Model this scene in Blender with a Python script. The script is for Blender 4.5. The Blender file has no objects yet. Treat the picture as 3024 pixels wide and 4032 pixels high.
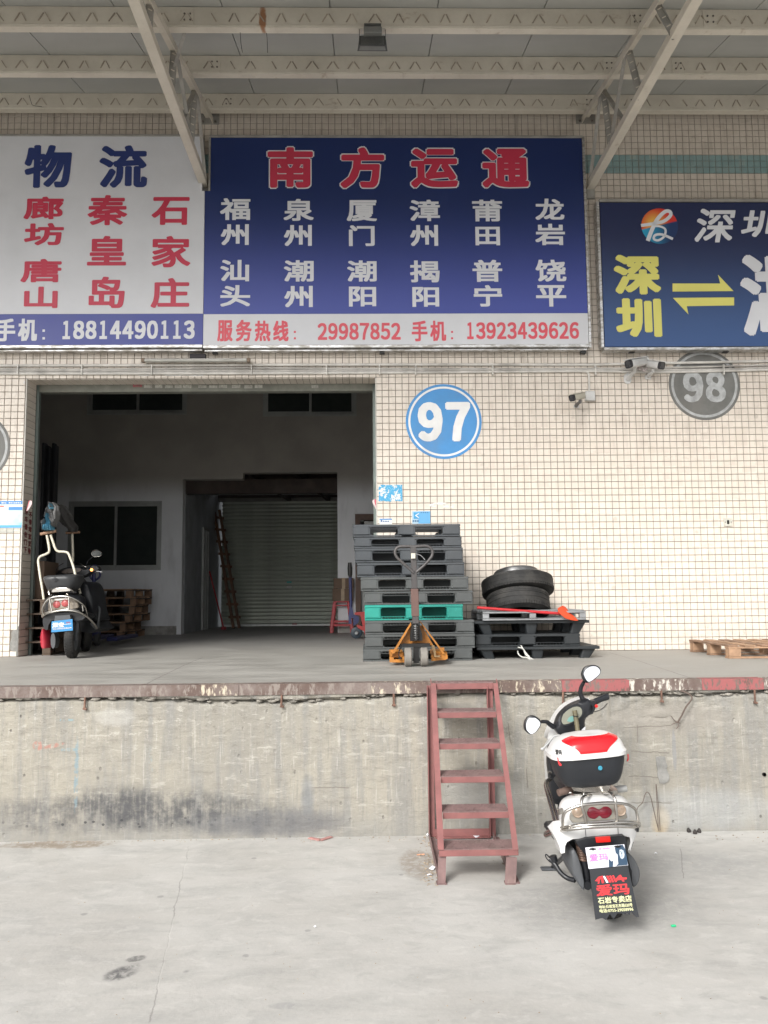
import bpy, bmesh, math, random
from mathutils import Vector, Matrix, noise
R = math.radians
rnd = random.Random(7)
S = bpy.context.scene
COL = S.collection

# ------------------------------------------------------------------ camera
FPX, CX, CY = 3300.0, 1512.0, 2016.0          # focal length and centre, in pixels of the 3024 x 4032 photograph
CAM = Vector((0, -9.0, 1.7))
psi, th, rho = .02, .099, .0093
fw = Vector((math.sin(psi)*math.cos(th), math.cos(psi)*math.cos(th), math.sin(th)))
r0 = Vector((math.cos(psi), -math.sin(psi), 0)); u0 = r0.cross(fw)
rt = math.cos(rho)*r0 - math.sin(rho)*u0; up = math.sin(rho)*r0 + math.cos(rho)*u0
cd = bpy.data.cameras.new('camera'); cam = bpy.data.objects.new('camera', cd); COL.objects.link(cam)
cd.sensor_fit = 'VERTICAL'; cd.sensor_height = 36; cd.lens = FPX/4032*36; cd.clip_end = 500; cd.clip_start = .05
cam.matrix_world = Matrix(((rt.x, up.x, -fw.x, CAM.x), (rt.y, up.y, -fw.y, CAM.y), (rt.z, up.z, -fw.z, CAM.z), (0, 0, 0, 1)))
S.camera = cam

# ------------------------------------------------------------------ light: overcast day
SUN_EL, SUN_ROT = R(36), R(209)
wd = bpy.data.worlds.new('World'); S.world = wd; wd.use_nodes = True
wt = wd.node_tree; bg = wt.nodes['Background']
sky = wt.nodes.new('ShaderNodeTexSky'); sky.sky_type = 'NISHITA'; sky.sun_disc = False
sky.sun_elevation = SUN_EL; sky.sun_rotation = SUN_ROT; sky.dust_density = 4; sky.ozone_density = 1; sky.air_density = 1
hs = wt.nodes.new('ShaderNodeHueSaturation'); hs.inputs['Saturation'].default_value = .12   # a grey, clouded sky
wt.links.new(sky.outputs[0], hs.inputs['Color']); wt.links.new(hs.outputs[0], bg.inputs[0])
bg.inputs[1].default_value = .115
ld = bpy.data.lights.new('sun', 'SUN'); ld.energy = 1.5; ld.angle = R(17); ld.color = (1, .97, .92)
sun = bpy.data.objects.new('sun', ld); COL.objects.link(sun)
sd = Vector((math.sin(SUN_ROT)*math.cos(SUN_EL), math.cos(SUN_ROT)*math.cos(SUN_EL), math.sin(SUN_EL)))
sun.rotation_euler = sd.to_track_quat('Z', 'Y').to_euler()
S.view_settings.view_transform = 'Standard'; S.view_settings.look = 'None'
S.view_settings.gamma = 1; S.view_settings.use_curve_mapping = False
S.view_settings.exposure = 0.9
S.render.engine = 'CYCLES'; S.cycles.use_denoising = True
S.cycles.max_bounces = 14; S.cycles.diffuse_bounces = 10

# ------------------------------------------------------------------ survey: where a sight line meets a real plane
def ray(px, py): return fw + (px-CX)/FPX*rt - (py-CY)/FPX*up
def P(px, py, y):
    d = ray(px, py); return CAM + d*((y-CAM.y)/d.y)
def PZ(px, py, z):
    d = ray(px, py); return CAM + d*((z-CAM.z)/d.z)
def PX(px, py, x):
    d = ray(px, py); return CAM + d*((x-CAM.x)/d.x)

# ------------------------------------------------------------------ materials
class N:
    def __init__(s, name):
        s.m = bpy.data.materials.new(name); s.m.use_nodes = True; s.t = s.m.node_tree
        s.b = s.t.nodes['Principled BSDF']
    def n(s, k, **kw):
        x = s.t.nodes.new('ShaderNode'+k)
        for a, v in kw.items(): setattr(x, a, v)
        return x
    def put(s, sock, v):
        if hasattr(v, 'is_output') or isinstance(v, bpy.types.NodeSocket): s.t.links.new(v, sock)
        else:
            if isinstance(v, (tuple, list)) and len(v) == 3 and sock.type == 'RGBA': v = (*v, 1)
            sock.default_value = v
    def pos(s): return s.n('NewGeometry').outputs['Position']
    def obj(s): return s.n('TexCoord').outputs['Object']
    def mul(s, v, k):
        x = s.n('VectorMath', operation='MULTIPLY'); s.put(x.inputs[0], v); x.inputs[1].default_value = k; return x.outputs[0]
    def sep(s, v):
        x = s.n('SeparateXYZ'); s.put(x.inputs[0], v); return x.outputs
    def noise(s, v, sc, det=4, rough=.55, dist=0):
        x = s.n('TexNoise'); s.put(x.inputs['Vector'], v); x.inputs['Scale'].default_value = sc
        x.inputs['Detail'].default_value = det; x.inputs['Roughness'].default_value = rough; x.inputs['Distortion'].default_value = dist
        return x.outputs[0]
    def vor(s, v, sc, feat='F1'):
        x = s.n('TexVoronoi', feature=feat); s.put(x.inputs['Vector'], v); x.inputs['Scale'].default_value = sc; return x.outputs[0]
    def m_(s, op, a, b=0.0, c=None, clamp=False):
        x = s.n('Math', operation=op, use_clamp=clamp); s.put(x.inputs[0], a); s.put(x.inputs[1], b)
        if c is not None: s.put(x.inputs[2], c)
        return x.outputs[0]
    def rng(s, v, a, b, c=0., d=1.):
        x = s.n('MapRange', clamp=True); x.interpolation_type = 'SMOOTHSTEP'; s.put(x.inputs[0], v)
        for i, k in enumerate((a, b, c, d)): x.inputs[i+1].default_value = k
        return x.outputs[0]
    def mix(s, f, a, b, mode='MIX'):
        x = s.n('Mix', data_type='RGBA', blend_type=mode); s.put(x.inputs[0], f); s.put(x.inputs[6], a); s.put(x.inputs[7], b); return x.outputs[2]
    def blob(s, p, cx, cy, rx, ry, ax=(0, 1), soft=.5, wob=None, rot=0):
        o = s.sep(p); a = s.m_('SUBTRACT', o[ax[0]], cx); b = s.m_('SUBTRACT', o[ax[1]], cy)
        if rot:
            ca, sa = math.cos(rot), math.sin(rot)
            a2 = s.m_('ADD', s.m_('MULTIPLY', a, ca), s.m_('MULTIPLY', b, sa)); b = s.m_('SUBTRACT', s.m_('MULTIPLY', b, ca), s.m_('MULTIPLY', a, sa)); a = a2
        a = s.m_('MULTIPLY', a, 1/rx); b = s.m_('MULTIPLY', b, 1/ry)
        d = s.m_('ADD', s.m_('MULTIPLY', a, a), s.m_('MULTIPLY', b, b))
        if wob is not None: d = s.m_('ADD', d, s.m_('MULTIPLY', s.m_('SUBTRACT', wob, .5), 2.2))
        return s.rng(d, 1+soft, 1-soft)
    def line(s, p, a, b, w, wob=None, amp=.02, ax=(0, 1)):
        "thin mark along the segment a-b"
        dx, dy = b[0]-a[0], b[1]-a[1]; L = math.hypot(dx, dy); dx /= L; dy /= L
        o = s.sep(p); x = s.m_('SUBTRACT', o[ax[0]], a[0]); y = s.m_('SUBTRACT', o[ax[1]], a[1])
        t = s.m_('ADD', s.m_('MULTIPLY', x, dx), s.m_('MULTIPLY', y, dy))
        n = s.m_('SUBTRACT', s.m_('MULTIPLY', x, dy), s.m_('MULTIPLY', y, dx))
        if wob is not None: n = s.m_('ADD', n, s.m_('MULTIPLY', s.m_('SUBTRACT', wob, .5), amp))
        k = s.rng(s.m_('ABSOLUTE', n), w, w*.3)
        return s.m_('MULTIPLY', k, s.m_('MULTIPLY', s.rng(t, 0, .02), s.rng(t, L, L-.02)))
    def bump(s, h, st=.3, d=.01):
        x = s.n('Bump'); x.inputs['Strength'].default_value = st; x.inputs['Distance'].default_value = d
        s.put(x.inputs['Height'], h); s.put(s.b.inputs['Normal'], x.outputs[0])
    def out(s, col, rough=.7, metal=0., spec=None):
        s.put(s.b.inputs['Base Color'], col); s.put(s.b.inputs['Roughness'], rough); s.put(s.b.inputs['Metallic'], metal)
        if spec is not None: s.b.inputs['Specular IOR Level'].default_value = spec
        return s.m

def simple(name, col, rough=.6, metal=0., var=.15, sc=6., dirt=.25, dcol=(.16, .14, .12), bump=.1, bsc=60, spec=None, wear=0, wcol=(.5, .5, .5)):
    "one coat of a colour with grain, grime and scuffs of its own"
    k = N(name); p = k.obj()
    a = k.noise(p, sc, 6, .6); g = k.noise(p, sc*.35, 3)
    c = k.mix(k.rng(a, .3, .7), tuple(x*(1-var) for x in col), tuple(min(1, x*(1+var)) for x in col))
    c = k.mix(k.m_('MULTIPLY', k.rng(g, .48, .75), dirt), c, dcol)
    if wear:
        w = k.noise(k.mul(p, (1, 1, .5)), sc*5, 5, .7); c = k.mix(k.m_('MULTIPLY', k.rng(w, .62, .68), wear), c, wcol)
    if bump: k.bump(k.noise(p, bsc, 4), bump, .004)
    return k.out(c, k.rng(a, .2, .8, rough*.85, min(1, rough*1.15)), metal, spec)

# ------------------------------------------------------------------ mesh building
ORG = {}
def tag(o, label=None, cat=None, group=None, kind=None):
    for k, v in (('label', label), ('category', cat), ('group', group), ('kind', kind)):
        if v: o[k] = v
    return o
def thing(name, loc, label, cat, group=None, kind=None):
    o = bpy.data.objects.new(name, None); o.empty_display_size = .1; COL.objects.link(o); o.location = loc
    ORG[o.name] = Vector(loc); return tag(o, label, cat, group, kind)
def catmull(pts, n=6):
    pts = [Vector(p) for p in pts]; out = []
    for i in range(len(pts)-1):
        a, b, c, d = pts[max(i-1, 0)], pts[i], pts[i+1], pts[min(i+2, len(pts)-1)]
        for k in range(n):
            t = k/n; out.append(.5*((2*b)+(-a+c)*t+(2*a-5*b+4*c-d)*t*t+(-a+3*b-3*c+d)*t**3))
    return out+[pts[-1]]
class MB:
    def __init__(s): s.v = []; s.f = []; s.fm = []; s.mi = 0
    def add(s, vs, fs):
        b = len(s.v); s.v += [tuple(v) for v in vs]
        for f in fs: s.f.append(tuple(b+i for i in f)); s.fm.append(s.mi)
        return s
    def box(s, c, d, ch=0., rot=None):
        c = Vector(c); h = Vector(d)/2; M = rot.to_matrix() if rot is not None and hasattr(rot, 'to_matrix') else rot
        T = (lambda v: c+M@v) if M is not None else (lambda v: c+v)
        if not ch:
            vs = [T(Vector((x*h.x, y*h.y, z*h.z))) for x in (-1, 1) for y in (-1, 1) for z in (-1, 1)]
            return s.add(vs, [(0, 1, 3, 2), (4, 6, 7, 5), (0, 4, 5, 1), (2, 3, 7, 6), (0, 2, 6, 4), (1, 5, 7, 3)])
        vs = []; ix = {}
        for x in (-1, 1):
            for y in (-1, 1):
                for z in (-1, 1):
                    for a in range(3):
                        q = [x*(h.x-ch), y*(h.y-ch), z*(h.z-ch)]; q[a] = (x, y, z)[a]*h[a]
                        ix[(x, y, z, a)] = len(vs); vs.append(T(Vector(q)))
        fs = []
        for a in range(3):
            b, c2 = (a+1) % 3, (a+2) % 3
            for sg in (-1, 1):
                loop = []
                for (p, q) in ((-1, -1), (1, -1), (1, 1), (-1, 1)):
                    k = [0, 0, 0]; k[a] = sg; k[b] = p; k[c2] = q; loop.append(ix[(*k, a)])
                fs.append(loop if sg > 0 else loop[::-1])
            for p in (-1, 1):
                for q in (-1, 1):   # edge along a
                    k0 = [0]*3; k1 = [0]*3; k0[a] = -1; k1[a] = 1
                    for k in (k0, k1): k[b] = p; k[c2] = q
                    f = [ix[(*k0, b)], ix[(*k1, b)], ix[(*k1, c2)], ix[(*k0, c2)]]
                    fs.append(f if p*q < 0 else f[::-1])
        for x in (-1, 1):
            for y in (-1, 1):
                for z in (-1, 1):
                    f = [ix[(x, y, z, a)] for a in range(3)]; fs.append(f if x*y*z > 0 else f[::-1])
        return s.add(vs, fs)
    def bar(s, p, q, w, h, upv=(0, 0, 1), ch=0.):
        p, q = Vector(p), Vector(q); z = (q-p); L = z.length; z.normalize(); u = Vector(upv)
        x = u.cross(z)
        if x.length < 1e-4: x = Vector((1, 0, 0)).cross(z)
        x.normalize(); y = z.cross(x); M = Matrix((x, y, z)).transposed()
        return s.box((p+q)/2, (w, h, L), ch, M)
    def tube(s, pts, r, n=8, cap=True):
        pts = [Vector(p) for p in pts]; m = len(pts); rs = [r]*m
        if isinstance(r, (list, tuple)):
            q = [i*(len(r)-1)/(m-1) for i in range(m)]; rs = [r[int(t)]+(r[min(int(t)+1, len(r)-1)]-r[int(t)])*(t-int(t)) for t in q]
        t0 = (pts[1]-pts[0]).normalized(); x = t0.orthogonal().normalized(); vs = []; pt = t0
        for i, p in enumerate(pts):
            t = (pts[min(i+1, m-1)]-pts[max(i-1, 0)]).normalized()
            q = pt.rotation_difference(t); x = (q@x).normalized(); pt = t; y = t.cross(x)
            vs += [p+rs[i]*(math.cos(2*math.pi*k/n)*x+math.sin(2*math.pi*k/n)*y) for k in range(n)]
        fs = [(i*n+k, i*n+(k+1) % n, (i+1)*n+(k+1) % n, (i+1)*n+k) for i in range(m-1) for k in range(n)]
        if cap: fs += [tuple(range(n))[::-1], tuple((m-1)*n+k for k in range(n))]
        return s.add(vs, fs)
    def rings(s, rg, cap=True, closed=True):
        n = len(rg[0]); vs = [v for r in rg for v in r]; m = len(rg)
        fs = [(i*n+k, i*n+(k+1) % n, (i+1)*n+(k+1) % n, (i+1)*n+k) for i in range(m-1) for k in range(n if closed else n-1)]
        if cap: fs += [tuple(range(n))[::-1], tuple((m-1)*n+k for k in range(n))]
        return s.add(vs, fs)
    def lathe(s, prof, c, axis, n=24, cap=False):
        "prof: (radius, offset along the axis)"
        a = Vector(axis).normalized(); x = a.orthogonal().normalized(); y = a.cross(x); c = Vector(c)
        return s.rings([[c+a*h+r*(math.cos(2*math.pi*k/n)*x+math.sin(2*math.pi*k/n)*y) for k in range(n)] for r, h in prof], cap)
    def prism(s, poly, d):
        poly = [Vector(p) for p in poly]; d = Vector(d); n = len(poly)
        return s.add(poly+[p+d for p in poly], [tuple(range(n))[::-1], tuple(range(n, 2*n))]+[(k, (k+1) % n, n+(k+1) % n, n+k) for k in range(n)])
    def grid(s, fn, nu, nv):
        vs = [fn(i/nu, j/nv) for j in range(nv+1) for i in range(nu+1)]; w = nu+1
        return s.add(vs, [(j*w+i, j*w+i+1, (j+1)*w+i+1, (j+1)*w+i) for j in range(nv) for i in range(nu)])
    def mesh(s, name, mats, org, smooth=None, fix=True):
        me = bpy.data.meshes.new(name)
        me.from_pydata([(v[0]-org[0], v[1]-org[1], v[2]-org[2]) for v in s.v], [], s.f)
        for m in mats: me.materials.append(m)
        if len(mats) > 1: me.polygons.foreach_set('material_index', s.fm)
        if fix:
            bm = bmesh.new(); bm.from_mesh(me); bmesh.ops.recalc_face_normals(bm, faces=bm.faces); bm.to_mesh(me); bm.free()
        if smooth:
            me.polygons.foreach_set('use_smooth', [True]*len(me.polygons)); me.set_sharp_from_angle(angle=R(smooth))
        me.update(); return me
    def obj(s, name, mats, parent=None, smooth=None, label=None, fix=True, kind=None):
        if not isinstance(mats, (list, tuple)): mats = [mats]
        org = ORG[parent.name] if parent is not None else Vector((0, 0, 0))
        o = bpy.data.objects.new(name, s.mesh(name, mats, org, smooth, fix)); COL.objects.link(o)
        if parent is not None: o.parent = parent
        ORG[o.name] = org.copy()
        return tag(o, label, kind=kind)
def solo(name, mb, mats, loc, label, cat, group=None, smooth=None, kind=None):
    "a thing that is one mesh, its origin at loc"
    if not isinstance(mats, (list, tuple)): mats = [mats]
    o = bpy.data.objects.new(name, mb.mesh(name, mats, Vector(loc), smooth)); COL.objects.link(o); o.location = loc
    ORG[o.name] = Vector(loc); return tag(o, label, cat, group, kind)
def copy_tree(o, parent=None, loc=None, rotz=None):
    c = o.copy(); COL.objects.link(c); c.parent = parent
    ORG[c.name] = ORG[o.name]
    for ch in o.children: copy_tree(ch, c)
    if loc is not None: c.location = loc
    if rotz is not None: c.rotation_euler.z = rotz
    return c
def rrect(w, h, r, n=4):
    out = []
    for sx, sy, a in ((1, 1, 0), (-1, 1, 90), (-1, -1, 180), (1, -1, 270)):
        for k in range(n+1):
            t = R(a+90*k/n); out.append((sx*(w/2-r)+r*math.cos(t), sy*(h/2-r)+r*math.sin(t)))
    return out
def sring(y, L, Rr, T, B, n=24, ex=3.):
    "superellipse ring whose left, right, top and bottom are seen at those photo pixels at depth y"
    m = (T+B)/2; c = (L+Rr)/2; a, b = P(L, m, y), P(Rr, m, y); t, d = P(c, T, y), P(c, B, y)
    o = (a+b)/2; o.z = (t.z+d.z)/2; hx = (b.x-a.x)/2; hz = (t.z-d.z)/2; out = []
    for k in range(n):
        q = 2*math.pi*k/n; cc, ss = math.cos(q), math.sin(q)
        out.append(Vector((o.x+hx*math.copysign(abs(cc)**(2/ex), cc), y, o.z+hz*math.copysign(abs(ss)**(2/ex), ss))))
    return out

# ------------------------------------------------------------------ lettering: outlines of the built-in fonts, turned into thin flat shapes
GL = {}
def load_glyphs(strs):
    obs = []
    for t in dict.fromkeys(strs):
        c = bpy.data.curves.new('glyph', 'FONT'); c.body = t; c.resolution_u = 3
        o = bpy.data.objects.new('glyph', c); COL.objects.link(o); obs.append((t, o))
    bpy.context.view_layer.update(); dg = bpy.context.evaluated_depsgraph_get()
    for t, o in obs:
        me = bpy.data.meshes.new_from_object(o.evaluated_get(dg))
        vs = [(v.co.x, v.co.y) for v in me.vertices]; fs = [tuple(p.vertices) for p in me.polygons]
        xs = [v[0] for v in vs]; ys = [v[1] for v in vs]; GL[t] = (vs, fs, min(xs), max(xs), min(ys), max(ys))
        bpy.data.meshes.remove(me); c = o.data; bpy.data.objects.remove(o); bpy.data.curves.remove(c)
def glyph(mb, t, org, ux, uz, w, h, nrm, bx=0., bz=0., step=.0001, shear=0.):
    if len(t) > 1 and t.isdigit():
        n = len(t); pw = w/(n-.1)
        for i, ch in enumerate(t):
            k = .62 if ch == '1' else .9; glyph(mb, ch, org+ux*(pw*(i+.45-k/2)), ux, uz, pw*k, h, nrm, bx, bz, step, shear)
        return
    if t.isdigit(): t = chr(ord(t)+0xFEE0)
    return glyph1(mb, t, org, ux, uz, w, h, nrm, bx, bz, step, shear)
def glyph1(mb, t, org, ux, uz, w, h, nrm, bx=0., bz=0., step=.0001, shear=0.):
    """flat text t with its ink filling the w x h box whose lower left is org; ux, uz unit axes; nrm towards the viewer;
    bx, bz: how much the strokes are thickened each way"""
    vs, fs, x0, x1, y0, y1 = GL[t]; sx = (w-2*bx)/(x1-x0); sz = (h-2*bz)/(y1-y0)
    q5 = (-1, -.5, 0, .5, 1)
    sh = [(0, 0)] if not (bx or bz) else [(0, 0)]+[(u*bx, v*bz) for u in (-1, 0, 1) for v in (-1, 0, 1) if u or v] if bx <= .010 else [(0, 0)]+[(u*bx, v*bz) for u in q5 for v in q5 if (u or v) and not (abs(u) == abs(v) == 1)]
    for i, (dx, dz) in enumerate(sh):
        o = org+nrm*(step*i)
        mb.add([o+ux*(bx+dx+(x-x0)*sx+shear*(y-y0)*sz)+uz*(bz+dz+(y-y0)*sz) for x, y in vs], fs)
def glyph_px(mb, t, box, y, bx=0., bz=0., shear=0., sc=1., o=(0, 0)):
    "text on a plane y = const facing the street, its ink box given in photo pixels (left, top, right, bottom)"
    L, T, Rr, B = [v/sc for v in box]; L += o[0]; Rr += o[0]; T += o[1]; B += o[1]
    a = P(L, (T+B)/2, y); b = P(Rr, (T+B)/2, y); t1 = P((L+Rr)/2, T, y); t0 = P((L+Rr)/2, B, y)
    glyph(mb, t, Vector((a.x, y, t0.z)), Vector((1, 0, 0)), Vector((0, 0, 1)), b.x-a.x, t1.z-t0.z, Vector((0, -1, 0)), bx, bz, shear=shear)
STR = list('物流廊坊唐山秦皇岛石家庄手机南方运通福州汕头泉潮厦门阳漳揭莆田普宁龙岩饶平服务热线深圳湖：爱玛专卖店地址宝东路号电话一网祝监管信息化')+ \
    ['18814449', '18814490113', '29987852', '13923439626', '97', '98', '520', '0755-29058996', '地址:石岩宝石东路520号', '电话:0755-29058996', '石岩专卖店', '爱玛', '深宝', '62737155', 'A', '禁止停车', '车辆请停放在门下', '不得堵放货物', '车行']
STR += list('０１２３４５６７８９')
load_glyphs(STR)
# ================================================================== THE SETTING
ZD, YD, YP, YS = 1.09, -2.86, 4.95, 8.4        # dock floor, dock face, partition, inner shutter
def Wx(px, py=2000, y=0.): return P(px, py, y).x
def Wz(py, px=1500, y=0.): return P(px, py, y).z

# --- yard
k = N('yard_concrete'); p = k.pos()
big = k.noise(p, .9, 5, .6); mid = k.noise(k.mul(p, (1, 2.2, 1)), 2.4, 6, .62, .4); fine = k.noise(p, 38, 5, .7); wob = k.noise(p, 9, 7, .75)
c = k.mix(k.rng(big, .32, .7), (.395, .382, .36), (.475, .466, .446))
c = k.mix(k.m_('MULTIPLY', k.rng(mid, .42, .72), .5), c, (.29, .285, .275))
c = k.mix(k.m_('MULTIPLY', k.rng(fine, .35, .75), .3), c, (.48, .47, .44))
m2 = k.noise(k.mul(p, (1, 1.6, 1)), 6.5, 7, .68, .6); c = k.mix(k.m_('MULTIPLY', k.rng(m2, .54, .66), .33), c, (.30, .295, .28)); c = k.mix(k.m_('MULTIPLY', k.rng(m2, .46, .36), .30), c, (.56, .55, .52))
spots = k.rng(k.m_('ADD', k.vor(p, 2.6), k.m_('MULTIPLY', k.noise(p, 30, 3), .05)), .085, .06)
c = k.mix(k.m_('MULTIPLY', spots, .45), c, (.17, .17, .17))
tiny = k.rng(k.vor(p, 11), .075, .055); c = k.mix(k.m_('MULTIPLY', tiny, k.m_('MULTIPLY', k.rng(big, .45, .6), .4)), c, (.2, .19, .18))
def gpt(a, b): v = PZ(a, b, 0); return (v.x, v.y)
def gblob(c, px, py, rx, ry, col, f, rot=0, soft=.5):
    x, y = gpt(px, py); return k.mix(k.m_('MULTIPLY', k.m_('MULTIPLY', k.blob(p, x, y, rx, ry, (0, 1), soft, wob, rot), brk_), f), c, col)
brk_ = k.rng(k.noise(p, 16, 6, .75, .8), .38, .56, .25, 1)
c = gblob(c, 480, 3830, .055, .085, (.06, .06, .065), .85, -.5, .8); c = gblob(c, 535, 3775, .045, .03, (.09, .09, .09), .75, .5)
c = gblob(c, 250, 3325, .34, .10, (.22, .17, .12), .75); c = gblob(c, 820, 3292, .5, .05, (.27, .21, .15), .6)
c = gblob(c, 1650, 3400, .12, .28, (.25, .21, .17), .7); c = gblob(c, 1950, 3300, .5, .1, (.24, .23, .22), .5, 0, .9)
c = gblob(c, 2350, 3560, .55, .35, (.27, .27, .265), .55, 0, .95); c = gblob(c, 2750, 3400, .5, .3, (.30, .30, .295), .5, 0, .95)  # soft shadow below and right of the scooter, painted into the concrete
c = gblob(c, 1120, 3960, .07, .03, (.25, .25, .25), .5); c = gblob(c, 60, 3330, .3, .05, (.24, .2, .16), .6)
cr = k.line(p, gpt(745, 3330), gpt(590, 4030), .0055, k.noise(p, 7, 5, .7), .05)
c = k.mix(k.m_('MULTIPLY', cr, k.m_('MULTIPLY', k.rng(k.noise(p, 2.5, 3), .4, .62), .55)), c, (.2, .19, .18))
cr2 = k.line(p, gpt(2680, 3340), gpt(2690, 3460), .005, k.noise(p, 6, 4), .04); c = k.mix(k.m_('MULTIPLY', cr2, .6), c, (.2, .19, .18))
k.bump(k.m_('SUBTRACT', k.m_('ADD', fine, k.m_('MULTIPLY', mid, .6)), k.m_('ADD', k.m_('MULTIPLY', cr, .3), k.m_('MULTIPLY', spots, .15))), .35, .006)
YARD = k.out(c, k.rng(mid, .3, .7, .75, .92))
g = MB(); g.grid(lambda u, v: Vector((-150+300*u, -170+172*v, 0)), 2, 2)
g.obj('ground', YARD, kind='structure')

# --- loading dock: slab, cracked face, steel edge
k = N('dock_slab_concrete'); p = k.pos()
a = k.noise(k.mul(p, (1, 2.5, 1)), 1.6, 6, .6, .3); f = k.noise(p, 45, 4, .7); wob = k.noise(p, 6, 4)
c = k.mix(k.rng(a, .3, .72), (.27, .26, .24), (.34, .33, .305)); c = k.mix(k.m_('MULTIPLY', k.rng(f, .4, .8), .25), c, (.4, .39, .36))
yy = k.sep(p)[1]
c = k.mix(k.m_('MULTIPLY', k.rng(yy, .1, 2.2), .35), c, (.2, .2, .205))                    # shade past the doorway painted into the floor colour
ln = k.line(p, tuple(PZ(545, 2696, ZD))[:2], tuple(PZ(800, 2588, ZD))[:2], .006, k.noise(p, 4, 3), .03)
ln2 = k.line(p, tuple(PZ(2400, 2570, ZD))[:2], tuple(PZ(2770, 2674, ZD))[:2], .006, k.noise(p, 4, 3), .02)
c = k.mix(k.m_('MULTIPLY', k.m_('MAXIMUM', ln, ln2), .7), c, (.1, .09, .08))
sc = k.rng(k.noise(k.mul(p, (.6, 5, 1)), 3, 5, .7), .62, .72); c = k.mix(k.m_('MULTIPLY', sc, .3), c, (.22, .21, .2))
k.bump(k.m_('SUBTRACT', f, k.m_('MAXIMUM', ln, ln2)), .25, .004)
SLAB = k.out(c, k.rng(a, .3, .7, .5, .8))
dock = thing('loading_dock', (0, YD, 0), 'long raised concrete loading dock with cracked stained face and steel edge', None, kind='structure')
ZE = 1.071      # the slab falls slightly towards its edge
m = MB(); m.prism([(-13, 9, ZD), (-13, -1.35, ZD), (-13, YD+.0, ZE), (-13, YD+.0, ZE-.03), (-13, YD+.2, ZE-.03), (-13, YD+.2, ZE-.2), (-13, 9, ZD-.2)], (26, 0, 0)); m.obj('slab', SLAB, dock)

k = N('dock_face_concrete'); p = k.pos(); o = k.sep(p)
big = k.noise(p, 1.3, 5, .6); ver = k.noise(k.mul(p, (6, 1, .6)), 2.2, 6, .65); hor = k.noise(k.mul(p, (1, 1, 5)), 5, 6, .7); fine = k.noise(p, 55, 5, .7); wob = k.noise(k.mul(p, (1.6, 1, .8)), 5, 5, .65)
c = k.mix(k.rng(big, .3, .7), (.262, .247, .215), (.335, .312, .26))
c = k.mix(k.m_('MULTIPLY', k.rng(ver, .42, .66), .75), c, (.225, .222, .21))
ver2 = k.noise(k.mul(p, (22, 1, 1.3)), 1.8, 6, .7); c = k.mix(k.m_('MULTIPLY', k.rng(ver2, .56, .68), .5), c, (.46, .445, .40)); c = k.mix(k.m_('MULTIPLY', k.rng(ver2, .44, .34), .5), c, (.2, .19, .17))
c = k.mix(k.m_('MULTIPLY', k.rng(hor, .56, .66), .5), c, (.2, .185, .16)); c = k.mix(k.m_('MULTIPLY', k.rng(hor, .42, .34), .45), c, (.47, .45, .40))
spall = k.noise(k.mul(p, (1, 1, 1.7)), 13, 6, .75); up_ = k.rng(o[2], .35, .85); c = k.mix(k.m_('MULTIPLY', k.m_('MULTIPLY', k.rng(spall, .57, .62), up_), .6), c, (.185, .17, .145)); c = k.mix(k.m_('MULTIPLY', k.m_('MULTIPLY', k.rng(spall, .42, .37), up_), .45), c, (.5, .48, .43))
c = k.mix(k.m_('MULTIPLY', k.rng(fine, .55, .75), .35), c, (.5, .48, .44))
gr = k.rng(k.noise(k.mul(p, (1.5, 1, .8)), 24, 5, .7), .47, .56)
def fbn(c, px, py, rx, rz, col, f, soft, rot, n_):
    v = P(px, py, YD); return k.mix(k.m_('MULTIPLY', k.m_('MULTIPLY', k.blob(p, v.x, v.z, rx, rz, (0, 2), soft, wob, rot), n_), f), c, col)
def fb(c, px, py, rx, rz, col, f, soft=.6, rot=0):
    v = P(px, py, YD); return k.mix(k.m_('MULTIPLY', k.blob(p, v.x, v.z, rx, rz, (0, 2), soft, wob, rot), f), c, col)
c = k.mix(k.m_('MULTIPLY', k.rng(k.m_('ADD', o[2], k.m_('MULTIPLY', wob, .25)), .42, .1), .45), c, (.23, .23, .22))
mott = k.rng(k.m_('ADD', k.m_('MULTIPLY', ver2, .5), k.m_('MULTIPLY', k.noise(p, 11, 6, .7), .75)), .45, .78)
c = fbn(c, 720, 3190, .85, .13, (.06, .062, .068), .85, .95, -.09, mott); c = fbn(c, 330, 3205, .75, .12, (.075, .075, .08), .75, .95, 0, mott)
dots = k.rng(k.m_('ADD', k.vor(k.mul(p, (1, 1, 1.2)), 17), k.m_('MULTIPLY', fine, .15)), .30, .22); v = P(600, 3238, YD); c = k.mix(k.m_('MULTIPLY', k.m_('MULTIPLY', dots, k.blob(p, v.x, v.z, 1.1, .035, (0, 2), .6, wob)), .8), c, (.04, .04, .045)); 
c = fb(c, 1060, 3240, .5, .09, (.13, .13, .135), .7, .9); c = fb(c, 1210, 3130, .05, .13, (.17, .18, .19), .7, .8)
c = fb(c, 455, 2825, .13, .055, (.42, .41, .38), .55, .9); c = fbn(c, 150, 2935, .035, .03, (.42, .16, .12), .6, .5, 0, gr); c = fbn(c, 215, 2935, .07, .015, (.42, .16, .12), .55, .6, .2, gr)
c = fbn(c, 300, 3050, .016, .24, (.16, .27, .33), .6, .7, 0, gr); c = fbn(c, 265, 2952, .07, .012, (.2, .32, .36), .6, .6, 0, gr); c = fbn(c, 260, 2835, .06, .01, (.2, .35, .4), .6, .6, 0, gr); c = fbn(c, 592, 3010, .02, .12, (.25, .33, .34), .5, .8, 0, gr)
c = fb(c, 2620, 2830, .42, .11, (.27, .25, .22), .7, .7); c = fb(c, 2600, 3230, .06, .1, (.5, .38, .22), .55, .8); c = fb(c, 1750, 2795, .25, .05, (.2, .19, .17), .8, .7)
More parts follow.
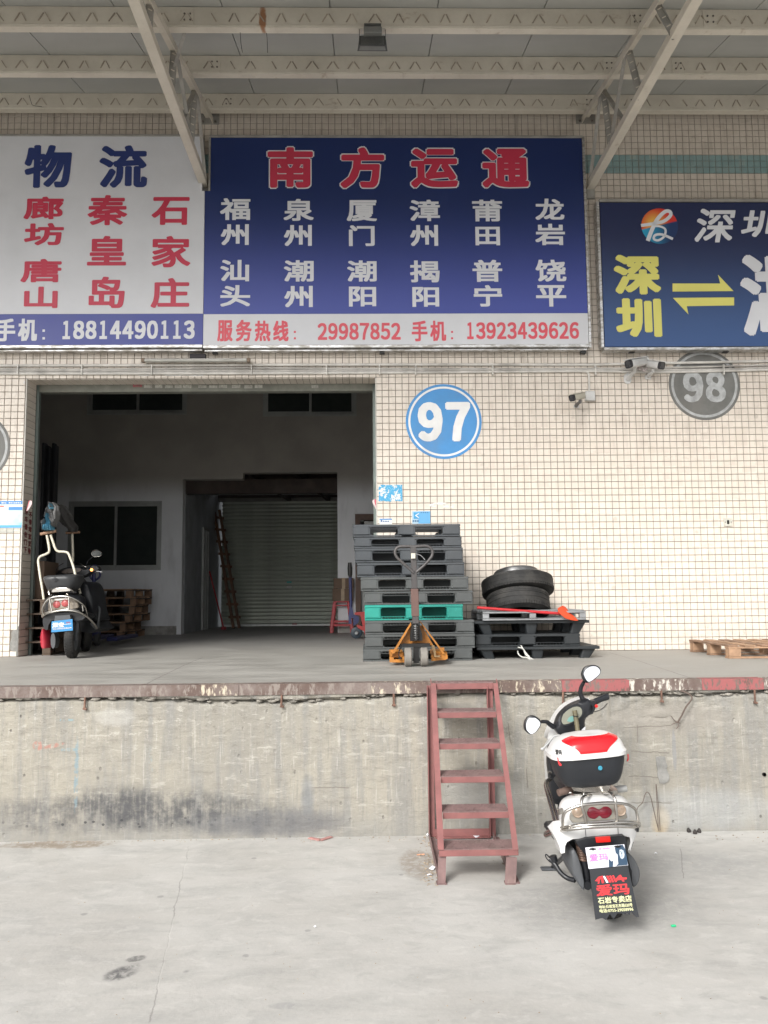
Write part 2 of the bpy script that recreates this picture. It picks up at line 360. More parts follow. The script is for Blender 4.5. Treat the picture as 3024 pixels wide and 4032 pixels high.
c = fb(c, 1900, 3130, .35, .16, (.26, .26, .25), .6, .9); c = fb(c, 2750, 3190, .5, .13, (.36, .37, .37), .5, .9); c = fb(c, 2655, 2950, .013, .14, (.24, .24, .24), .8, .4)
for (x0, z0, x1, z1) in ((2450, 2864, 2650, 2858), (2480, 2960, 2640, 2965), (2470, 3057, 2600, 3060), (2480, 3158, 2650, 3162), (1230, 3100, 1380, 3100), (2510, 2850, 2512, 2930), (2000, 2840, 2015, 2940), (2075, 3020, 2078, 3110)):
    a1, b1 = P(x0, z0, YD), P(x1, z1, YD); c = k.mix(k.m_('MULTIPLY', k.line(p, (a1.x, a1.z), (b1.x, b1.z), .005, k.noise(p, 9, 3), .03, (0, 2)), .7), c, (.15, .13, .11))
pits = k.rng(k.vor(k.mul(p, (1, 1, .7)), 9), .1, .06); c = k.mix(k.m_('MULTIPLY', pits, k.m_('MULTIPLY', k.rng(big, .45, .6), .75)), c, (.13, .12, .11))
k.bump(k.m_('ADD', k.m_('MULTIPLY', fine, .35), k.m_('SUBTRACT', k.m_('ADD', k.m_('MULTIPLY', spall, -.9), k.m_('MULTIPLY', hor, .7)), k.m_('MULTIPLY', pits, .8))), .6, .014)
FACE = k.out(c, .9)
ZC = P(1500, 2746, YD).z
def crackz(x): return ZC+.02*math.sin(x*2.1)+.016*(noise.noise(Vector((x*3, 1, 0)))+.6*noise.noise(Vector((x*11, 2, 0))))+(.012 if x > 1.6 else 0)
def face_pt(x, z):
    d = .004*noise.fractal(Vector((x*7, z*11, 3)), 1, 2, 4)+.006*noise.noise(Vector((x*1.5, z*2, 0)))
    cz = crackz(x); t = z-cz
    wc = .009+.008*max(0, noise.noise(Vector((x*2.9, 7, 0))))+.003*noise.noise(Vector((x*13, 7, 0)))
    d += -.085*math.exp(-(t/wc)**2)*max(.25, .75+.7*noise.noise(Vector((x*2.3, 5, 0))))                 # the long open crack under the steel edge
    if t > .004: d += .008+.018*noise.noise(Vector((x*5, z*12, 9)))+.012*round(noise.noise(Vector((x*3.2, 4, z*6)))*3)/3                             # broken lip above it
    if 0 > t > -.16: d += .006*noise.noise(Vector((x*14, z*26, 4)))*(1+t/.16)
    if 1.75 < x < 2.35 and cz-.17 < z < cz-.02: d -= .010*max(0, min(1, (noise.noise(Vector((x*5, z*12, 8)))+.35)*4))
    return Vector((x, YD-d, z))
xs = [-13, -10, -7, -6, -5, -4]+[-3.4+.0125*i for i in range(548)]+[4, 5, 6, 7, 10, 13]; zs = [-.02+i*(ZE-.045+.02)/86 for i in range(87)]
m = MB(); w = len(xs); m.add([face_pt(x, z) for z in zs for x in xs], [(j*w+i, j*w+i+1, (j+1)*w+i+1, (j+1)*w+i) for j in range(86) for i in range(w-1)])
m.obj('dock_face', FACE, dock, smooth=60, fix=False)
v = P(2604, 3030, YD)      # grey mortar patch, chipped out of the face
m = MB(); pts = [(-.038, .09), (.0, .094), (.028, .09), (.034, .05), (.042, .03), (.036, .0), (.05, -.03), (.054, -.06), (.04, -.085), (.01, -.1), (-.02, -.094), (-.022, -.07), (-.032, -.04), (-.028, -.01), (-.036, .04)]
m.prism([Vector((v.x+a, YD-.008, v.z+b)) for a, b in pts], (0, .006, 0))
MORT = simple('grey_mortar', (.225, .222, .21), .9, var=.25, sc=14, bump=.8, bsc=45); m.obj('mortar_patch', MORT, dock)

def edge_mat(name, paint, cover):
    k = N(name); p = k.pos(); a = k.noise(k.mul(p, (1, 1, .35)), 26, 5, .7); b = k.noise(p, 4, 5, .6); f = k.noise(p, 90, 3)
    c = k.mix(k.rng(b, .35, .65), (.105, .07, .058), (.185, .15, .135)); c = k.mix(k.m_('MULTIPLY', k.rng(f, .4, .7), .35), c, (.12, .075, .06))
    c = k.mix(k.rng(a, 1-cover-.06, 1-cover+.04), c, paint); k.bump(a, .4, .004); return k.out(c, .75)
ER = edge_mat('rusty_edge_steel', (.225, .19, .168), .45); ERW = edge_mat('rusty_edge_flaked_white', (.50, .44, .34), .42); ERR = edge_mat('edge_red_paint', (.30, .095, .095), .55); EWW = edge_mat('edge_white_paint', (.54, .51, .45), .43)
zt, zb = ZE+.003, P(1500, 2733, YD-.02).z+.002
segs = [(-13, -1.2, ER), (-1.2, -.93, ERW), (-.93, .02, ER), (.02, .42, ERW), (.42, .93, ER), (.93, P(2210, 2700, YD).x, ERW), (P(2210, 2700, YD).x, P(2475, 2700, YD).x, ERR), (P(2475, 2700, YD).x, P(2705, 2700, YD).x, EWW), (P(2705, 2700, YD).x, P(2760, 2700, YD).x, ER), (P(2760, 2700, YD).x, P(3003, 2700, YD).x, ERR), (P(3003, 2700, YD).x, 13, EWW)]
for i, (a, b, mt) in enumerate(segs):
    m = MB(); m.prism([(a, YD-.022, zb), (a, YD-.022, zt), (a, YD+.09, zt), (a, YD+.09, zt-.008), (a, YD-.014, zt-.008), (a, YD-.014, zb)], (b-a-.002, 0, 0)); m.obj('steel_edge', mt, dock)
RUST = simple('brown_rust', (.16, .09, .065), .9, var=.35, sc=20, bump=.5)
for px, py in ((335, 2790), (1110, 2780), (1550, 2775), (2218, 2765), (2604, 2760), (2972, 2765)):
    q = P(px, py, YD-.012); m = MB(); m.bar((q.x, YD-.016, zb+.005), (q.x+rnd.uniform(-.004, .004), YD-.02, q.z), .012, .01); m.tube([(q.x-.012, YD-.02, q.z), (q.x+.014, YD-.022, q.z-.004)], .009, 6); m.obj('anchor_bar', RUST, dock)

BROK = simple('broken_concrete', (.235, .218, .19), .95, var=.35, sc=12, bump=.9, bsc=60); m = MB(); r_ = random.Random(21)
for i in range(130):
    x = r_.uniform(-3.2, 3.4); s_ = r_.uniform(.008, .038); z_ = crackz(x)+r_.uniform(-.004, .02); h_ = s_*r_.uniform(.22, .5); a_ = r_.uniform(0, 6); rg_ = []
    for d_, q_ in ((.006, 1), (-.004, .85), (-.009, .5)): rg_.append([Vector((x+math.cos(a_+2*math.pi*j/7)*s_*q_*(1+.3*math.sin(j*3+a_)), YD-.004+d_, z_+math.sin(a_+2*math.pi*j/7)*h_*q_)) for j in range(7)])
    m.rings(rg_)
m.obj('broken_concrete', BROK, dock, kind='stuff')
# --- the tiled front of the warehouse
def grid_wall(m, xs, zs, holes, y0, y1):
    "solid wall between y0 and y1 with rectangular holes; only outer skin faces"
    xs = sorted(set(xs+[h[0] for h in holes]+[h[1] for h in holes])); zs = sorted(set(zs+[h[2] for h in holes]+[h[3] for h in holes]))
    full = lambda i, j: 0 <= i < len(xs)-1 and 0 <= j < len(zs)-1 and not any(h[0] <= (xs[i]+xs[i+1])/2 <= h[1] and h[2] <= (zs[j]+zs[j+1])/2 <= h[3] for h in holes)
    for i in range(len(xs)-1):
        for j in range(len(zs)-1):
            if not full(i, j): continue
            a, b, c_, d = xs[i], xs[i+1], zs[j], zs[j+1]
            m.add([(a, y0, c_), (b, y0, c_), (b, y0, d), (a, y0, d)], [(0, 1, 2, 3)]); m.add([(a, y1, c_), (b, y1, c_), (b, y1, d), (a, y1, d)], [(3, 2, 1, 0)])
            if not full(i-1, j): m.add([(a, y0, c_), (a, y1, c_), (a, y1, d), (a, y0, d)], [(3, 2, 1, 0)])
            if not full(i+1, j): m.add([(b, y0, c_), (b, y1, c_), (b, y1, d), (b, y0, d)], [(0, 1, 2, 3)])
            if not full(i, j-1): m.add([(a, y0, c_), (b, y0, c_), (b, y1, c_), (a, y1, c_)], [(3, 2, 1, 0)])
            if not full(i, j+1): m.add([(a, y0, d), (b, y0, d), (b, y1, d), (a, y1, d)], [(0, 1, 2, 3)])
OX0, OX1, OZ = -3.69, .105, 4.078
bld = thing('warehouse', (0, 0, ZD), 'tiled warehouse front with a wide open doorway and dim rooms behind it', 'building')
k = N('tile_grout'); p = k.pos(); GROUT = k.out(k.mix(k.rng(k.noise(p, 12, 4), .3, .7), (.17, .145, .12), (.24, .21, .175)), .95)
def tile_mat(name, c0, c1, dirt):
    k = N(name); p = k.pos(); o = k.sep(p)
    cell = k.n('VectorMath', operation='FLOOR'); k.put(cell.inputs[0], k.mul(p, (1/.0732, 1/.35, 1/.0732)))
    wn = k.n('TexWhiteNoise', noise_dimensions='3D'); k.put(wn.inputs[0], cell.outputs[0]); r = wn.outputs[0]
    a = k.noise(p, 3, 5, .6); f = k.noise(p, 26, 5, .7); st = k.noise(k.mul(p, (3, 1, .5)), 3.2, 5, .6)
    c = k.mix(r, c0, c1); r2 = k.rng(r, .93, .97); c = k.mix(k.m_('MULTIPLY', r2, .22), c, (.50, .42, .33));
    jt = k.noise(k.mul(p, (1, 1, 2.5)), 4.5, 6, .7); c = k.mix(k.m_('MULTIPLY', k.rng(jt, .56, .70), .30), c, (.38, .33, .27)); c = k.mix(k.m_('MULTIPLY', k.rng(a, .5, .75), .14), c, (.42, .36, .29))
    c = k.mix(k.m_('MULTIPLY', k.rng(st, .5, .72), k.rng(o[2], 2.2, 5.2, .02, dirt)), c, (.24, .2, .16))
    c = k.mix(k.m_('MULTIPLY', k.rng(o[2], 4.3, 6.6, 0, 1), .28), c, (.34, .3, .25))           # darker and browner towards the top
    sp = k.rng(k.m_('ADD', k.vor(p, 2.6), k.m_('MULTIPLY', f, .12)), .14, .1); c = k.mix(k.m_('MULTIPLY', sp, .35), c, (.3, .27, .22))
    lo = k.m_('MULTIPLY', k.rng(o[2], 1.6, 1.15), k.rng(f, .55, .7)); c = k.mix(k.m_('MULTIPLY', lo, .5), c, (.3, .26, .2))
    k.bump(k.m_('ADD', k.noise(p, 9, 2), k.m_('MULTIPLY', r, .5)), .12, .003)
    return k.out(c, k.rng(a, .3, .7, .28, .42))
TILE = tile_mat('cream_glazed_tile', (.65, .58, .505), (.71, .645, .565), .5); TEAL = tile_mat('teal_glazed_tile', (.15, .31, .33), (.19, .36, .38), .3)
TS, TT = .0732, .0732-.0058
m = MB(); grid_wall(m, [-13, 13], [ZD-.1, 8.2], [(OX0, OX1, ZD-.2, OZ)], 0, .30); m.obj('front_wall', GROUT, bld)
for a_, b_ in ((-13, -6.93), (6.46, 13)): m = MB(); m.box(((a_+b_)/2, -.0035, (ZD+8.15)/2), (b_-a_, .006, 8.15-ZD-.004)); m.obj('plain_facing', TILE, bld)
def tile_v(x0, x1, z0, z1, yb=.001, yf=-.008, c=.0022):
    return [(x0, yb, z0), (x1, yb, z0), (x1, yb, z1), (x0, yb, z1), (x0, yf+c, z0), (x1, yf+c, z0), (x1, yf+c, z1), (x0, yf+c, z1), (x0+c, yf, z0+c), (x1-c, yf, z0+c), (x1-c, yf, z1-c), (x0+c, yf, z1-c)]
TF = [(0, 1, 5, 4), (1, 2, 6, 5), (2, 3, 7, 6), (3, 0, 4, 7), (4, 5, 9, 8), (5, 6, 10, 9), (6, 7, 11, 10), (7, 4, 8, 11), (8, 9, 10, 11)]
teal_lo, teal_hi = P(2800, 686, 0).z, P(2800, 613, 0).z
tz0 = OZ-41*TS; near = []; far = MB(); teal = MB(); z_top = 8.1
cols = []; x = OX1+.005
cols.append((OX1, OX1+.066)); x = OX1+.066
while x < 6.4: cols.append((x, x+TS)); x += TS
x = OX1
while x > -6.9: cols.append((x-TS, x)); x -= TS
rows = [(OZ+TS*i, OZ+TS*(i+1)) for i in range(-41, 55)]
for a, b in cols:
    for zi, (c0, c1) in enumerate(rows):
        a1, b1 = a, b; cx, cz = (a+b)/2, (c0+c1)/2
        if cz < OZ and OX0 < b-.004 and a+.004 < OX1:
            if a < OX0 < b: b1 = OX0
            elif b > OX1 > a: a1 = OX1
            else: continue
        if b1-a1 < .02: continue
        lo = max(c0, ZD+.002); g2 = .0029; j = rnd.uniform(-.0006, .0006)
        if c1-lo < .02: continue
        pt = (a1+g2, b1-g2, lo+g2, c1-g2)
        if cx < -3.69 and abs(cx+3.74) < .05 and cz < ZD+.36 and rnd.random() < 2: # the broken corner keeps only part of its tiles
            if abs(cx+3.727) < .037 and ZD+.05 < cz < ZD+.30: continue
        full = abs((b1-a1)-TS) < .001 and lo == c0
        is_teal = teal_lo-.02 < cz < teal_hi+.02
        if full and not is_teal and 1.9 < cx < 3.55 and ZD+.08 < cz < ZD+1.1: near.append((cx, cz, j)); continue
        (teal if is_teal else far).add(tile_v(pt[0], pt[1], pt[2], pt[3], yf=-.008+j), TF)
random.Random(3).shuffle(near)
keep = sorted(near, key=lambda t: t[1]+abs(t[0]-2.7)*.25)[:300]; ks = set(keep)
for t in near:
    if t not in ks: far.add(tile_v(t[0]-TT/2, t[0]+TT/2, t[1]-TT/2, t[1]+TT/2, yf=-.008+t[2]), TF)
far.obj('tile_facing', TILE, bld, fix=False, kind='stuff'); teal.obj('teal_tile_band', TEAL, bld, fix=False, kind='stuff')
tm = MB().add(tile_v(-TT/2, TT/2, -TT/2, TT/2), TF).mesh('tile', [TILE], (0, 0, 0), fix=False)
for cx, cz, j in keep:
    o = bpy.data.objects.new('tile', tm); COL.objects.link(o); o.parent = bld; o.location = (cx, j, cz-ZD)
# reveals of the doorway: tiles on the left jamb, right jamb and soffit
m = MB(); dep = .25
for zi, (c0, c1) in enumerate(rows):
    if c1 > OZ+.01: break
    lo = max(c0, ZD+.002)
    if c1-lo < .02: continue
    for ya, yb in ((.003, dep-.004),):
        m.box((OX0-.001+.003, (ya+yb)/2, (lo+c1)/2), (.008, yb-ya, c1-lo-.006), .0015); m.box((OX1-.002, (ya+yb)/2, (lo+c1)/2), (.008, yb-ya, c1-lo-.006), .0015)
x = OX1-.003
while x > OX0+.02:
    a = max(x-TS, OX0+.006); m.box(((x+a)/2, dep/2, OZ+.001-.003), (x-a-.006, dep-.006, .008), .0015); x -= TS
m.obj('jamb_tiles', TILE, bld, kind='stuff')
STRIP = simple('pale_corner_trim', (.52, .5, .46), .6, var=.1)
m = MB(); m.box((OX0+.002, -.004, (ZD+.32+OZ)/2), (.012, .016, OZ-ZD-.32)); m.obj('corner_trim', STRIP, bld)
m = MB(); m.box((OX1-.002, -.004, (ZD+OZ)/2), (.012, .016, OZ-ZD-.01)); m.obj('corner_trim', STRIP, bld)
# bare mortar where the corner tiles have come off
m = MB(); q = [(-3.7, .33), (-3.735, .30), (-3.765, .25), (-3.758, .20), (-3.775, .13), (-3.768, .08), (-3.735, .05), (-3.70, .01), (-3.688, .01), (-3.688, .33)]
m.prism([(a, -.007, ZD+b) for a, b in q], (0, .006, 0)); m.obj('bare_corner', MORT, bld)
# white plaster smears and scraps left on the tiles
PLAS = simple('white_plaster_smear', (.72, .71, .69), .8, var=.12, sc=30, bump=.5); m = MB()
def scrap(m, cx, cz, w, h, n=9, y=-.0105, t=.003, seed=1):
    r = random.Random(seed); pts = []
    for i in range(n):
        q = 2*math.pi*i/n; s = r.uniform(.55, 1.1); pts.append((cx+math.cos(q)*w/2*s, y, cz+math.sin(q)*h/2*s))
    m.prism(pts, (0, t, 0))
for i, (a, b, w, h) in enumerate(((1728, 1983, .17, .03), (1700, 1990, .06, .035), (1705, 1994, .07, .02), (1755, 1995, .09, .03), (1780, 1996, .04, .02), (700, 1417, .5, .018), (690, 1478, .3, .02), (570, 1480, .2, .015), (770, 1479, .25, .02), (97, 1506, .02, .04))):
    q = P(a, b, 0); scrap(m, q.x, q.z, w, h, 11, seed=i)
m.obj('plaster_smear', PLAS, bld, kind='stuff')
# shutter guide, lintel box and the small stickers on it
LINT = simple('dusty_green_lintel', (.21, .215, .185), .7, var=.2); GUIDE = simple('guide_rail_steel', (.2, .24, .225), .5, .5, var=.15)
m = MB(); m.box(((OX0+OX1)/2, dep+.03, OZ-.035), (OX1-OX0-.06, .05, .10), .004); m.obj('lintel', LINT, bld)
m = MB(); m.box(((OX0+OX1)/2, .33+.2, OZ+.25), (OX1-OX0+.2, .38, .5), .01); m.obj('shutter_box', LINT, bld)
for s, xx in ((1, OX0+.02), (-1, OX1-.02)):
    m = MB(); m.box((xx, dep+.015, (ZD+OZ)/2), (.03, .008, OZ-ZD)); m.box((xx+.013*s, dep+.03, (ZD+OZ)/2), (.006, .05, OZ-ZD)); m.obj('guide_rail', GUIDE, bld)
STK = simple('faded_sticker', (.42, .42, .38), .6, var=.25, sc=40); SRED = simple('red_print', (.5, .06, .09), .5, var=.1); INK = simple('grey_print', (.12, .12, .12), .6)
for i, a in enumerate((583, 625, 665, 702, 737, 797, 840, 878, 930, 978, 1018, 1240)):
    q = P(a, 1522+rnd.uniform(-1, 1), dep+.005); m = MB(); m.box((q.x, dep+.003, q.z), (.085+rnd.uniform(-.01, .01), .002, .03+rnd.uniform(0, .01)), 0, Matrix.Rotation(rnd.uniform(-.04, .04), 3, 'Y')); m.obj('sticker', STK, bld)
q = P(542, 1519, dep+.005); m = MB(); glyph(m, '62737155', Vector((q.x-.05, dep+.001, q.z-.016)), Vector((1, 0, 0)), Vector((0, 0, 1)), .1, .034, Vector((0, -1, 0)), .0015, .0015); m.obj('sticker', SRED, bld, fix=False)
# red brush lettering on the left jamb
BR = simple('dull_red_brush_paint', (.2, .05, .05), .8, var=.2, sc=30); m = MB()
for col, yy0, txt, top, bot in ((0, .04, '停车请在门下', 2000, 2180), (1, .15, '不得堵放货物', 2010, 2182)):
    a = PX(105, top, OX0); b = PX(98, bot, OX0); hh = (a.z-b.z)/len(txt)
    for i, ch in enumerate(txt):
        if ch not in GL: load_glyphs([ch])
        glyph(m, ch, Vector((OX0+.0105, yy0, a.z-hh*(i+.92))), Vector((0, 1, 0)), Vector((0, 0, 1)), .075, hh*.8, Vector((1, 0, 0)), .004, .003)
m.obj('brush_lettering', BR, bld, fix=False, kind='stuff')

# --- rooms behind: side walls, ceiling, partition with windows and a passage
k = N('limewashed_wall'); p = k.pos(); o = k.sep(p); a = k.noise(p, 1.2, 5, .6); f = k.noise(p, 20, 4)
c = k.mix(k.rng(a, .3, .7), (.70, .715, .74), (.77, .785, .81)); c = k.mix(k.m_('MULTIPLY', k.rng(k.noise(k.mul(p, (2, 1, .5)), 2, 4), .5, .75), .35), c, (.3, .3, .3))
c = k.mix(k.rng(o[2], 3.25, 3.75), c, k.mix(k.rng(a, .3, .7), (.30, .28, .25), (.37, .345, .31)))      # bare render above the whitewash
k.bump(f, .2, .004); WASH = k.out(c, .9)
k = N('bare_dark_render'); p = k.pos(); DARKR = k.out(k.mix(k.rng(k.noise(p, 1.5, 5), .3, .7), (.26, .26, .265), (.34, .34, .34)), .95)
ZI = 6.6
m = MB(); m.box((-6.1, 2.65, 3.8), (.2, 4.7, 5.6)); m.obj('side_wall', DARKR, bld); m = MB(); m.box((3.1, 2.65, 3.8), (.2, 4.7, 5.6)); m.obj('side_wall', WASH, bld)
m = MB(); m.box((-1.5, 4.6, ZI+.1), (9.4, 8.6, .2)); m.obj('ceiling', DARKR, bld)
CX0, CX1, CZ = -3.075, -.5, 3.66
wu1, wu2 = (-4.70, -3.03), (-1.75, -.17)
m = MB(); grid_wall(m, [-6.1, 3.1], [ZD, ZI], [(CX0, CX1, ZD-.1, CZ), (-2.077, CX1-.001, CZ-.01, 3.765), (-4.96, -3.42, 2.15, 3.30), (wu1[0], wu1[1], 4.76, 5.7), (wu2[0], wu2[1], 4.72, 5.7), (-.20, .75, ZD-.1, 3.05)], YP, YP+.2); m.obj('partition_wall', WASH, bld)
ALU = simple('dull_aluminium', (.36, .37, .36), .5, .4, var=.1); GLS = simple('dark_glass', (.035, .042, .04), .12, 0, var=.1, dirt=.2, dcol=(.06, .06, .06), spec=.6)
def win(x0, x1, z0, z1, name='window', op=None):
    y = YP+.03; m = MB(); t = .045
    m.box(((x0+x1)/2, y, z1-t/2), (x1-x0, .07, t)); m.box(((x0+x1)/2, y, z0+t/2), (x1-x0, .07, t))
    for xx in (x0+t/2, x1-t/2): m.box((xx, y, (z0+z1)/2), (t, .07, z1-z0-2*t-.002))
    f = m.obj('window', ALU, bld)
    for i, (a, b) in enumerate(((x0+t, (x0+x1)/2+.03), ((x0+x1)/2-.03, x1-t))):
        if op == i: continue
        yy = y-.015+.03*i; m = MB(); s = .04
        m.box(((a+b)/2, yy, z1-t-s/2), (b-a, .024, s)); m.box(((a+b)/2, yy, z0+t+s/2), (b-a, .024, s))
        for xx in (a+s/2, b-s/2): m.box((xx, yy, (z0+z1)/2), (s, .024, z1-z0-2*t-2*s-.002))
        m.obj('sash', ALU, f); m = MB(); m.box(((a+b)/2, yy, (z0+z1)/2), (b-a-2*s, .006, z1-z0-2*t-2*s)); m.obj('pane', GLS, f)
win(-4.96, -3.42, 2.15, 3.30); win(wu1[0], wu1[1], 4.76, 5.7); win(wu2[0], wu2[1], 4.72, 5.7)
m = MB(); m.box((-1.5, 7.5, 5.2), (9, .1, 3)); m.box((-4.7, 6.6, 2.4), (.1, 3, 2.6)); m.obj('back_room_wall', DARKR, bld)
# passage: side walls, ceiling, dark header beam, steel joists, green roller shutter
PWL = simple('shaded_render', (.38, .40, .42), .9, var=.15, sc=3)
dy0, dy1 = [PX(a, 2200, CX0).y for a in (793, 815)]
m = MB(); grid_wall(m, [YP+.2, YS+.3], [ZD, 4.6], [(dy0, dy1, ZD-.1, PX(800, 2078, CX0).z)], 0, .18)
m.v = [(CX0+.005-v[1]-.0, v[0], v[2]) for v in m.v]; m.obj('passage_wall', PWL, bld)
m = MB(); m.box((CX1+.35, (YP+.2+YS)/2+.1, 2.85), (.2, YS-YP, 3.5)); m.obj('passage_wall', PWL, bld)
zdh = PX(800, 2078, CX0).z; m = MB()
for yy in (dy0+.03, dy1-.03, (dy0*.45+dy1*.55)): m.box((CX0+.02, yy, (ZD+zdh)/2), (.05, .05, zdh-ZD))
m.box((CX0+.02, (dy0+dy1)/2, zdh-.02), (.05, dy1-dy0, .04)); m.obj('door_frame', ALU, bld)
m = MB(); m.box((CX0-.04, (dy0+dy1)/2, (ZD+zdh)/2), (.03, dy1-dy0-.02, zdh-ZD-.02)); m.obj('door', GLS, bld)
WOODD = simple('dark_old_timber', (.055, .042, .036), .85, var=.3, sc=5)
m = MB(); m.box(((CX0+CX1)/2, YP+.26, 3.56), (CX1-CX0+.3, .12, .24)); m.obj('header_beam', WOODD, bld)
m = MB(); m.box(((CX0+CX1)/2, (YP+YS)/2+.2, 4.3), (CX1-CX0+1, YS-YP, .1)); m.obj('passage_ceiling', DARKR, bld)
for i in range(4):
    m = MB(); m.box(((CX0+CX1)/2, YP+.9+.8*i, 3.98-.06*i), (CX1-CX0+.6, .06, .14)); m.obj('joist', WOODD, bld)
for xx in (-2.1, -1.3):
    m = MB(); m.bar((xx, YP+.5, 3.88), (xx+.5, YS-.2, 3.7), .08, .1); m.obj('joist', WOODD, bld)
m = MB(); m.box(((CX0+CX1)/2+.1, YS-.05, 3.72), (CX1-CX0+.6, .12, .12)); m.obj('shutter_header', simple('dirty_pale_render', (.22, .215, .2), .9), bld)
SH = simple('grey_green_shutter_steel', (.36, .385, .33), .33, .3, var=.12, sc=3, bump=0)
sh = MB(); zz = ZD+.03; sx0, sx1 = CX0+.06, CX1+.25
m = MB(); m.box(((sx0+sx1)/2, YS, ZD+.02), (sx1-sx0, .03, .035)); bb = m.obj('shutter_bottom_bar', simple('bare_bright_steel', (.5, .52, .5), .4, .5), bld)
slat = MB(); prof = [(0, 0), (-.004, .004), (-.014, .012), (-.018, .03), (-.014, .05), (-.004, .06), (0, .066), (.002, .078)]
for (a, b), (c2, d) in zip(prof, prof[1:]): slat.add([(sx0, YS+a, b), (sx1, YS+a, b), (sx1, YS+c2, d), (sx0, YS+c2, d)], [(0, 1, 2, 3)])
org = ORG[bld.name]; sm = slat.mesh('shutter_slat', [SH], (org.x, org.y, 0), smooth=50, fix=False)
n_sl = int((3.62-ZD-.04)/.078)
for i in range(n_sl+2):
    o = bpy.data.objects.new('shutter_slat', sm); COL.objects.link(o); o.parent = bld; o.location = (0, 0, ZD+.04+.078*i-ZD)
for col, px, py in (((.05, .4, .38), 1139, 2292), ((.6, .6, .6), 1139, 2311), ((.35, .12, .12), 1160, 2457)):
    q = P(px, py, YS); m = MB(); m.box((q.x, YS-.022, q.z), (.10, .002, .03)); m.obj('sticker', simple('label_print', col, .5), bld)
# door at the far right behind the pallet stack
BRN = simple('brown_door_frame', (.12, .07, .05), .6, var=.2)
m = MB(); x0 = -.20
m.box((x0+.04, YP-.01, (ZD+3.05)/2), (.09, .1, 3.05-ZD)); m.box((x0+.5, YP-.01, 3.0), (.83, .1, .10)); m.obj('door_frame', BRN, bld)
m = MB(); m.box((x0+.1+.02, YP+.03, 2.05), (.05, .05, 1.9)); m.box((x0+.5, YP+.03, 2.9), (.8, .05, .06)); m.obj('door_frame', ALU, bld)
m = MB(); m.box((.35, YP+.1, 2.05), (.85, .03, 1.9)); m.obj('door', GLS, bld)
# skirting strip along the partition and passage corner
SK = simple('worn_skirting', (.3, .29, .27), .9, var=.3, sc=10)
m = MB(); m.box((-4.3, YP-.008, ZD+.07), (2.3, .02, .14)); m.obj('skirting', SK, bld); m = MB(); m.box((-.35, YP-.008, ZD+.08), (.28, .02, .16)); m.obj('skirting', SK, bld)
# ================================================================== THE CANOPY
CREAM = N('cream_painted_steel'); k = CREAM; p = k.pos(); a = k.noise(p, 2.2, 6, .65); f = k.noise(p, 30, 5, .7); o = k.sep(p)
c = k.mix(k.rng(a, .3, .7), (.54, .50, .425), (.64, .595, .51)); c = k.mix(k.m_('MULTIPLY', k.rng(f, .55, .75), .35), c, (.4, .34, .27))
c = k.mix(k.m_('MULTIPLY', k.rng(k.noise(k.mul(p, (1.5, 1, 4)), 2.5, 6, .7), .6, .72), .6), c, (.3, .22, .15))
q = P(1035, 70, -2.2); c = k.mix(k.m_('MULTIPLY', k.blob(p, q.x, q.z, .03, .11, (0, 2), .5, k.noise(p, 14, 4)), .9), c, (.3, .12, .04))
k.bump(f, .15, .004); CREAM = k.out(c, .55)
CHEV = simple('darker_cream', (.36, .31, .25), .7, var=.3, sc=8)  # the chevrons get a darker cream than the purlins
GREYS = simple('grey_dusty_steel', (.3, .29, .265), .6, .1, var=.2, dirt=.4)
k = N('grey_roof_sheet'); p = k.pos(); a = k.noise(k.mul(p, (.5, 1, 1)), 1.5, 5); ROOFM = k.out(k.mix(k.rng(a, .3, .7), (.36, .365, .345), (.42, .425, .405)), .6)
can = thing('canopy', (0, 0, 7.2), 'cream steel canopy with grey roof sheets held out over the dock by two bracket trusses', 'canopy')
PY = [-.2, -1.2, -2.2, -3.2]
def pz(y): return P(1500, 434, -.2).z+(y+.2)*((P(1500, 434, -.2).z-P(1500, 112, -2.2).z)/2.0)
WEB = .19
def rz(y): return pz(y)+WEB+.004
xt = 0; ang = (PY[0]-PY[-1])
x = -6.8-.93*6; wdt = .93
while x < 12.4:
    m = MB(); a, b = x+.004, x+wdt-.004; y0, y1 = 0.0, -3.9
    m.prism([(a, y0, rz(y0)), (b, y0, rz(y0)), (b, y1, rz(y1)), (a, y1, rz(y1))], (0, 0, .035)); m.obj('roof_panel', ROOFM, can); x += wdt
m = MB(); m.prism([(-12.6, .0, rz(0)+.036), (12.6, .0, rz(0)+.036), (12.6, -3.92, rz(-3.92)+.036), (-12.6, -3.92, rz(-3.92)+.036)], (0, 0, .02)); m.obj('gap_light_blocker', ROOFM, can)  # added plate that keeps sky light out of the panel gaps
XL, XR = P(823, 470, 0).x, P(2300, 460, 0).x
BOLT = simple('dark_bolt', (.13, .115, .1), .7)
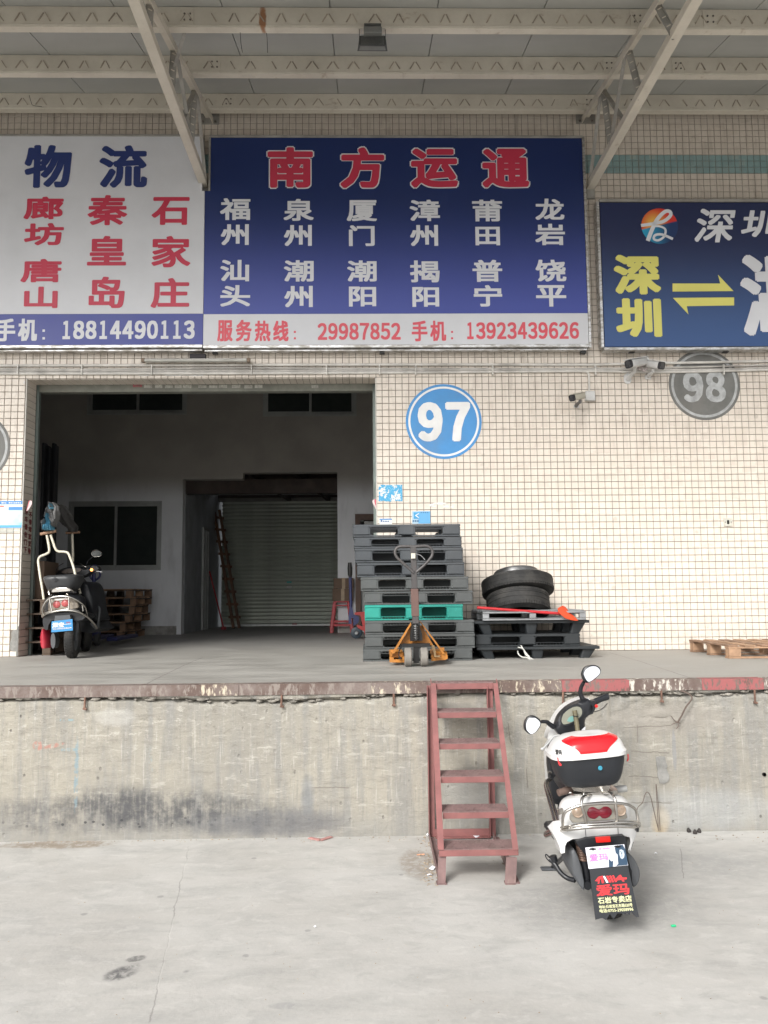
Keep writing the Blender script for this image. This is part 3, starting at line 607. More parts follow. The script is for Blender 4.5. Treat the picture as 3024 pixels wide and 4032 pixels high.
for i, y in enumerate(PY):
    z = pz(y); joints = [-6.8, XL+.12, XR+.1, 6.8] if i != 0 else [-6.8, 6.8]
    m = MB(); prof = [(y, z+WEB), (y+.055, z+WEB), (y+.055, z+WEB-.012), (y+.004, z+WEB-.016), (y+.004, z+.022), (y+.002, z+.004), (y+.07, z+.004), (y+.07, z), (y-.004, z), (y-.008, z+.022), (y, z+.03)]
    m.prism([(-12.4, a, b) for a, b in prof], (24.8, 0, 0)); pu = m.obj('purlin', CREAM, can)
    m = MB(); sx = -6.6; r = random.Random(i)
    while sx < 6.6:
        d = .03*r.uniform(.7, 1.15)
        for s in (-1, 1):
            if r.random() < .93: m.bar((sx+s*.008, y-.001, z+.05+.08), (sx+s*(.012+d*1.4), y-.001, z+.055), .013, .009)
        sx += .203
    m.obj('stamped_chevrons', CHEV, pu, kind='stuff')
    if i in (0, 1, 2, 3):
        for xx in ([XL+.33-.05*i, XR-.02-.05*i, XR+.72-.1*i] if i else [XL+.25, XR+.0, XR+.5]):
            m = MB(); m.box((xx, y-.004, z+WEB/2+.01), (.115, .006, WEB-.03)); pl = m.obj('splice_plate', CREAM, can)
            m = MB()
            for dx in (-.022, .028):
                for dz in (-.028, .028): m.lathe([(.0, -.006), (.0085, -.006), (.0085, 0), (0, 0)], (xx+dx, y-.007, z+WEB/2+dz), (0, 1, 0), 6)
            m.obj('bolts', BOLT, pl, kind='stuff')
# bracket trusses
def truss(xu, lowpts, xs_=1):
    s = xs_
    up = [P(*q[:2], q[2]) for q in lowpts['up']]; lo = [P(*q[:2], q[2]) for q in lowpts['lo']]
    a, b = up[0], up[-1]; b = b+(b-a)*.33
    def chord(p, q, w, h):
        m = MB(); m.bar(p, q, w, .007); d = (q-p).normalized(); n = Vector((1, 0, 0)).cross(d).normalized()
        off = n*(h/2)
        m.bar(p+Vector((-s*w/2, 0, 0))+off*1, q+Vector((-s*w/2, 0, 0))+off*1, .007, h); return m.obj('chord', CREAM, can)
    chord(a, b, .085, .07); c0, c1 = lo[0], lo[-1]; c1 = c1+(c1-c0)*.12
    m = MB(); d = (c1-c0).normalized(); m.bar(c0, c1, .085, .008); m.bar(c0+Vector((-s*.04, 0, .035)), c1+Vector((-s*.04, 0, .035)), .008, .07); m.obj('chord', CREAM, can)
    def at(p, q, y): t = (y-p.y)/(q.y-p.y); return p+(q-p)*t
    for yy in (-.82, -1.75, -2.6):
        u = at(a, b, yy); l = at(c0, c1, yy-.0); m = MB(); m.bar(u, l, .06, .006, (0, 1, 0)); m.bar(u+Vector((.03*s, 0, 0)), l+Vector((.03*s, 0, 0)), .006, .03, (0, 1, 0)); br = m.obj('brace', GREYS, can)
        m = MB(); n = int((u-l).length/.075)
        for i in range(n):
            q = l+(u-l)*((i+.5)/n); m.box(q+Vector((0, -.004, 0)), (.035, .006, .008), 0, Matrix.Rotation(-.5*s, 3, 'Y'))
        m.obj('stamped_marks', CREAM, br, kind='stuff')
    for (ya, yb) in ((-.82, -.05), (-1.75, -.82)):
        u = at(a, b, ya); l = at(c0, c1, yb); m = MB(); m.bar(u+Vector((-.02*s, 0, 0)), l+Vector((-.02*s, 0, 0)), .035, .005, (0, 1, 0)); m.obj('brace', GREYS, can)
    u = at(a, b, -.82); m = MB(); m.bar(u, at(c0, c1, -1.3)+Vector((0, 0, .03)), .05, .012, (0, 1, 0)); m.obj('brace', BOLT if False else GREYS, can)
    m = MB(); m.box((a.x, -.012, a.z), (.22, .012, .15)); w = m.obj('wall_plate', GREYS, can)
    m = MB()
    for dx in (-.07, .07):
        for dz in (-.05,): m.lathe([(0, -.012), (.012, -.012), (.012, 0), (0, 0)], (a.x+dx, -.02, a.z+dz), (0, 1, 0), 6)
    m.obj('bolts', BOLT, w, kind='stuff')
    m = MB(); m.box((c0.x, -.02, c0.z-.04), (.09, .03, .14)); m.obj('wall_plate', GREYS, can)
truss(0, dict(up=[(2305, 462, -.01), (2420, 285, -1.2), (2530, 108, -2.2)], lo=[(2325, 745, -.03), (2540, 378, -1.65), (2745, 0, -3.05)]), 1)
truss(0, dict(up=[(825, 465, -.01), (735, 285, -1.2), (640, 108, -2.2)], lo=[(805, 740, -.03), (655, 335, -1.65), (525, 0, -3.05)]), -1)
m = MB(); a = P(732, 112, -2.15); b = P(672, 315, -1.6); m.bar(a, b, .03, .01); m.obj('brace', GREYS, can)
# loose wires hanging from the roof
WIRE = simple('black_wire', (.03, .03, .03), .6)
for q in ([(1035, 108, -2.2), (1047, 118, -2.15), (1052, 160, -2.1), (1053, 208, -2.05)], [(945, 118, -2.15), (948, 165, -2.1), (954, 207, -2.05)], [(115, 375, -.2), (122, 400, -.2), (130, 415, -.2), (165, 420, -.2)]):
    pts = catmull([P(*v) for v in q], 4); m = MB(); m.tube(pts, .0028, 5); solo('loose_wire', m, WIRE, pts[0], ['thin dark wire hanging from the rusty spot on the upper purlin', 'thin dark wire dangling just left of the rusty spot on the purlin', 'short dark wire hanging over the lowest purlin at the far left'][0 if q[0][0] == 1035 else 1 if q[0][0] == 945 else 2], 'wire')

# --- floodlight under the third purlin
yF = -2.18; FP = lambda a, b, y=yF: P(1380+a/9.217, 80+b/9.217, y)
c0 = FP(800, 750); fl = thing('floodlight', (c0.x, yF, FP(800, 260).z), 'square grey industrial lamp hanging under the canopy above the blue signboard', 'lamp')
DG = simple('dark_grey_casting', (.075, .08, .08), .55, .3); MG = simple('mid_grey_casting', (.2, .205, .195), .55, .2)
def seg(x0, x1, zt_, zb_, y0, y1, nm, mt, ch=.004):
    a, b = FP(x0, 500).x, FP(x1, 500).x; t_, b_ = FP(800, zt_).z, FP(800, zb_).z; m = MB(); m.box(((a+b)/2, (y0+y1)/2, (t_+b_)/2), (b-a, abs(y1-y0), t_-b_), ch); return m.obj(nm, mt, fl)
seg(190, 1285, 240, 285, yF-.02, yF+.03, 'mounting_bar', DG); seg(495, 1105, 350, 520, yF-.09, yF-.02, 'driver_box', DG); seg(480, 1130, 520, 740, yF-.11, yF-.03, 'driver_box', MG)
a, b = FP(245, 700).x, FP(1345, 700).x; zt_ = FP(800, 700).z; zb_ = P(1380+800/9.217, 80+905/9.217, yF-.05).z; yfar = PZ(1380+800/9.217, 80+1120/9.217, zb_).y; cx = (a+b)/2; hw = (b-a)/2
m = MB(); m.rings([[Vector((cx-hw*.86, yF-.05, zt_)), Vector((cx+hw*.86, yF-.05, zt_)), Vector((cx+hw*.9, yfar-.01, zt_)), Vector((cx-hw*.9, yfar-.01, zt_))], [Vector((cx-hw*.92, yF-.055, zb_)), Vector((cx+hw*.92, yF-.055, zb_)), Vector((cx+hw, yfar, zb_)), Vector((cx-hw, yfar, zb_))]]); m.obj('housing', DG, fl)
m = MB(); m.prism([(cx-hw*.80, yF-.04, zb_-.003), (cx+hw*.80, yF-.04, zb_-.003), (cx+hw*.88, yfar-.015, zb_-.003), (cx-hw*.88, yfar-.015, zb_-.003)], (0, 0, .0015)); m.obj('lamp_glass', MG, fl)
m = MB()
for i in range(22): xx = cx-hw*.72+hw*1.44*i/21; m.box((xx, yF-.058, (zt_+zb_)/2), (.003, .014, (zt_-zb_)*.9))
m.obj('cooling_fins', MG, fl, kind='stuff')
m = MB(); zt2 = FP(800, 280).z
for xx in (FP(322, 500).x, FP(1270, 500).x): m.box((xx, yF, (zt2+zt_)/2), (.004, .02, zt2-zt_+.04))
m.obj('yoke', DG, fl)

# ================================================================== SIGNBOARDS
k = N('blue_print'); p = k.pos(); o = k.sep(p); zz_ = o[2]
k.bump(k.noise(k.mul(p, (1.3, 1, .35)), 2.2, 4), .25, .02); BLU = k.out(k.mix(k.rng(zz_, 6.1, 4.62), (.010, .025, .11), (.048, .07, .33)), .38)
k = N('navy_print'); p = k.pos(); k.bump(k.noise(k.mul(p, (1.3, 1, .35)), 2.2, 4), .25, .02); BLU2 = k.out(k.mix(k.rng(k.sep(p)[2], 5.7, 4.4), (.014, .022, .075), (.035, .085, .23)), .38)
def flat(name, col, r=.4): return simple(name, col, r, var=.04, sc=2, dirt=.1, bump=0)
WHT = flat('white_print', (.62, .63, .66)); STRIPB = flat('blue_strip_print', (.055, .07, .3)); REDP = flat('red_letter_print', (.52, .035, .075)); NAVYP = flat('navy_letter_print', (.022, .04, .16)); WLET = flat('white_letter_print', (.66, .67, .70)); PINK = flat('pinkish_red_print', (.66, .08, .11)); YEL = flat('yellow_letter_print', (.68, .64, .16))
k = N('aluminium_trim'); p = k.pos(); a = k.noise(k.mul(p, (1, 1, 3)), 9, 5, .7)
TRIM = k.out(k.mix(k.rng(a, .4, .62), (.62, .62, .62), (.35, .33, .3)), k.rng(a, .3, .7, .25, .5), .75)
YF_ = -.15
def panel(m, pts, y0, y1): m.prism([(a, y0, b) for a, b in pts], (0, y1-y0, 0))
def frame(root, pts, t, y0, y1, mats, nm='frame'):
    n = len(pts)
    for i in range(n):
        (a, b), (c_, d) = pts[i], pts[(i+1) % n]; m = MB(); L = math.hypot(c_-a, d-b); ux, uz = (c_-a)/L, (d-b)/L
        m.bar(Vector((a+ux*(t*.5-.001), (y0+y1)/2, b+uz*(t*.5-.001))), Vector((c_-ux*(t*.5+.002), (y0+y1)/2, d-uz*(t*.5+.002))), t if abs(uz) > .5 else abs(y1-y0), abs(y1-y0) if abs(uz) > .5 else t, (0, 1, 0) if abs(uz) > .5 else (0, 0, 1), .003)
        m.obj(nm, mats[i % len(mats)], root)
# middle sign
zt0, zb0, zs0 = P(1500, 543, YF_).z, P(1500, 1357, YF_).z, P(1500, 1235, YF_).z
sx0, sx1 = P(804, 1000, YF_).x, P(2306, 1000, YF_).x; nx, nz = P(829, 700, YF_).x, P(800, 752, YF_).z
lit = simple('sign_box_side', (.25, .25, .26), .6, .3)
mid = thing('signboard', ((sx0+sx1)/2, -.08, zb0), 'dark blue signboard with big red white-edged characters above the doorway', 'sign')
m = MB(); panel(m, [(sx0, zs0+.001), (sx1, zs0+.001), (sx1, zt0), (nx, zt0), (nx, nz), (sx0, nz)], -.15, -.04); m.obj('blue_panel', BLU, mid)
m = MB(); panel(m, [(sx0, zb0), (sx1, zb0), (sx1, zs0-.001), (sx0, zs0-.001)], -.15, -.04); m.obj('white_strip', WHT, mid)
m = MB(); m.box(((sx0+sx1)/2, -.105, zb0-.018), (sx1-sx0, .11, .034), .004); m.box(((sx0+sx1)/2, -.085, zb0-.05), (sx1-sx0-.02, .07, .02), .003); m.obj('bottom_rail', TRIM, mid)
m = MB(); m.box(((nx+sx1)/2, -.098, zt0+.016), (sx1-nx+.02, .12, .028), .003); m.obj('top_rail', GREYS, mid)
m = MB(); m.box((sx1+.016, -.098, (zt0+zb0)/2-.01), (.028, .12, zt0-zb0+.06), .003); m.obj('side_rail', TRIM, mid)
m = MB(); m.box((nx-.012, -.098, (zt0+nz)/2), (.02, .12, zt0-nz), .003); m.obj('side_rail', GREYS, mid)
for px in (1505, 2298, 845):
    q = P(px, 1385, -.1); m = MB(); m.box((q.x, -.07, q.z+.01), (.055, .06, .05)); m.obj('support_block', simple('dark_block', (.04, .04, .04), .8), mid)
YT = -.152
def letters(root, items, mt, nm='lettering', scale=1.659, org=(0, 500), bx=.012, bz=.009, y=YT, each=True):
    for t, bxs in items:
        m = MB(); glyph_px(m, t, bxs, y, bx, bz, sc=scale, o=org); m.obj(nm, mt, root, fix=False)
big = [('南', (412, 125, 725, 405), 800), ('方', (888, 125, 1192, 408), 800), ('运', (187, 133, 510, 405), 1500), ('通', (653, 133, 975, 405), 1500)]
for t, b, ox in big:
    m = MB(); g = 3; glyph_px(m, t, b, YT, .030, .027, sc=1.659, o=(ox, 500)); m.obj('character_outline', WLET, mid, fix=False)
    m = MB(); g = 8; glyph_px(m, t, (b[0]+g, b[1]+g, b[2]-g, b[3]-g), YT-.003, .021, .018, sc=1.659, o=(ox, 500)); m.obj('character', REDP, mid, fix=False)
W1 = [('福', (110, 465, 308, 608)), ('州', (115, 635, 298, 772)), ('汕', (112, 868, 300, 1008)), ('头', (112, 1033, 307, 1173)), ('泉', (525, 470, 722, 613)), ('州', (527, 640, 710, 778)), ('潮', (527, 870, 722, 1010)), ('州', (530, 1038, 716, 1178)), ('厦', (938, 478, 1135, 615)), ('门', (952, 642, 1120, 778)), ('潮', (940, 872, 1133, 1010)), ('阳', (952, 1042, 1130, 1173))]
W2 = [('漳', (187, 475, 385, 615)), ('州', (190, 640, 373, 778)), ('揭', (190, 872, 383, 1015)), ('阳', (205, 1045, 380, 1175)), ('莆', (596, 475, 792, 617)), ('田', (617, 652, 777, 773)), ('普', (598, 868, 792, 1012)), ('宁', (606, 1033, 792, 1173)), ('龙', (1008, 468, 1197, 607)), ('岩', (1007, 632, 1202, 772)), ('饶', (1010, 867, 1210, 1010)), ('平', (1013, 1033, 1210, 1173))]
letters(mid, W1, WLET, 'character', org=(800, 500), bx=.0085, bz=.006); letters(mid, W2, WLET, 'character', org=(1500, 500), bx=.0085, bz=.006)
letters(mid, [('服', (92, 1262, 193, 1400)), ('务', (213, 1260, 317, 1400)), ('热', (337, 1265, 440, 1400)), ('线', (457, 1265, 558, 1400)), ('29987852', (748, 1280, 1290, 1390)), ('手', (1362, 1265, 1465, 1400)), ('机', (1483, 1265, 1587, 1398))], PINK, 'character', org=(800, 500), bx=.006, bz=.006)
letters(mid, [('13923439626', (553, 1275, 1293, 1385))], PINK, 'number', org=(1500, 500), bx=.006, bz=.006)
def colon(root, px, y0, y1, mt, s=.022):
    for py in (y0, y1): q = P(px, py, YT); m = MB(); m.box((q.x, YT, q.z), (s, .002, s)); m.obj('colon_dot', mt, root)
colon(mid, 1161, 1307, 1332, PINK); colon(mid, 1780, 1307, 1332, PINK)
# left sign
lft = thing('signboard', (-3.2, -.08, zb0), 'white signboard with navy and red characters and a blue phone number strip', 'sign')
lx = sx0-.004; m = MB(); lx2 = P(800, 650, YF_).x-.01; zt1 = P(400, 537, YF_).z; zb1 = P(400, 1358, YF_).z; zs1 = P(400, 1236, YF_).z
panel(m, [(-4.9, zs1+.001), (lx, zs1+.001), (lx, nz), (lx2, nz), (lx2, zt1), (-4.9, zt1)], -.15, -.04); m.obj('white_panel', WHT, lft)
m = MB(); panel(m, [(-4.9, zb1), (lx, zb1), (lx, zs1-.001), (-4.9, zs1-.001)], -.15, -.04); m.obj('blue_strip', STRIPB, lft)
m = MB(); m.box(((-4.9+lx)/2, -.105, zb1-.018), (lx+4.9, .11, .034), .004); m.box(((-4.9+lx)/2, -.085, zb1-.05), (lx+4.9-.02, .07, .02), .003); m.obj('bottom_rail', TRIM, lft)
m = MB(); m.box(((-4.9+lx2)/2, -.098, zt1+.012), (lx2+4.9, .12, .022), .003); m.obj('top_rail', GREYS, lft)
letters(lft, [('物', (160, 118, 468, 398)), ('流', (648, 120, 963, 398))], NAVYP, 'character', bx=.020, bz=.015)
letters(lft, [('廊', (155, 455, 415, 603)), ('坊', (158, 628, 417, 773)), ('唐', (135, 862, 402, 1015)), ('山', (157, 1043, 377, 1183)), ('秦', (572, 445, 832, 642)), ('皇', (570, 712, 825, 905)), ('岛', (580, 978, 815, 1183)), ('石', (990, 458, 1238, 640)), ('家', (990, 712, 1245, 917)), ('庄', (985, 987, 1237, 1182))], REDP, 'character', bx=.013, bz=.009)
letters(lft, [('手', (-30, 1252, 100, 1400)), ('机', (118, 1252, 243, 1398)), ('18814490113', (398, 1265, 1272, 1385))], WLET, 'character', bx=.009, bz=.007)
colon(lft, 172, 1302, 1332, WLET, .026)
# right sign
q0, q1 = P(2362, 800, -.15), P(2362, 1373, -.15); zt2, zb2 = P(2800, 789, -.15).z, P(2800, 1372, -.15).z; rx = P(2360, 1000, -.15).x
rgt = thing('signboard', (3.6, -.08, zb2), 'dark navy signboard with yellow characters and two yellow arrows', 'sign')
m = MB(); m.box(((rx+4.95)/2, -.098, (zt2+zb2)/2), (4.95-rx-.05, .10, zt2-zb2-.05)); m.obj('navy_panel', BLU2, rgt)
frame(rgt, [(rx, zb2), (4.95, zb2), (4.95, zt2), (rx, zt2)], .032, -.158, -.04, [TRIM, TRIM, GREYS, TRIM])
o7 = (2200, 700)
letters(rgt, [('深', (437, 610, 807, 925)), ('圳', (453, 955, 815, 1262))], YEL, 'character', 2.013, o7, .024, .018)
letters(rgt, [('湖', (1443, 610, 1990, 1262))], WLET, 'character', 2.013, o7, .034, .024)
for t, b in (('深', (1060, 245, 1362, 512)), ('圳', (1432, 258, 1725, 470))):
    m = MB(); glyph_px(m, t, b, YT, .008, .008, shear=.22, sc=2.013, o=o7); m.obj('character', WLET, rgt, fix=False)
for poly in ([(902, 838), (1280, 838), (1262, 768), (1385, 898), (902, 902)], [(905, 952), (1390, 948), (1390, 1012), (1015, 1018), (1028, 1083)]):
    m = MB(); m.prism([P(2200+a/2.013, 700+b/2.013, YT) for a, b in poly], (0, -.001, 0)); m.obj('arrow', YEL, rgt)
k = N('logo_print'); p = k.pos(); o = k.sep(p); lc = P(2200+800/2.013, 700+383/2.013, YT); lr = P(2200+945/2.013, 700+383/2.013, YT).x-lc.x
dx = k.m_('SUBTRACT', o[0], lc.x-.3*lr); dz = k.m_('SUBTRACT', o[2], lc.z+.15*lr); d = k.m_('SQRT', k.m_('ADD', k.m_('MULTIPLY', dx, dx), k.m_('MULTIPLY', dz, dz)))
warm = k.mix(k.rng(d, .0, lr*.95), (.75, .45, .08), (.6, .03, .02)); cool = k.mix(k.rng(o[0], lc.x-lr, lc.x+lr*.7), (.02, .3, .5), (.012, .035, .12))
LOGO = k.out(k.mix(k.rng(k.m_('ADD', o[2], k.m_('MULTIPLY', o[0], -.25)), lc.z-.25*lc.x+.0, lc.z-.25*lc.x+.02), cool, warm), .4)
m = MB(); m.lathe([(0, 0), (lr, 0), (lr, .001), (0, .001)], (lc.x, YT, lc.z), (0, -1, 0), 48); m.obj('logo_disc', LOGO, rgt)
def ribbon(m, pts, w, y, n=6):
    c_ = catmull([P(2200+a/2.013, 700+b/2.013, y) for a, b in pts], n); N_ = len(c_); vs = []
    for i, q in enumerate(c_):
        t = (c_[min(i+1, N_-1)]-c_[max(i-1, 0)]).normalized(); nn = Vector((-t.z, 0, t.x)); ww = (w[0]+(w[1]-w[0])*i/(N_-1))/2
        vs += [q+nn*ww, q-nn*ww]
    m.add(vs, [(2*i, 2*i+1, 2*i+3, 2*i+2) for i in range(N_-1)])
m = MB(); ribbon(m, [(652, 378), (740, 365), (830, 345), (885, 300), (880, 268), (840, 270), (780, 330), (740, 410), (705, 500)], (.035, .045), YT-.003)
ribbon(m, [(740, 385), (800, 385), (845, 410), (835, 465), (790, 495), (755, 485), (765, 455), (820, 450), (905, 485)], (.022, .03), YT-.0035); m.obj('logo_stroke', WLET, rgt, fix=False)
for px in (2370+120, 2860): q = P(px, 1382, -.1); m = MB(); m.box((q.x, -.07, q.z+.01), (.06, .06, .04)); m.obj('support_block', bpy.data.materials['dark_block'], rgt)

# ================================================================== ROUND DOOR NUMBERS
def disc(m, c_, r0_, r1_, y, t): m.lathe([(r0_, 0), (r1_, 0), (r1_, t), (r0_, t), (r0_, 0)] if r0_ else [(0, t), (r1_, t), (r1_, 0), (0, 0)], (c_.x, y, c_.z), (0, -1, 0), 72)
def number(px, py, rpx, rings_, col, txt, box, lab, bx, num_mat, ringm):
    c_ = P(px, py, 0); R_ = P(px+rpx, py, 0).x-c_.x; root = thing('door_number', (c_.x, -.01, c_.z), lab, 'number sign')
    m = MB(); disc(m, c_, 0, R_, -.0092, .0022); m.obj('disc', col, root); m = MB(); disc(m, c_, R_*rings_[0], R_*rings_[1], -.0117, .0006); m.obj('ring', ringm, root)
    if txt: m = MB(); glyph_px(m, txt, box, -.0122, *bx); m.obj('digits', num_mat, root, fix=False)
LB = simple('sky_blue_paint', (.055, .255, .56), .45, var=.05, bump=.05); PW = simple('white_sign_paint', (.74, .74, .73), .5, var=.05, bump=.05); GY = simple('weathered_grey_paint', (.15, .15, .14), .6, var=.15, dirt=.3); GYW = simple('faded_white_paint', (.40, .41, .41), .6, var=.25, sc=10, wear=.4, wcol=(.25, .25, .25))
number(1747, 1660, 149, (.88, .935), LB, '97', (1645, 1583, 1852, 1738), 'round blue door number plate reading 97 right of the doorway', (.026, .022), PW, PW)
number(2772, 1516, 140, (.86, .93), GY, '98', (2690, 1461, 2857, 1584), 'round grey faded door number plate reading 98 under the navy signboard', (.018, .016), GYW, GYW)
number(-98, 1762, 140, (.86, .93), GY, None, None, 'round grey number plate cut off by the left edge of the photo', None, GYW, GYW)
# ================================================================== THINGS FIXED TO THE WALL
PVC = simple('dusty_white_conduit', (.62, .60, .56), .5, var=.15, dirt=.45, wear=.3, wcol=(.3, .27, .23)); PVG = simple('dusty_grey_conduit', (.47, .45, .42), .6, var=.2, dirt=.5)
run = thing('cable_run', (0, -.02, 3.98), 'bundle of dusty white conduits running along the wall above the doorway', 'conduit')
rows_ = [([(-60, 1440), (1500, 1436), (2300, 1436), (2420, 1434), (3080, 1421)], .015, PVC), ([(-60, 1451), (300, 1455), (900, 1449), (1500, 1452), (2300, 1452), (2700, 1446), (3080, 1436)], .0105, PVG), ([(-60, 1459), (600, 1459), (1500, 1458), (2250, 1455), (2800, 1455), (3080, 1444)], .012, PVG), ([(-60, 1466), (400, 1466), (1400, 1464), (2200, 1463), (2500, 1463), (3080, 1452)], .009, PVG), ([(-60, 1472), (800, 1471), (1500, 1468), (2300, 1462), (2600, 1466), (3080, 1455)], .013, PVC)]
for pts, r, mt in rows_:
    c_ = catmull([P(a, b, -.022-.008*(i % 2)) for i, (a, b) in enumerate(pts)], 6); m = MB(); m.tube(c_, r, 8); m.obj('conduit', mt, run, smooth=50)
for px in (70, 322, 597, 990, 1286, 1494, 1637, 1940, 2345, 2850):
    a, b = P(px, 1436, -.042), P(px, 1474, -.042); m = MB(); m.box(((a.x+b.x)/2, -.03, (a.z+b.z)/2), (.014, .045, a.z-b.z+.01), .002); m.obj('clip', PVC, run)
m = MB(); m.tube(catmull([P(2280, 1463, -.03), P(2308, 1464, -.03), P(2317, 1472, -.03), P(2319, 1500, -.03), P(2320, 1548, -.03)], 5), .011, 8); m.obj('conduit', PVC, run, smooth=50)
# fluorescent fitting over the door
a, b = P(562, 1419, -.07), P(984, 1418, -.07); ft = thing('tube_light', ((a.x+b.x)/2, -.05, a.z), 'old unlit fluorescent tube fitting above the doorway', 'lamp')
m = MB(); m.box(((a.x+b.x)/2, -.06, a.z), (b.x-a.x, .05, .035), .006); m.obj('housing', PVC, ft)
m = MB(); m.tube([a+Vector((.03, -.04, -.012)), b+Vector((-.03, -.04, -.012))], .013, 10); m.obj('tube', simple('milky_tube', (.5, .5, .46), .4), ft, smooth=50)
m = MB(); [m.box((xx, -.09, a.z-.008), (.035, .05, .045), .004) for xx in (a.x+.012, b.x-.012)]; m.obj('end_cap', simple('cap_brown', (.2, .15, .11), .6), ft, kind='stuff')
q = P(778, 1398, -.05); m = MB(); m.box((q.x, -.03, q.z-.01), (.17, .05, .045)); m.obj('bracket', simple('dark_bracket', (.05, .045, .05), .8), ft)
# cameras
WP = simple('white_camera_shell', (.66, .66, .65), .35, var=.05, bump=0); CP = simple('cream_camera_shell', (.5, .48, .4), .4, var=.1); BP = simple('black_lens_plastic', (.02, .02, .025), .15); DGR = simple('dark_grey_bracket', (.15, .15, .15), .5)
CB = lambda a, b, y: P(2200+a/3.456, 1380+b/3.456, y)
def bullet(root, p0, p1, w, h, mt, hood=.03):
    "body from the lens end p0 to the back end p1"
    p0, p1 = Vector(p0), Vector(p1); d = (p1-p0).normalized(); x = d.cross(Vector((0, 0, 1))).normalized(); z = x.cross(d)
    ring = lambda c_, s, w_, h_: [c_+x*(u*w_)+z*(v*h_) for u, v in rrect(1, 1, .28, 3)]
    m = MB(); m.rings([ring(p0+d*.004, 1, w, h), ring(p1-d*.02, 1, w, h), ring(p1, 1, w*.7, h*.7)]); m.obj('camera_body', mt, root, smooth=50)
    m = MB(); m.rings([ring(p0-d*.02, 1, w*1.02, h*1.02), ring(p0+d*.003, 1, w*1.02, h*1.02)]); m.obj('lens_hood', BP, root, smooth=50)
    m = MB(); m.add([p0-d*hood*1.5+x*w*.45+z*h*.55, p0-d*hood*1.5-x*w*.45+z*h*.55, p1-x*w*.62+z*h*.56, p1+x*w*.62+z*h*.56], [(0, 1, 2, 3)]); m.v += [tuple(Vector(v)+z*.006) for v in m.v[:4]]; m.f += [(4, 5, 6, 7), (0, 1, 5, 4), (1, 2, 6, 5), (2, 3, 7, 6), (3, 0, 4, 7)]; m.fm += [0]*5; m.obj('sun_shield', mt, root)
    m = MB()
    for u, v, r in ((0, .18, .3), (-.2, -.22, .16), (.2, -.22, .16)): m.lathe([(0, .003), (w*r, .003), (w*r, 0), (0, 0)], p0-d*.021+x*u*w+z*v*h, -d, 14)
    m.obj('lens', simple('lens_glass', (.05, .05, .055), .08), root, kind='stuff')
c1 = CB(930, 180, -.28); cw = thing('security_camera', (CB(930, 390, 0).x, -.01, CB(930, 390, 0).z), 'white bullet camera pointing left on a swan-neck bracket below the navy signboard', 'camera')
bullet(cw, CB(960, 185, -.30), CB(1180, 150, -.12), .085, .085, WP)
m = MB(); m.tube(catmull([CB(1030, 300, -.15), CB(1035, 250, -.19), CB(1042, 210, -.2)], 3), [.018]*7, 8); m.tube([CB(940, 385, -.02), CB(1025, 290, -.15)], [.03, .016], 10); m.obj('bracket', WP, cw, smooth=50)
q = CB(935, 385, -.012); m = MB(); m.prism([(q.x+a*1.0, -.022, q.z+b) for a, b in rrect(.08, .115, .038, 5)], (0, .012, 0)); m.obj('wall_plate', WP, cw)
cw2 = thing('security_camera', (CB(1212, 360, 0).x, -.01, CB(1212, 360, 0).z), 'white bullet camera pointing right beside the grey 98 plate', 'camera')
bullet(cw2, CB(1390, 205, -.30), CB(1215, 180, -.12), .08, .08, WP)
m = MB(); m.tube([CB(1285, 290, -.17), CB(1285, 245, -.19)], .017, 8); m.tube([CB(1215, 350, -.02), CB(1275, 295, -.16)], [.026, .015], 10); m.obj('bracket', WP, cw2, smooth=50)
q = CB(1212, 365, -.012); m = MB(); m.box((q.x, -.018, q.z), (.065, .012, .05), .003); m.obj('wall_plate', WP, cw2)
q = CB(1168, 150, -.06); jb = MB(); jb.box((q.x, -.05, q.z), (.085, .08, .08), .006); solo('junction_box', jb, WP, (q.x, -.05, q.z), 'small white square box between the two white cameras', 'junction box')
fc = MB(); fc.tube(catmull([CB(1135, 170, -.08), CB(1140, 215, -.12), CB(1110, 260, -.13), CB(1080, 235, -.15)], 5), .012, 8); fc.tube(catmull([CB(1190, 180, -.08), CB(1195, 240, -.12), CB(1160, 285, -.12), CB(1145, 250, -.12)], 5), .012, 8)
solo('flexible_cable', fc, simple('pinkish_flex', (.42, .37, .36), .5), CB(1140, 200, -.1), 'two short looped grey cables under the box between white cameras', 'cable', smooth=60, kind='stuff')
cc = thing('security_camera', (CB(235, 760, 0).x, -.01, CB(235, 760, 0).z), 'cream bullet camera lower on the wall beside a small white box', 'camera')
bullet(cc, CB(190, 645, -.30), CB(340, 610, -.16), .065, .07, CP)
m = MB(); m.tube([CB(235, 755, -.02), CB(290, 690, -.2)], [.02, .014], 8); m.box(CB(290, 695, -.2), (.03, .03, .04), .003); m.obj('bracket', DGR, cc)
q = CB(240, 765, -.012); m = MB(); m.box((q.x, -.016, q.z), (.06, .01, .03), .002); m.obj('wall_plate', WP, cc)
q = CB(422, 625, -.03); m = MB(); m.box((q.x, -.035, q.z), (.105, .06, .105), .005)
for dx, dz in ((-.035, .005), (.035, .01)): m.lathe([(0, -.003), (.006, -.003), (.006, 0), (0, 0)], (q.x+dx, -.066, q.z+dz), (0, 1, 0), 8)
solo('junction_box', m, simple('pale_plastic_box', (.55, .55, .54), .4, var=.04), (q.x, -.035, q.z), 'pale square junction box to the right of the cream camera', 'junction box')
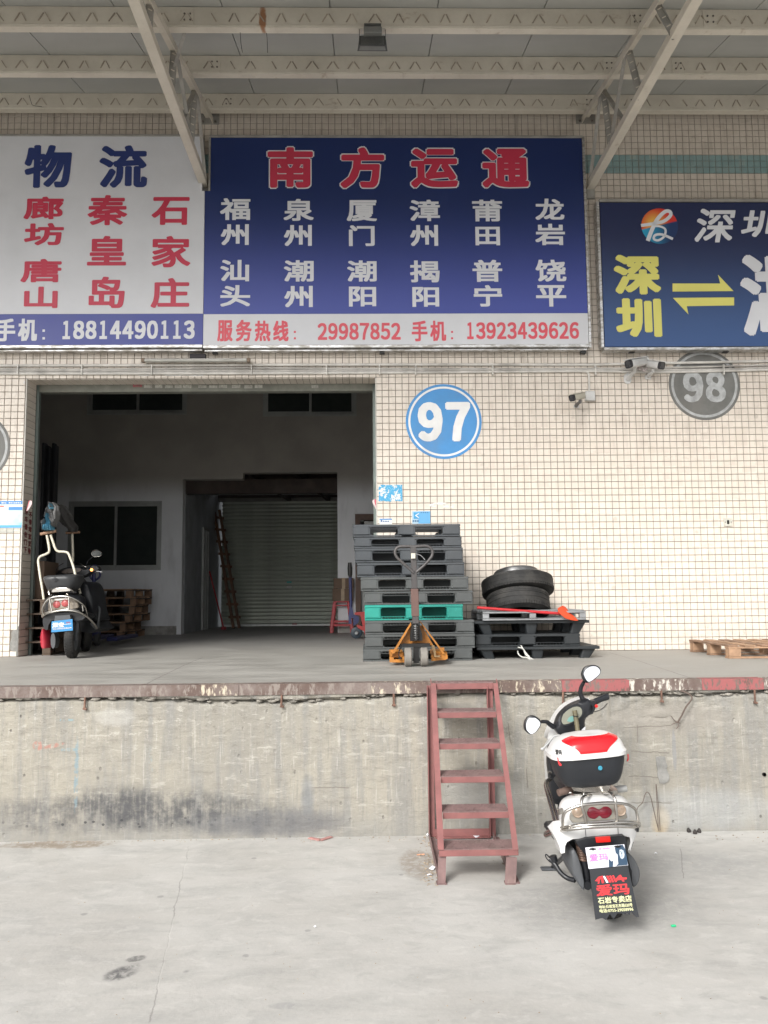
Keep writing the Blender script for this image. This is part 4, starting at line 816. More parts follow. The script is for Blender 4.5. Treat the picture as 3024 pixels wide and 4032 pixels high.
# socket frame on the wall
q = P(2866, 2056, -.012); so = thing('wall_socket', (q.x, -.01, q.z), 'small white socket plate alone on the tiled wall at the right', 'socket')
m = MB(); grid_wall(m, [q.x-.045, q.x+.045], [q.z-.043, q.z+.043], [(q.x-.014, q.x+.014, q.z-.022, q.z+.022)], -.022, -.008); m.obj('plate', simple('aged_white_plastic', (.52, .51, .45), .5), so)
m = MB(); m.box((q.x, -.0095, q.z), (.027, .002, .043)); m.obj('opening', simple('black_hole', (.012, .012, .012), .9), so)
m = MB()
for dx in (-.031, .031): m.lathe([(0, -.003), (.006, -.003), (.006, 0), (0, 0)], (q.x+dx, -.023, q.z), (0, 1, 0), 8)
m.obj('screws', BOLT, so, kind='stuff')
# --- posters and stickers
def card(root, x0, x1, z0, z1, y, mt, nm, t=.0016, parent=None):
    m = MB(); m.box(((x0+x1)/2, y, (z0+z1)/2), (x1-x0, t, z1-z0)); return m.obj(nm, mt, root)
PB = flat('poster_blue', (.06, .24, .55)); PBL = flat('poster_light_blue', (.1, .38, .68)); PWW = flat('poster_white', (.68, .71, .68)); PCY = N('poster_cyan_print'); k = PCY; pp = k.pos()
PCY = k.out(k.mix(k.rng(k.noise(k.mul(pp, (1, 1, 1.4)), 3.2, 3), .35, .65), (.62, .74, .72), (.16, .5, .66)), .5)
A = lambda a, b, y=-.011: P(a/7.629, 1960+b/7.629, y)
tl, br = A(672, 95), A(655, 895); x0, x1 = -4.25, (tl.x+br.x)/2; ntc = thing('notice_board', (x0+.3, -.01, br.z), 'blue and white printed notice on the tiled pillar at the left edge', 'notice')
card(ntc, x0, x1, br.z, tl.z, -.0115, PWW, 'sheet'); zA = A(600, 195).z; card(ntc, x0, x1, zA, tl.z, -.0132, PB, 'heading_band'); zB = A(600, 822).z; card(ntc, x0, x1, br.z, zB, -.0132, PBL, 'bottom_band')
a, b = A(262, 275, -.013), A(653, 815, -.013); card(ntc, a.x, b.x, b.z, a.z, -.0132, PCY, 'picture'); card(ntc, a.x, b.x, a.z-.035, a.z, -.0148, PB, 'picture_band')
m = MB()
for i, ch in enumerate('一网监'): glyph_px(m, ch, (45+i*52, 135, 88+i*52, 175), -.0145, .0006, .0006, sc=7.629, o=(0, 1960))
for i, ch in enumerate('网格化监管信息'):
    if ch not in GL: load_glyphs([ch])
    glyph_px(m, ch, (262+i*54, 132, 306+i*54, 172), -.0145, .0008, .0008, sc=7.629, o=(0, 1960))
m.obj('lettering', WLET, ntc, fix=False)
a, b = A(-60, 238, -.013), A(118, 272, -.013); card(ntc, a.x, b.x, b.z, a.z, -.0135, flat('poster_red', (.6, .12, .1)), 'red_label')
m = MB(); r = random.Random(5)
for i in range(24): zz_ = A(0, 300, -.013).z-.0115*i; m.box((x0+.30, -.0128, zz_), (.55*r.uniform(.6, 1), .0006, .0035))
m.obj('small_print', flat('pale_print', (.42, .5, .48)), ntc, kind='stuff')
k = N('torn_blue_poster'); pp = k.pos(); w1 = k.noise(pp, 16, 5, .62); w2 = k.noise(pp, 60, 3); w3 = k.vor(k.mul(pp, (1, 1, 1.4)), 60)
TORN = k.out(k.mix(k.rng(k.m_('ADD', w1, k.m_('MULTIPLY', w2, .12)), .575, .6), k.mix(k.rng(w3, .2, .3), (.3, .55, .68), (.06, .33, .56)), (.66, .66, .62)), .6)
B2 = lambda a, b, y=-.0105: P(1450+a/3.687, 1880+b/3.687, y)
a, b = B2(142, 106), B2(498, 350); tp = MB(); r = random.Random(2); n = 14; ed = [(a.x+(b.x-a.x)*i/n, a.z-r.uniform(0, .004)) for i in range(n+1)]+[(b.x-r.uniform(0, .003), a.z+(b.z-a.z)*i/8) for i in range(1, 8)]+[(b.x-(b.x-a.x)*i/n, b.z+r.uniform(0, .012)) for i in range(n+1)]+[(a.x+r.uniform(0, .01), b.z+(a.z-b.z)*i/8) for i in range(1, 8)]
tp.prism([(x, -.0112, z) for x, z in ed], (0, .0015, 0)); solo('poster', tp, TORN, ((a.x+b.x)/2, -.01, b.z), 'larger torn light blue poster at the doorway corner', 'poster')
a, b = B2(635, 490), B2(903, 672); ps = thing('poster', ((a.x+b.x)/2, -.01, b.z), 'blue poster with a white arrow just above the pallet stack', 'poster')
card(ps, a.x, b.x, b.z, a.z, -.0115, flat('pale_blue_paper', (.38, .52, .62)), 'sheet'); c_, d_ = B2(725, 495), B2(900, 668); card(ps, c_.x, d_.x, d_.z, c_.z, -.0128, TORN if False else flat('mid_blue_paper', (.12, .36, .62)), 'blue_sheet')
a1, b1 = B2(657, 505), B2(735, 600); card(ps, a1.x, b1.x, b1.z, a1.z, -.0140, flat('deep_blue_print', (.05, .3, .55)), 'arrow_field')
m = MB(); m.prism([B2(u, v, -.0155) for u, v in ((735, 515), (675, 552), (735, 592), (735, 578), (700, 552), (735, 530))], (0, .0008, 0)); m.obj('arrow', WLET, ps)
m = MB()
for i in range(4): q = B2(770+31*i, 510, -.0137); m.box((q.x, -.0137, q.z), (.014, .0006, .011))
for i in range(3): q = B2(655+33*i, 632, -.0137); m.box((q.x, -.0142, q.z), (.018, .0006, .02))
m.obj('small_print', flat('dark_blue_ink', (.06, .16, .3)), ps, kind='stuff')
a, b = B2(165, 600), B2(345, 700); cs = thing('sticker', ((a.x+b.x)/2, -.01, b.z), 'small white and blue card stuck low beside the doorway, partly behind the pallet stack', 'sticker')
card(cs, a.x, b.x, b.z, a.z, -.0115, PWW, 'card'); card(cs, a.x, b.x, a.z-.012, a.z, -.0128, PB, 'band')
m = MB(); q = B2(192, 632, -.013); m.lathe([(0, -.0006), (.011, -.0006), (.011, 0), (0, 0)], (q.x, -.0128, q.z), (0, 1, 0), 14)
for i in range(4): q = B2(222+24*i, 637, -.013); m.box((q.x, -.0128, q.z), (.013, .0006, .014))
m.obj('small_print', flat('dark_blue_ink2', (.08, .14, .3)), cs, kind='stuff')
# red and white tape ends on both jambs
RT = simple('red_tape', (.5, .08, .12), .5); WT_ = simple('whitish_tape', (.62, .5, .5), .6, var=.2)
def tape(pts, pts2, lab):
    root = thing('hazard_tape', pts[0], lab, 'tape')
    m = MB(); m.prism(pts, (0, .004, 0)); m.obj('tape_end', RT, root); m = MB(); m.prism([Vector(v)+Vector((0, -.006, 0)) for v in pts2], (0, .004, 0)); m.obj('tape_end', WT_, root)
T1 = lambda a, b: P(a/7.629, 1960+b/7.629, .02)
tape([T1(870, 85), T1(955, 90), T1(950, 180), T1(880, 330), T1(845, 395), T1(790, 395), T1(830, 220)], [T1(905, 85), T1(970, 100), T1(965, 190), T1(850, 385), T1(800, 390), T1(850, 260)], 'red and white tape end on the left jamb of the doorway')
T2 = lambda a, b: P(1450+a/8.295, 1850+b/8.295, .02)
tape([T2(200, 955), T2(250, 960), T2(300, 1090), T2(290, 1300), T2(265, 1300), T2(215, 1180)], [T2(125, 1030), T2(150, 985), T2(205, 960), T2(205, 1040), T2(270, 1280), T2(250, 1290), T2(150, 1090)], 'red and white tape scrap on the right jamb of the doorway')

# ================================================================== PLASTIC PALLETS
def plastic(name, col, dc=(.11, .11, .11)): return simple(name, col, .55, var=.12, sc=4, dirt=.35, dcol=dc, bump=.15, wear=.25, wcol=tuple(min(1, x*2.2+.03) for x in col))
PG = plastic('grey_pallet_plastic', (.045, .052, .059)); PGR = plastic('worn_grey_pallet_plastic', (.068, .075, .075)); PGN = plastic('green_pallet_plastic', (.012, .25, .20), (.03, .2, .18)); PBK = plastic('black_pallet_plastic', (.016, .02, .023), (.035, .035, .035))
def block_pallet(x0, x1, yf, dep_, z0, z1, mt, label, group, rib='bottom', post=.165):
    cx = (x0+x1)/2; root = thing('plastic_pallet', (cx, yf+dep_/2, z0), label, 'pallet', group)
    W, H = x1-x0, z1-z0; y1 = yf+dep_; top, bot = .024, .016
    m = MB(); n = 9; st = dep_/n
    for i in range(n): m.box((cx, yf+st*(i+.5), z1-.006), (W-.002, st*.72, .010))
    for xx in (x0+.012, cx, x1-.012): m.box((xx, (yf+y1)/2, z1-.016), (.024, dep_-.004, top-.014))
    m.box((cx, yf+.008, z1-top/2-.0005), (W, .016, top-.002), .002); m.obj('deck', mt, root)
    for i in range(3):
        for j in range(3):
            w = W*post; xx = (x0+w/2, cx, x1-w/2)[i]; dd = dep_*.16; yy = (yf+dd/2, (yf+y1)/2, y1-dd/2)[j]; m = MB()
            m.box((xx, yy+(.003 if j == 0 else 0), (z0+bot+z1-top)/2), (w-.001, dd, H-top-bot-.001), .006)
            if j == 0:
                m.box((xx, yf+.002, (z0+z1)/2), (w*.8, .006, H*.62), .002)
            m.obj('block', mt, root)
    for i in range(3): m = MB(); m.box(((x0+.05, cx, x1-.05)[i], (yf+y1)/2, z0+bot/2), (.1, dep_-.002, bot-.001), .002); m.obj('runner', mt, root)
    m = MB(); m.box((cx, yf+.01, z0+bot/2), (W-.204, .018, bot-.003), .001); w = W*post
    for s in (0, 1):
        a = x0+w+.0 if s == 0 else cx+w/2; b = cx-w/2 if s == 0 else x1-w
        zr = z1-top-.010 if rib in ('top', 'none') else z0+bot+.008
        m.box(((a+b)/2, yf+.012, zr+(.011 if rib == 'bottom' else -.009)), (b-a, .010, .004))
        for i in range(9): m.box((a+(b-a)*(i+.5)/9, yf+.012, zr), (.003, .010, .018))
        for (ux, uz) in ((0, 0), (1, 0), (0, 1), (1, 1)):      # rounded corners of the fork openings
            px_ = a if ux == 0 else b; pz_ = (z0+bot) if uz == 0 else (z1-top); sx = 1 if ux == 0 else -1; sz = 1 if uz == 0 else -1
            m.prism([(px_, yf+.004, pz_), (px_+sx*.016, yf+.004, pz_), (px_+sx*.006, yf+.004, pz_+sz*.005), (px_+sx*.003, yf+.004, pz_+sz*.010), (px_, yf+.004, pz_+sz*.016)], (0, .05, 0))
    m.obj('ribs', mt, root, kind='stuff')
    if rib != 'none':
        for yy in (yf+dep_*.36, yf+dep_*.64): m = MB(); m.box((cx, yy, (z0+bot+z1-top)/2), (W*.93, .012, H-top-bot-.004)); m.obj('opening_blocker', mt, root)  # panels added inside so the fork openings look dark
    return root
Q5 = lambda a, b, y: P(1300+a/2.37, 1900+b/2.37, y)
yst = -1.13; zz = ZD
lv = [(305, 1328, 1682, 1550, PGR, 'top', 'bottommost grey pallet of the tall stack, resting on the dock'), (325, 1352, 1550, 1415, PGR, 'top', 'grey pallet directly on the bottommost one of the tall stack'), (325, 1345, 1415, 1285, PGR, 'top', 'grey pallet directly under the green one in the tall stack'), (322, 1240, 1285, 1140, PGN, 'bottom', 'the only bright green pallet, in the middle of the tall stack'), (320, 1332, 1135, 1010, PGR, 'top', 'grey pallet lying directly on the green one'), (285, 1292, 1010, 880, PGR, 'bottom', 'second grey pallet above the green one'), (250, 1255, 880, 745, PG, 'bottom', 'third grey pallet above the green one, fourth from the top'), (230, 1240, 745, 610, PG, 'top', 'dark grey pallet third from the top of the tall stack'), (220, 1228, 610, 505, PG, 'bottom', 'dark grey pallet second from the top of the tall stack'), (210, 1215, 505, 388, PG, 'none', 'topmost dark grey pallet of the tall stack')]
for i, (l, r_, b, t, mt, rib, lab) in enumerate(lv):
    yf = yst+.03*[0, .3, .2, .0, .6, .1, .5, .2, .4, .0][i]
    a, c_ = Q5(l, (b+t)/2, yf), Q5(r_, (b+t)/2, yf); z1 = Q5(770, t, yf).z
    block_pallet(a.x, c_.x, yf, .92, zz+.0005, z1, mt, lab, 'plastic pallets in the tall stack', rib, .165); zz = z1
TOPZ = zz
# black pile to the right
Q6 = lambda a, b, y: P(1800+a/2.074, 2100+b/2.074, y)
def leg_pallet(x0, x1, yf, dep_, z0, z1, label, inset=.04):
    cx = (x0+x1)/2; root = thing('plastic_pallet', (cx, yf+dep_/2, z0), label, 'pallet', 'black plastic pallets under the tyres'); y1 = yf+dep_
    m = MB(); dz = .028; n = 10; st = dep_/n
    for i in range(n): m.box((cx, yf+st*(i+.5), z1-.006), (x1-x0, st*.7, .011))
    m.box((cx, yf+.01, z1-dz/2), (x1-x0, .02, dz-.001), .003); m.box((cx, y1-.01, z1-dz/2), (x1-x0, .02, dz-.001), .003)
    for xx in (x0+.01, x1-.01): m.box((xx, (yf+y1)/2, z1-dz/2-.001), (.02, dep_-.04, dz-.004))
    m.obj('deck', PBK, root)
    for i in range(3):
        for j in range(3):
            hw = .062; xx = (x0+inset+hw+.01, cx, x1-inset-hw-.01)[i]; yy = (yf+.09, (yf+y1)/2, y1-.09)[j]; m = MB(); o = (0 if i == 1 else (.02 if i == 0 else -.02))
            m.rings([[Vector((xx-o+u, yy+v, z1-dz)) for u, v in rrect(hw*2, .13, .02)], [Vector((xx+o+u, yy+v, z0)) for u, v in rrect(hw*1.5, .10, .02)]]); m.obj('foot', PBK, root, smooth=40)
    return root
y6 = -1.02
a, b = Q6(160, 940, y6), Q6(1165, 940, y6); z1 = Q6(660, 925, y6).z; leg_pallet(a.x, b.x, y6, .95, ZD, z1, 'bottommost black pallet on nine feet, with a white strap hanging from it')
a, b = Q6(150, 870, y6+.02), Q6(1005, 870, y6+.02); z2 = Q6(600, 822, y6+.02).z; block_pallet(a.x, b.x, y6+.02, .9, z1+.0005, z2, PBK, 'middle black pallet with two fork openings under the tyres', 'black plastic pallets under the tyres', 'bottom', .15)
a, b = Q6(140, 720, y6+.02), Q6(1080, 720, y6+.02); z3 = Q6(600, 712, y6+.02).z; leg_pallet(a.x, b.x, y6+.02, .9, z2+.0005, z3, 'topmost black pallet, under the galvanised metal pallet')
# strap hanging
ST = simple('white_plastic_strap', (.6, .6, .56), .6, var=.1); m = MB()
for pts in ([(495, 930), (540, 945), (560, 990), (600, 1020), (640, 1038), (670, 1038)], [(495, 960), (500, 985), (530, 1010), (570, 1015), (600, 1035)], [(520, 915), (560, 975), (590, 1010), (600, 1040)]):
    c_ = catmull([Q6(u, v, y6-.02-.05*(v > 1000)) for u, v in pts], 5); m.tube(c_, .006, 5)
solo('strap', m, ST, Q6(560, 1000, y6-.03), 'frayed white strap hanging over the black pallets to the floor', 'strap', smooth=60, kind='stuff')
# metal pallet
ZN = simple('galvanised_steel', (.33, .34, .35), .4, .7, var=.15, dirt=.3); z0 = z3; H = Q6(600, 634, y6).z-z0
mp = thing('metal_pallet', (Q6(600, 700, y6).x, y6+.4, z0), 'low galvanised metal pallet frame holding the tyres', 'pallet')
xa, xb = Q6(208, 680, y6).x, Q6(1050, 680, y6).x; yA = y6+.01
for yy in (yA, yA+.42, yA+.84):
    for zc in (z0+.012, z0+H-.012): m = MB(); m.box(((xa+xb)/2, yy, zc), (xb-xa, .05, .016), .002); m.obj('rail', ZN, mp)
    for xx in (xa+.03, (xa+xb)/2-.015, xb-.03): m = MB(); m.box((xx, yy+.002, z0+H/2), (.062, .045, H-.044), .003); m.obj('post', ZN, mp)
for xx in (xa+.03, (xa+xb)/2, xb-.03):
    m = MB(); m.box((xx, yA+.42, z0+H-.0275), (.05, .78, .012)); m.obj('cross_rail', ZN, mp)
for i in range(6): m = MB(); m.box(((xa+xb)/2, yA+.07+.14*i+.0, z0+H+.002), (xb-xa, .05, .010)); m.obj('deck_strip', ZN, mp)
# tyres
k = N('tyre_rubber'); pp = k.obj(); RUB = k.out(k.mix(k.rng(k.noise(pp, 8, 5, .6), .4, .7), (.014, .014, .014), (.038, .036, .033)), .75)
def tyre(name, c_, axis, Ro, Ri, w, label, rim=None, lugs=36):
    root = thing(name, c_, label, 'tyre', None); h = w/2
    prof = [(Ri, -h*.55), (Ri+.012, -h*.75), ((Ri+Ro)/2, -h), (Ro-.02, -h*.85), (Ro-.002, -h*.7), (Ro, -h*.4), (Ro, h*.4), (Ro-.002, h*.7), (Ro-.02, h*.85), ((Ri+Ro)/2, h), (Ri+.012, h*.75), (Ri, h*.55), (Ri+.02, 0), (Ri, -h*.55)]
    m = MB(); m.lathe(prof, c_, axis, 48); m.obj('casing', RUB, root, smooth=45)
    a = Vector(axis).normalized(); x = a.orthogonal().normalized(); y = a.cross(x); m = MB()
    for i in range(lugs*2):
        q = 2*math.pi*i/(lugs*2); d = x*math.cos(q)+y*math.sin(q)
        for s in (-1, 1): m.bar(Vector(c_)+d*(Ro-.004)+a*(s*h*.78), Vector(c_)+d*(Ro+.002)+a*(s*h*.5), .02, .010, tuple(d))
    m.obj('tread_lugs', RUB, root, kind='stuff')
    m = MB()
    for f in (-.22, 0, .22): m.lathe([(Ro-.001, f*w-.01), (Ro+.004, f*w-.008), (Ro+.004, f*w+.008+.02), (Ro-.001, f*w+.03)], c_, axis, 48)
    m.obj('tread_ribs', RUB, root, smooth=45, kind='stuff')
    if rim:
        m = MB(); rr = Ri+.005; m.lathe([(rr+.015, h*.5), (rr+.02, h*.56), (rr+.012, h*1.1+.045), (rr+.022, h*1.2+.056), (rr+.010, h*1.2+.062), (rr-.002, h*1.2+.054), (rr-.012, h*.9), (rr-.02, h*.2), (rr-.03, -.02), (0.06, -.02), (0, -.02)], c_, axis, 48); m.obj('rim', rim, root, smooth=40)
    return root
zt = z0+H+.007; g = Q6(508, 600, y6+.42)
tyre('tyre', (g.x, y6+.48, Q6(510, 590, y6+.35).z), (0, .36, .93), .31, .19, .22, 'lower black tyre lying flat on the metal pallet, half under the other', None)
g2 = Q6(518, 420, y6+.42); tyre('wheel', (g2.x, y6+.60, Q6(518, 440, y6+.5).z), (-.03, .30, .95), .36, .20, .17, 'upper black tyre with a steel rim, tipped on the lower tyre', simple('worn_steel_rim', (.2, .2, .2), .35, .8, var=.3, dirt=.4))
# red pole with an orange flag
fp = thing('flag_pole', Q6(500, 640, y6-.02), 'red pole with an orange flag lying across the metal pallet', 'flag'); m = MB(); m.tube([Q6(162, 606, y6+.03), Q6(500, 632, y6-.0), Q6(860, 656, y6-.02)], .014, 10); m.obj('pole', simple('red_plastic_pole', (.42, .015, .02), .4), fp, smooth=50)
m = MB(); fl1 = lambda a, b, y: Q6(a, b, y6+y)
gridp = [[(820, 612, -.03), (860, 590, .02), (885, 600, .06)], [(825, 640, -.05), (880, 625, -.01), (915, 640, .04)], [(850, 665, -.06), (905, 655, -.03), (945, 668, .02)], [(880, 690, -.07), (930, 690, -.05), (970, 690, -.01)], [(925, 705, -.07), (960, 712, -.06), (990, 712, -.03)]]
vs = [fl1(*q) for row in gridp for q in row]; m.add(vs, [(3*j+i, 3*j+i+1, 3*j+i+4, 3*j+i+3) for j in range(4) for i in range(2)]); m.v += [tuple(Vector(v)+Vector((0, .003, -.003))) for v in m.v]; m.f += [tuple(15+i for i in f[::-1]) for f in m.f]; m.fm = [0]*len(m.f)
m.obj('flag', simple('orange_flag_cloth', (.62, .07, .02), .8, var=.1), fp, smooth=60, fix=False)

# ================================================================== PALLET TRUCKS
OR = simple('worn_orange_paint', (.40, .155, .02), .5, var=.2, dirt=.4, wear=.35, wcol=(.2, .17, .13)); BKM = simple('black_oily_metal', (.02, .02, .02), .35, .4, var=.3); HGR = simple('grey_handle_paint', (.075, .07, .07), .5, .2, var=.15, wear=.4, wcol=(.2, .09, .07)); HBR = simple('rust_brown_paint', (.12, .07, .06), .6, var=.15, wear=.4, wcol=(.35, .3, .28)); WHL = simple('dusty_roller', (.2, .185, .165), .7, var=.1)
QT = lambda a, b, y: P(1500+a/5.53, 2300+b/5.53, y)
g = PZ(1500+775/5.53, 2300+1805/5.53, ZD); yt = g.y+.08
pt = thing('pallet_truck', (g.x, g.y+.1, ZD), 'orange hand pallet truck with a tall brown handle in front of the tall pallet stack', 'pallet truck')
wr = (QT(600, 1385, yt).z-ZD)/2
for a, b in ((522, 680), (872, 1032)):
    xa_, xb_ = QT(a, 1600, yt-.06).x, QT(b, 1600, yt-.06).x; m = MB(); R_ = wr; m.lathe([(.02, 0), (R_-.008, 0), (R_, .008), (R_, xb_-xa_-.008), (R_-.008, xb_-xa_), (.02, xb_-xa_), (.02, 0)], (xa_, yt+.02, ZD+R_), (1, 0, 0), 32); m.obj('steer_wheel', WHL, pt, smooth=40)
def trace(root, nm, pts, y, t, mt, f=QT, ch=None):
    m = MB(); m.prism([f(a, b, y) for a, b in pts], (0, t, 0)); return m.obj(nm, mt, root)
for pts in ([(655, 830), (690, 830), (300, 1500), (245, 1520), (205, 1560)], [(835, 800), (870, 820), (1370, 1480), (1395, 1520), (1350, 1530), (1290, 1440)]):
    trace(pt, 'frame_arm', pts, yt+.10, .05, OR)
trace(pt, 'frame_plate', [(590, 1020), (960, 1020), (1140, 1330), (420, 1330)], yt+.17, .012, OR); trace(pt, 'frame_plate', [(640, 900), (930, 900), (950, 1015), (590, 1015)], yt+.155, .01, OR)
for L, ex in (((185, 1580, 280, 1600, 280, 1640, 460, 1640, 460, 1570, 520, 1570, 520, 1705, 190, 1705), 0), ((1090, 1545, 1145, 1540, 1150, 1605, 1320, 1590, 1320, 1540, 1400, 1510, 1450, 1545, 1455, 1620, 1400, 1650, 1100, 1675), 0)):
    trace(pt, 'fork_tip', list(zip(L[::2], L[1::2])), yt+.12, .05, OR)
for xx in (QT(340, 1640, yt+.3).x, QT(1270, 1640, yt+.3).x): m = MB(); m.box((xx, yt+.17+.45, ZD+.085), (.12, .9, .05), .008); m.obj('fork', OR, pt)
trace(pt, 'axle_beam', [(470, 1300), (1070, 1290), (1070, 1360), (470, 1375)], yt+.02, .06, BKM); trace(pt, 'mast', [(715, 1340), (830, 1340), (830, 1720), (715, 1720)], yt+.03, .06, BKM)
trace(pt, 'pump_body', [(660, 830), (845, 820), (850, 960), (900, 1080), (905, 1230), (640, 1240), (640, 1080), (665, 960)], yt+.04, .09, BKM)
m = MB(); c0_, c1_ = QT(755, 880, yt+.02), QT(765, 1220, yt+.02)
n = 40; m.tube([c0_+(c1_-c0_)*(i/n)+Vector((.024*math.cos(i*1.05), .024*math.sin(i*1.05), 0)) for i in range(n+1)], .005, 6); m.tube([c0_, c1_], .014, 8); m.obj('spring', simple('oily_steel', (.14, .14, .14), .2, .8), pt, smooth=60, kind='stuff')
for pts in ([(430, 1310), (465, 1310), (465, 1370), (440, 1400), (400, 1480), (400, 1560), (440, 1600), (430, 1640), (385, 1640), (380, 1480)], [(1100, 1330), (1160, 1330), (1190, 1440), (1200, 1560), (1290, 1550), (1290, 1590), (1160, 1590), (1150, 1480), (1100, 1390)]): trace(pt, 'link_rod', pts, yt+.07, .025, BKM if pts[0][0] < 500 else simple('bronze_link', (.25, .17, .09), .5, .5))
for a, b in ((210, 1430), (1310, 1385)): trace(pt, 'stub_pin', [(a, b), (a+70, b-5), (a+70, b+60), (a, b+60)], yt+.13, .04, OR)
hx0, hx1 = QT(680, 100, yt+.05), QT(780, 100, yt+.05)
top = Q5(775, 600, yt-.02); bot = QT(755, 860, yt+.03); m = MB(); w_ = .052; mid_z = QT(755, 700, yt+.03); u_z = QT(735, 100, yt+.02)
def lerp(p, q, z): t = (z-p.z)/(q.z-p.z); return p+(q-p)*t
m.bar(bot, lerp(bot, top, mid_z.z), .056, .04, (0, 1, 0), .004); m.obj('handle_tube', HGR, pt); m = MB(); m.bar(lerp(bot, top, mid_z.z), lerp(bot, top, u_z.z), .066, .045, (0, 1, 0), .004); m.obj('handle_sleeve', HBR, pt)
m = MB(); m.bar(lerp(bot, top, u_z.z), top, .05, .032, (0, 1, 0), .004); m.obj('handle_tube', HGR, pt)
m = MB(); LP = [(780, 840), (700, 770), (625, 700), (605, 655), (615, 620), (650, 598), (720, 596), (780, 598), (850, 594), (905, 594), (940, 615), (955, 655), (940, 700), (880, 770), (805, 835)]
m.tube(catmull([Q5(a, b, yt-.02) for a, b in LP], 5), .0125, 10); m.obj('handle_loop', HGR, pt, smooth=60)
q0 = Q5(755, 660, yt-.05); q1 = Q5(795, 708, yt-.05); m = MB(); m.box(((q0.x+q1.x)/2, q0.y+.002, (q0.z+q1.z)/2), (q1.x-q0.x, .003, q0.z-q1.z)); m.obj('paper_label', flat('old_label', (.55, .54, .45)), pt)
m = MB(); m.tube(catmull([Q5(800, 665, yt-.05), Q5(845, 680, yt-.06), Q5(885, 722, yt-.06)], 5), .004, 6); m.obj('release_wire', ZN, pt, smooth=60)
# blue pallet truck seen from the side, further back
QB = lambda a, b, y: P(1340+a/6.7, 2200+b/6.7, y)
g = PZ(1340+425/6.7, 2200+2110/6.7, ZD); yb = g.y
BLM = simple('dark_blue_paint', (.03, .035, .11), .4, var=.15); RDM = simple('red_truck_paint', (.36, .035, .035), .45, var=.15, dirt=.3)
bt = thing('pallet_truck', (g.x, yb, ZD), 'red and dark blue hand pallet truck half hidden behind the tall pallet stack', 'pallet truck')
m = MB(); h0, h1 = QB(285, 1400, yb), QB(262, 480, yb); m.tube([h0, h1], .023, 10); m.obj('handle_tube', BLM, bt, smooth=50)
m = MB(); m.tube([QB(262, 490, yb), QB(256, 420, yb), QB(253, 250, yb), QB(252, 100, yb)], [.022, .034, .036, .028], 12); m.obj('handle_grip', simple('black_rubber_grip', (.015, .015, .015), .5), bt, smooth=50)
trace(bt, 'pump_body', [(245, 1290), (320, 1280), (350, 1480), (480, 1520), (500, 1600), (470, 1700), (340, 1770), (340, 1560), (290, 1560), (300, 1720), (220, 1720), (215, 1500)], yb-.03, .09, BLM, QB)
trace(bt, 'frame_arm', [(370, 1420), (520, 1400), (645, 1400), (660, 2070), (620, 1900), (470, 1840), (430, 1760), (470, 1745), (590, 1790), (530, 1490), (380, 1480)], yb, .05, RDM, QB)
c_ = QB(425, 1955, yb); Rw = c_.z-ZD; m = MB(); m.lathe([(.03, -.03), (Rw-.01, -.03), (Rw, -.022), (Rw, .022), (Rw-.01, .03), (.03, .03), (.03, -.03)], c_+Vector((0, .03, 0)), (0, 1, 0), 32); wv = m.obj('wheel', simple('dark_blue_wheel', (.03, .045, .06), .5), bt, smooth=40)
m = MB(); m.lathe([(0, -.045), (.02, -.045), (.024, -.03), (.03, -.025), (0, -.02)], c_, (0, 1, 0), 18); m.obj('hub', ZN, wv, smooth=40)
m = MB(); m.box((c_.x+.8, yb+.05, ZD+.08), (1.0, .15, .05), .005); m.obj('fork', RDM, bt)

# ================================================================== WOODEN PALLETS
def wood(name, c): return simple(name, c, .85, var=.25, sc=7, dirt=.35, dcol=(.1, .07, .05), bump=.4, bsc=30)
WD1, WD2, WD3 = wood('pale_pine', (.36, .225, .14)), wood('brown_pine', (.25, .155, .10)), wood('old_dark_wood', (.10, .072, .052))
def wood_pallet(W, D, H, mats, nb=7, seed=1):
    r = random.Random(seed); root = thing('wooden_pallet', (0, 0, 0), 'x', 'pallet'); t = .017; bh = H-3*t
    for i in range(nb):
        w = .09*r.uniform(.9, 1.08); yy = -D/2+w/2+(D-w)*i/(nb-1); m = MB(); m.box((r.uniform(-.003, .003), yy, H-t/2), (W, w, t-.001), .0015, Matrix.Rotation(r.uniform(-.006, .006), 3, 'Z')); m.obj('deck_board', r.choice(mats), root)
    for xx in (-W/2+.05, 0, W/2-.05):
        m = MB(); m.box((xx, 0, H-1.5*t), (.09, D, t-.001), .0015); m.obj('stringer_board', r.choice(mats), root); m = MB(); m.box((xx, 0, t/2), (.09, D, t-.001), .0015); m.obj('bottom_board', r.choice(mats), root)
        for yy in (-D/2+.06, 0, D/2-.06): m = MB(); m.box((xx, yy, t+bh/2), (.088, .11, bh-.001), .003); m.obj('block', r.choice(mats), root)
    return root
A_, B_ = PZ(2872, 2594, ZD), PZ(2715, 2566, ZD); D_ = (B_-A_); Ln = D_.length
pr = wood_pallet(1.15, Ln, .125, [WD1, WD1, WD2], 7, 3)     # built with boards across; turned so that the boards run back from the edge
ang = math.atan2(D_.y, D_.x)-math.pi/2
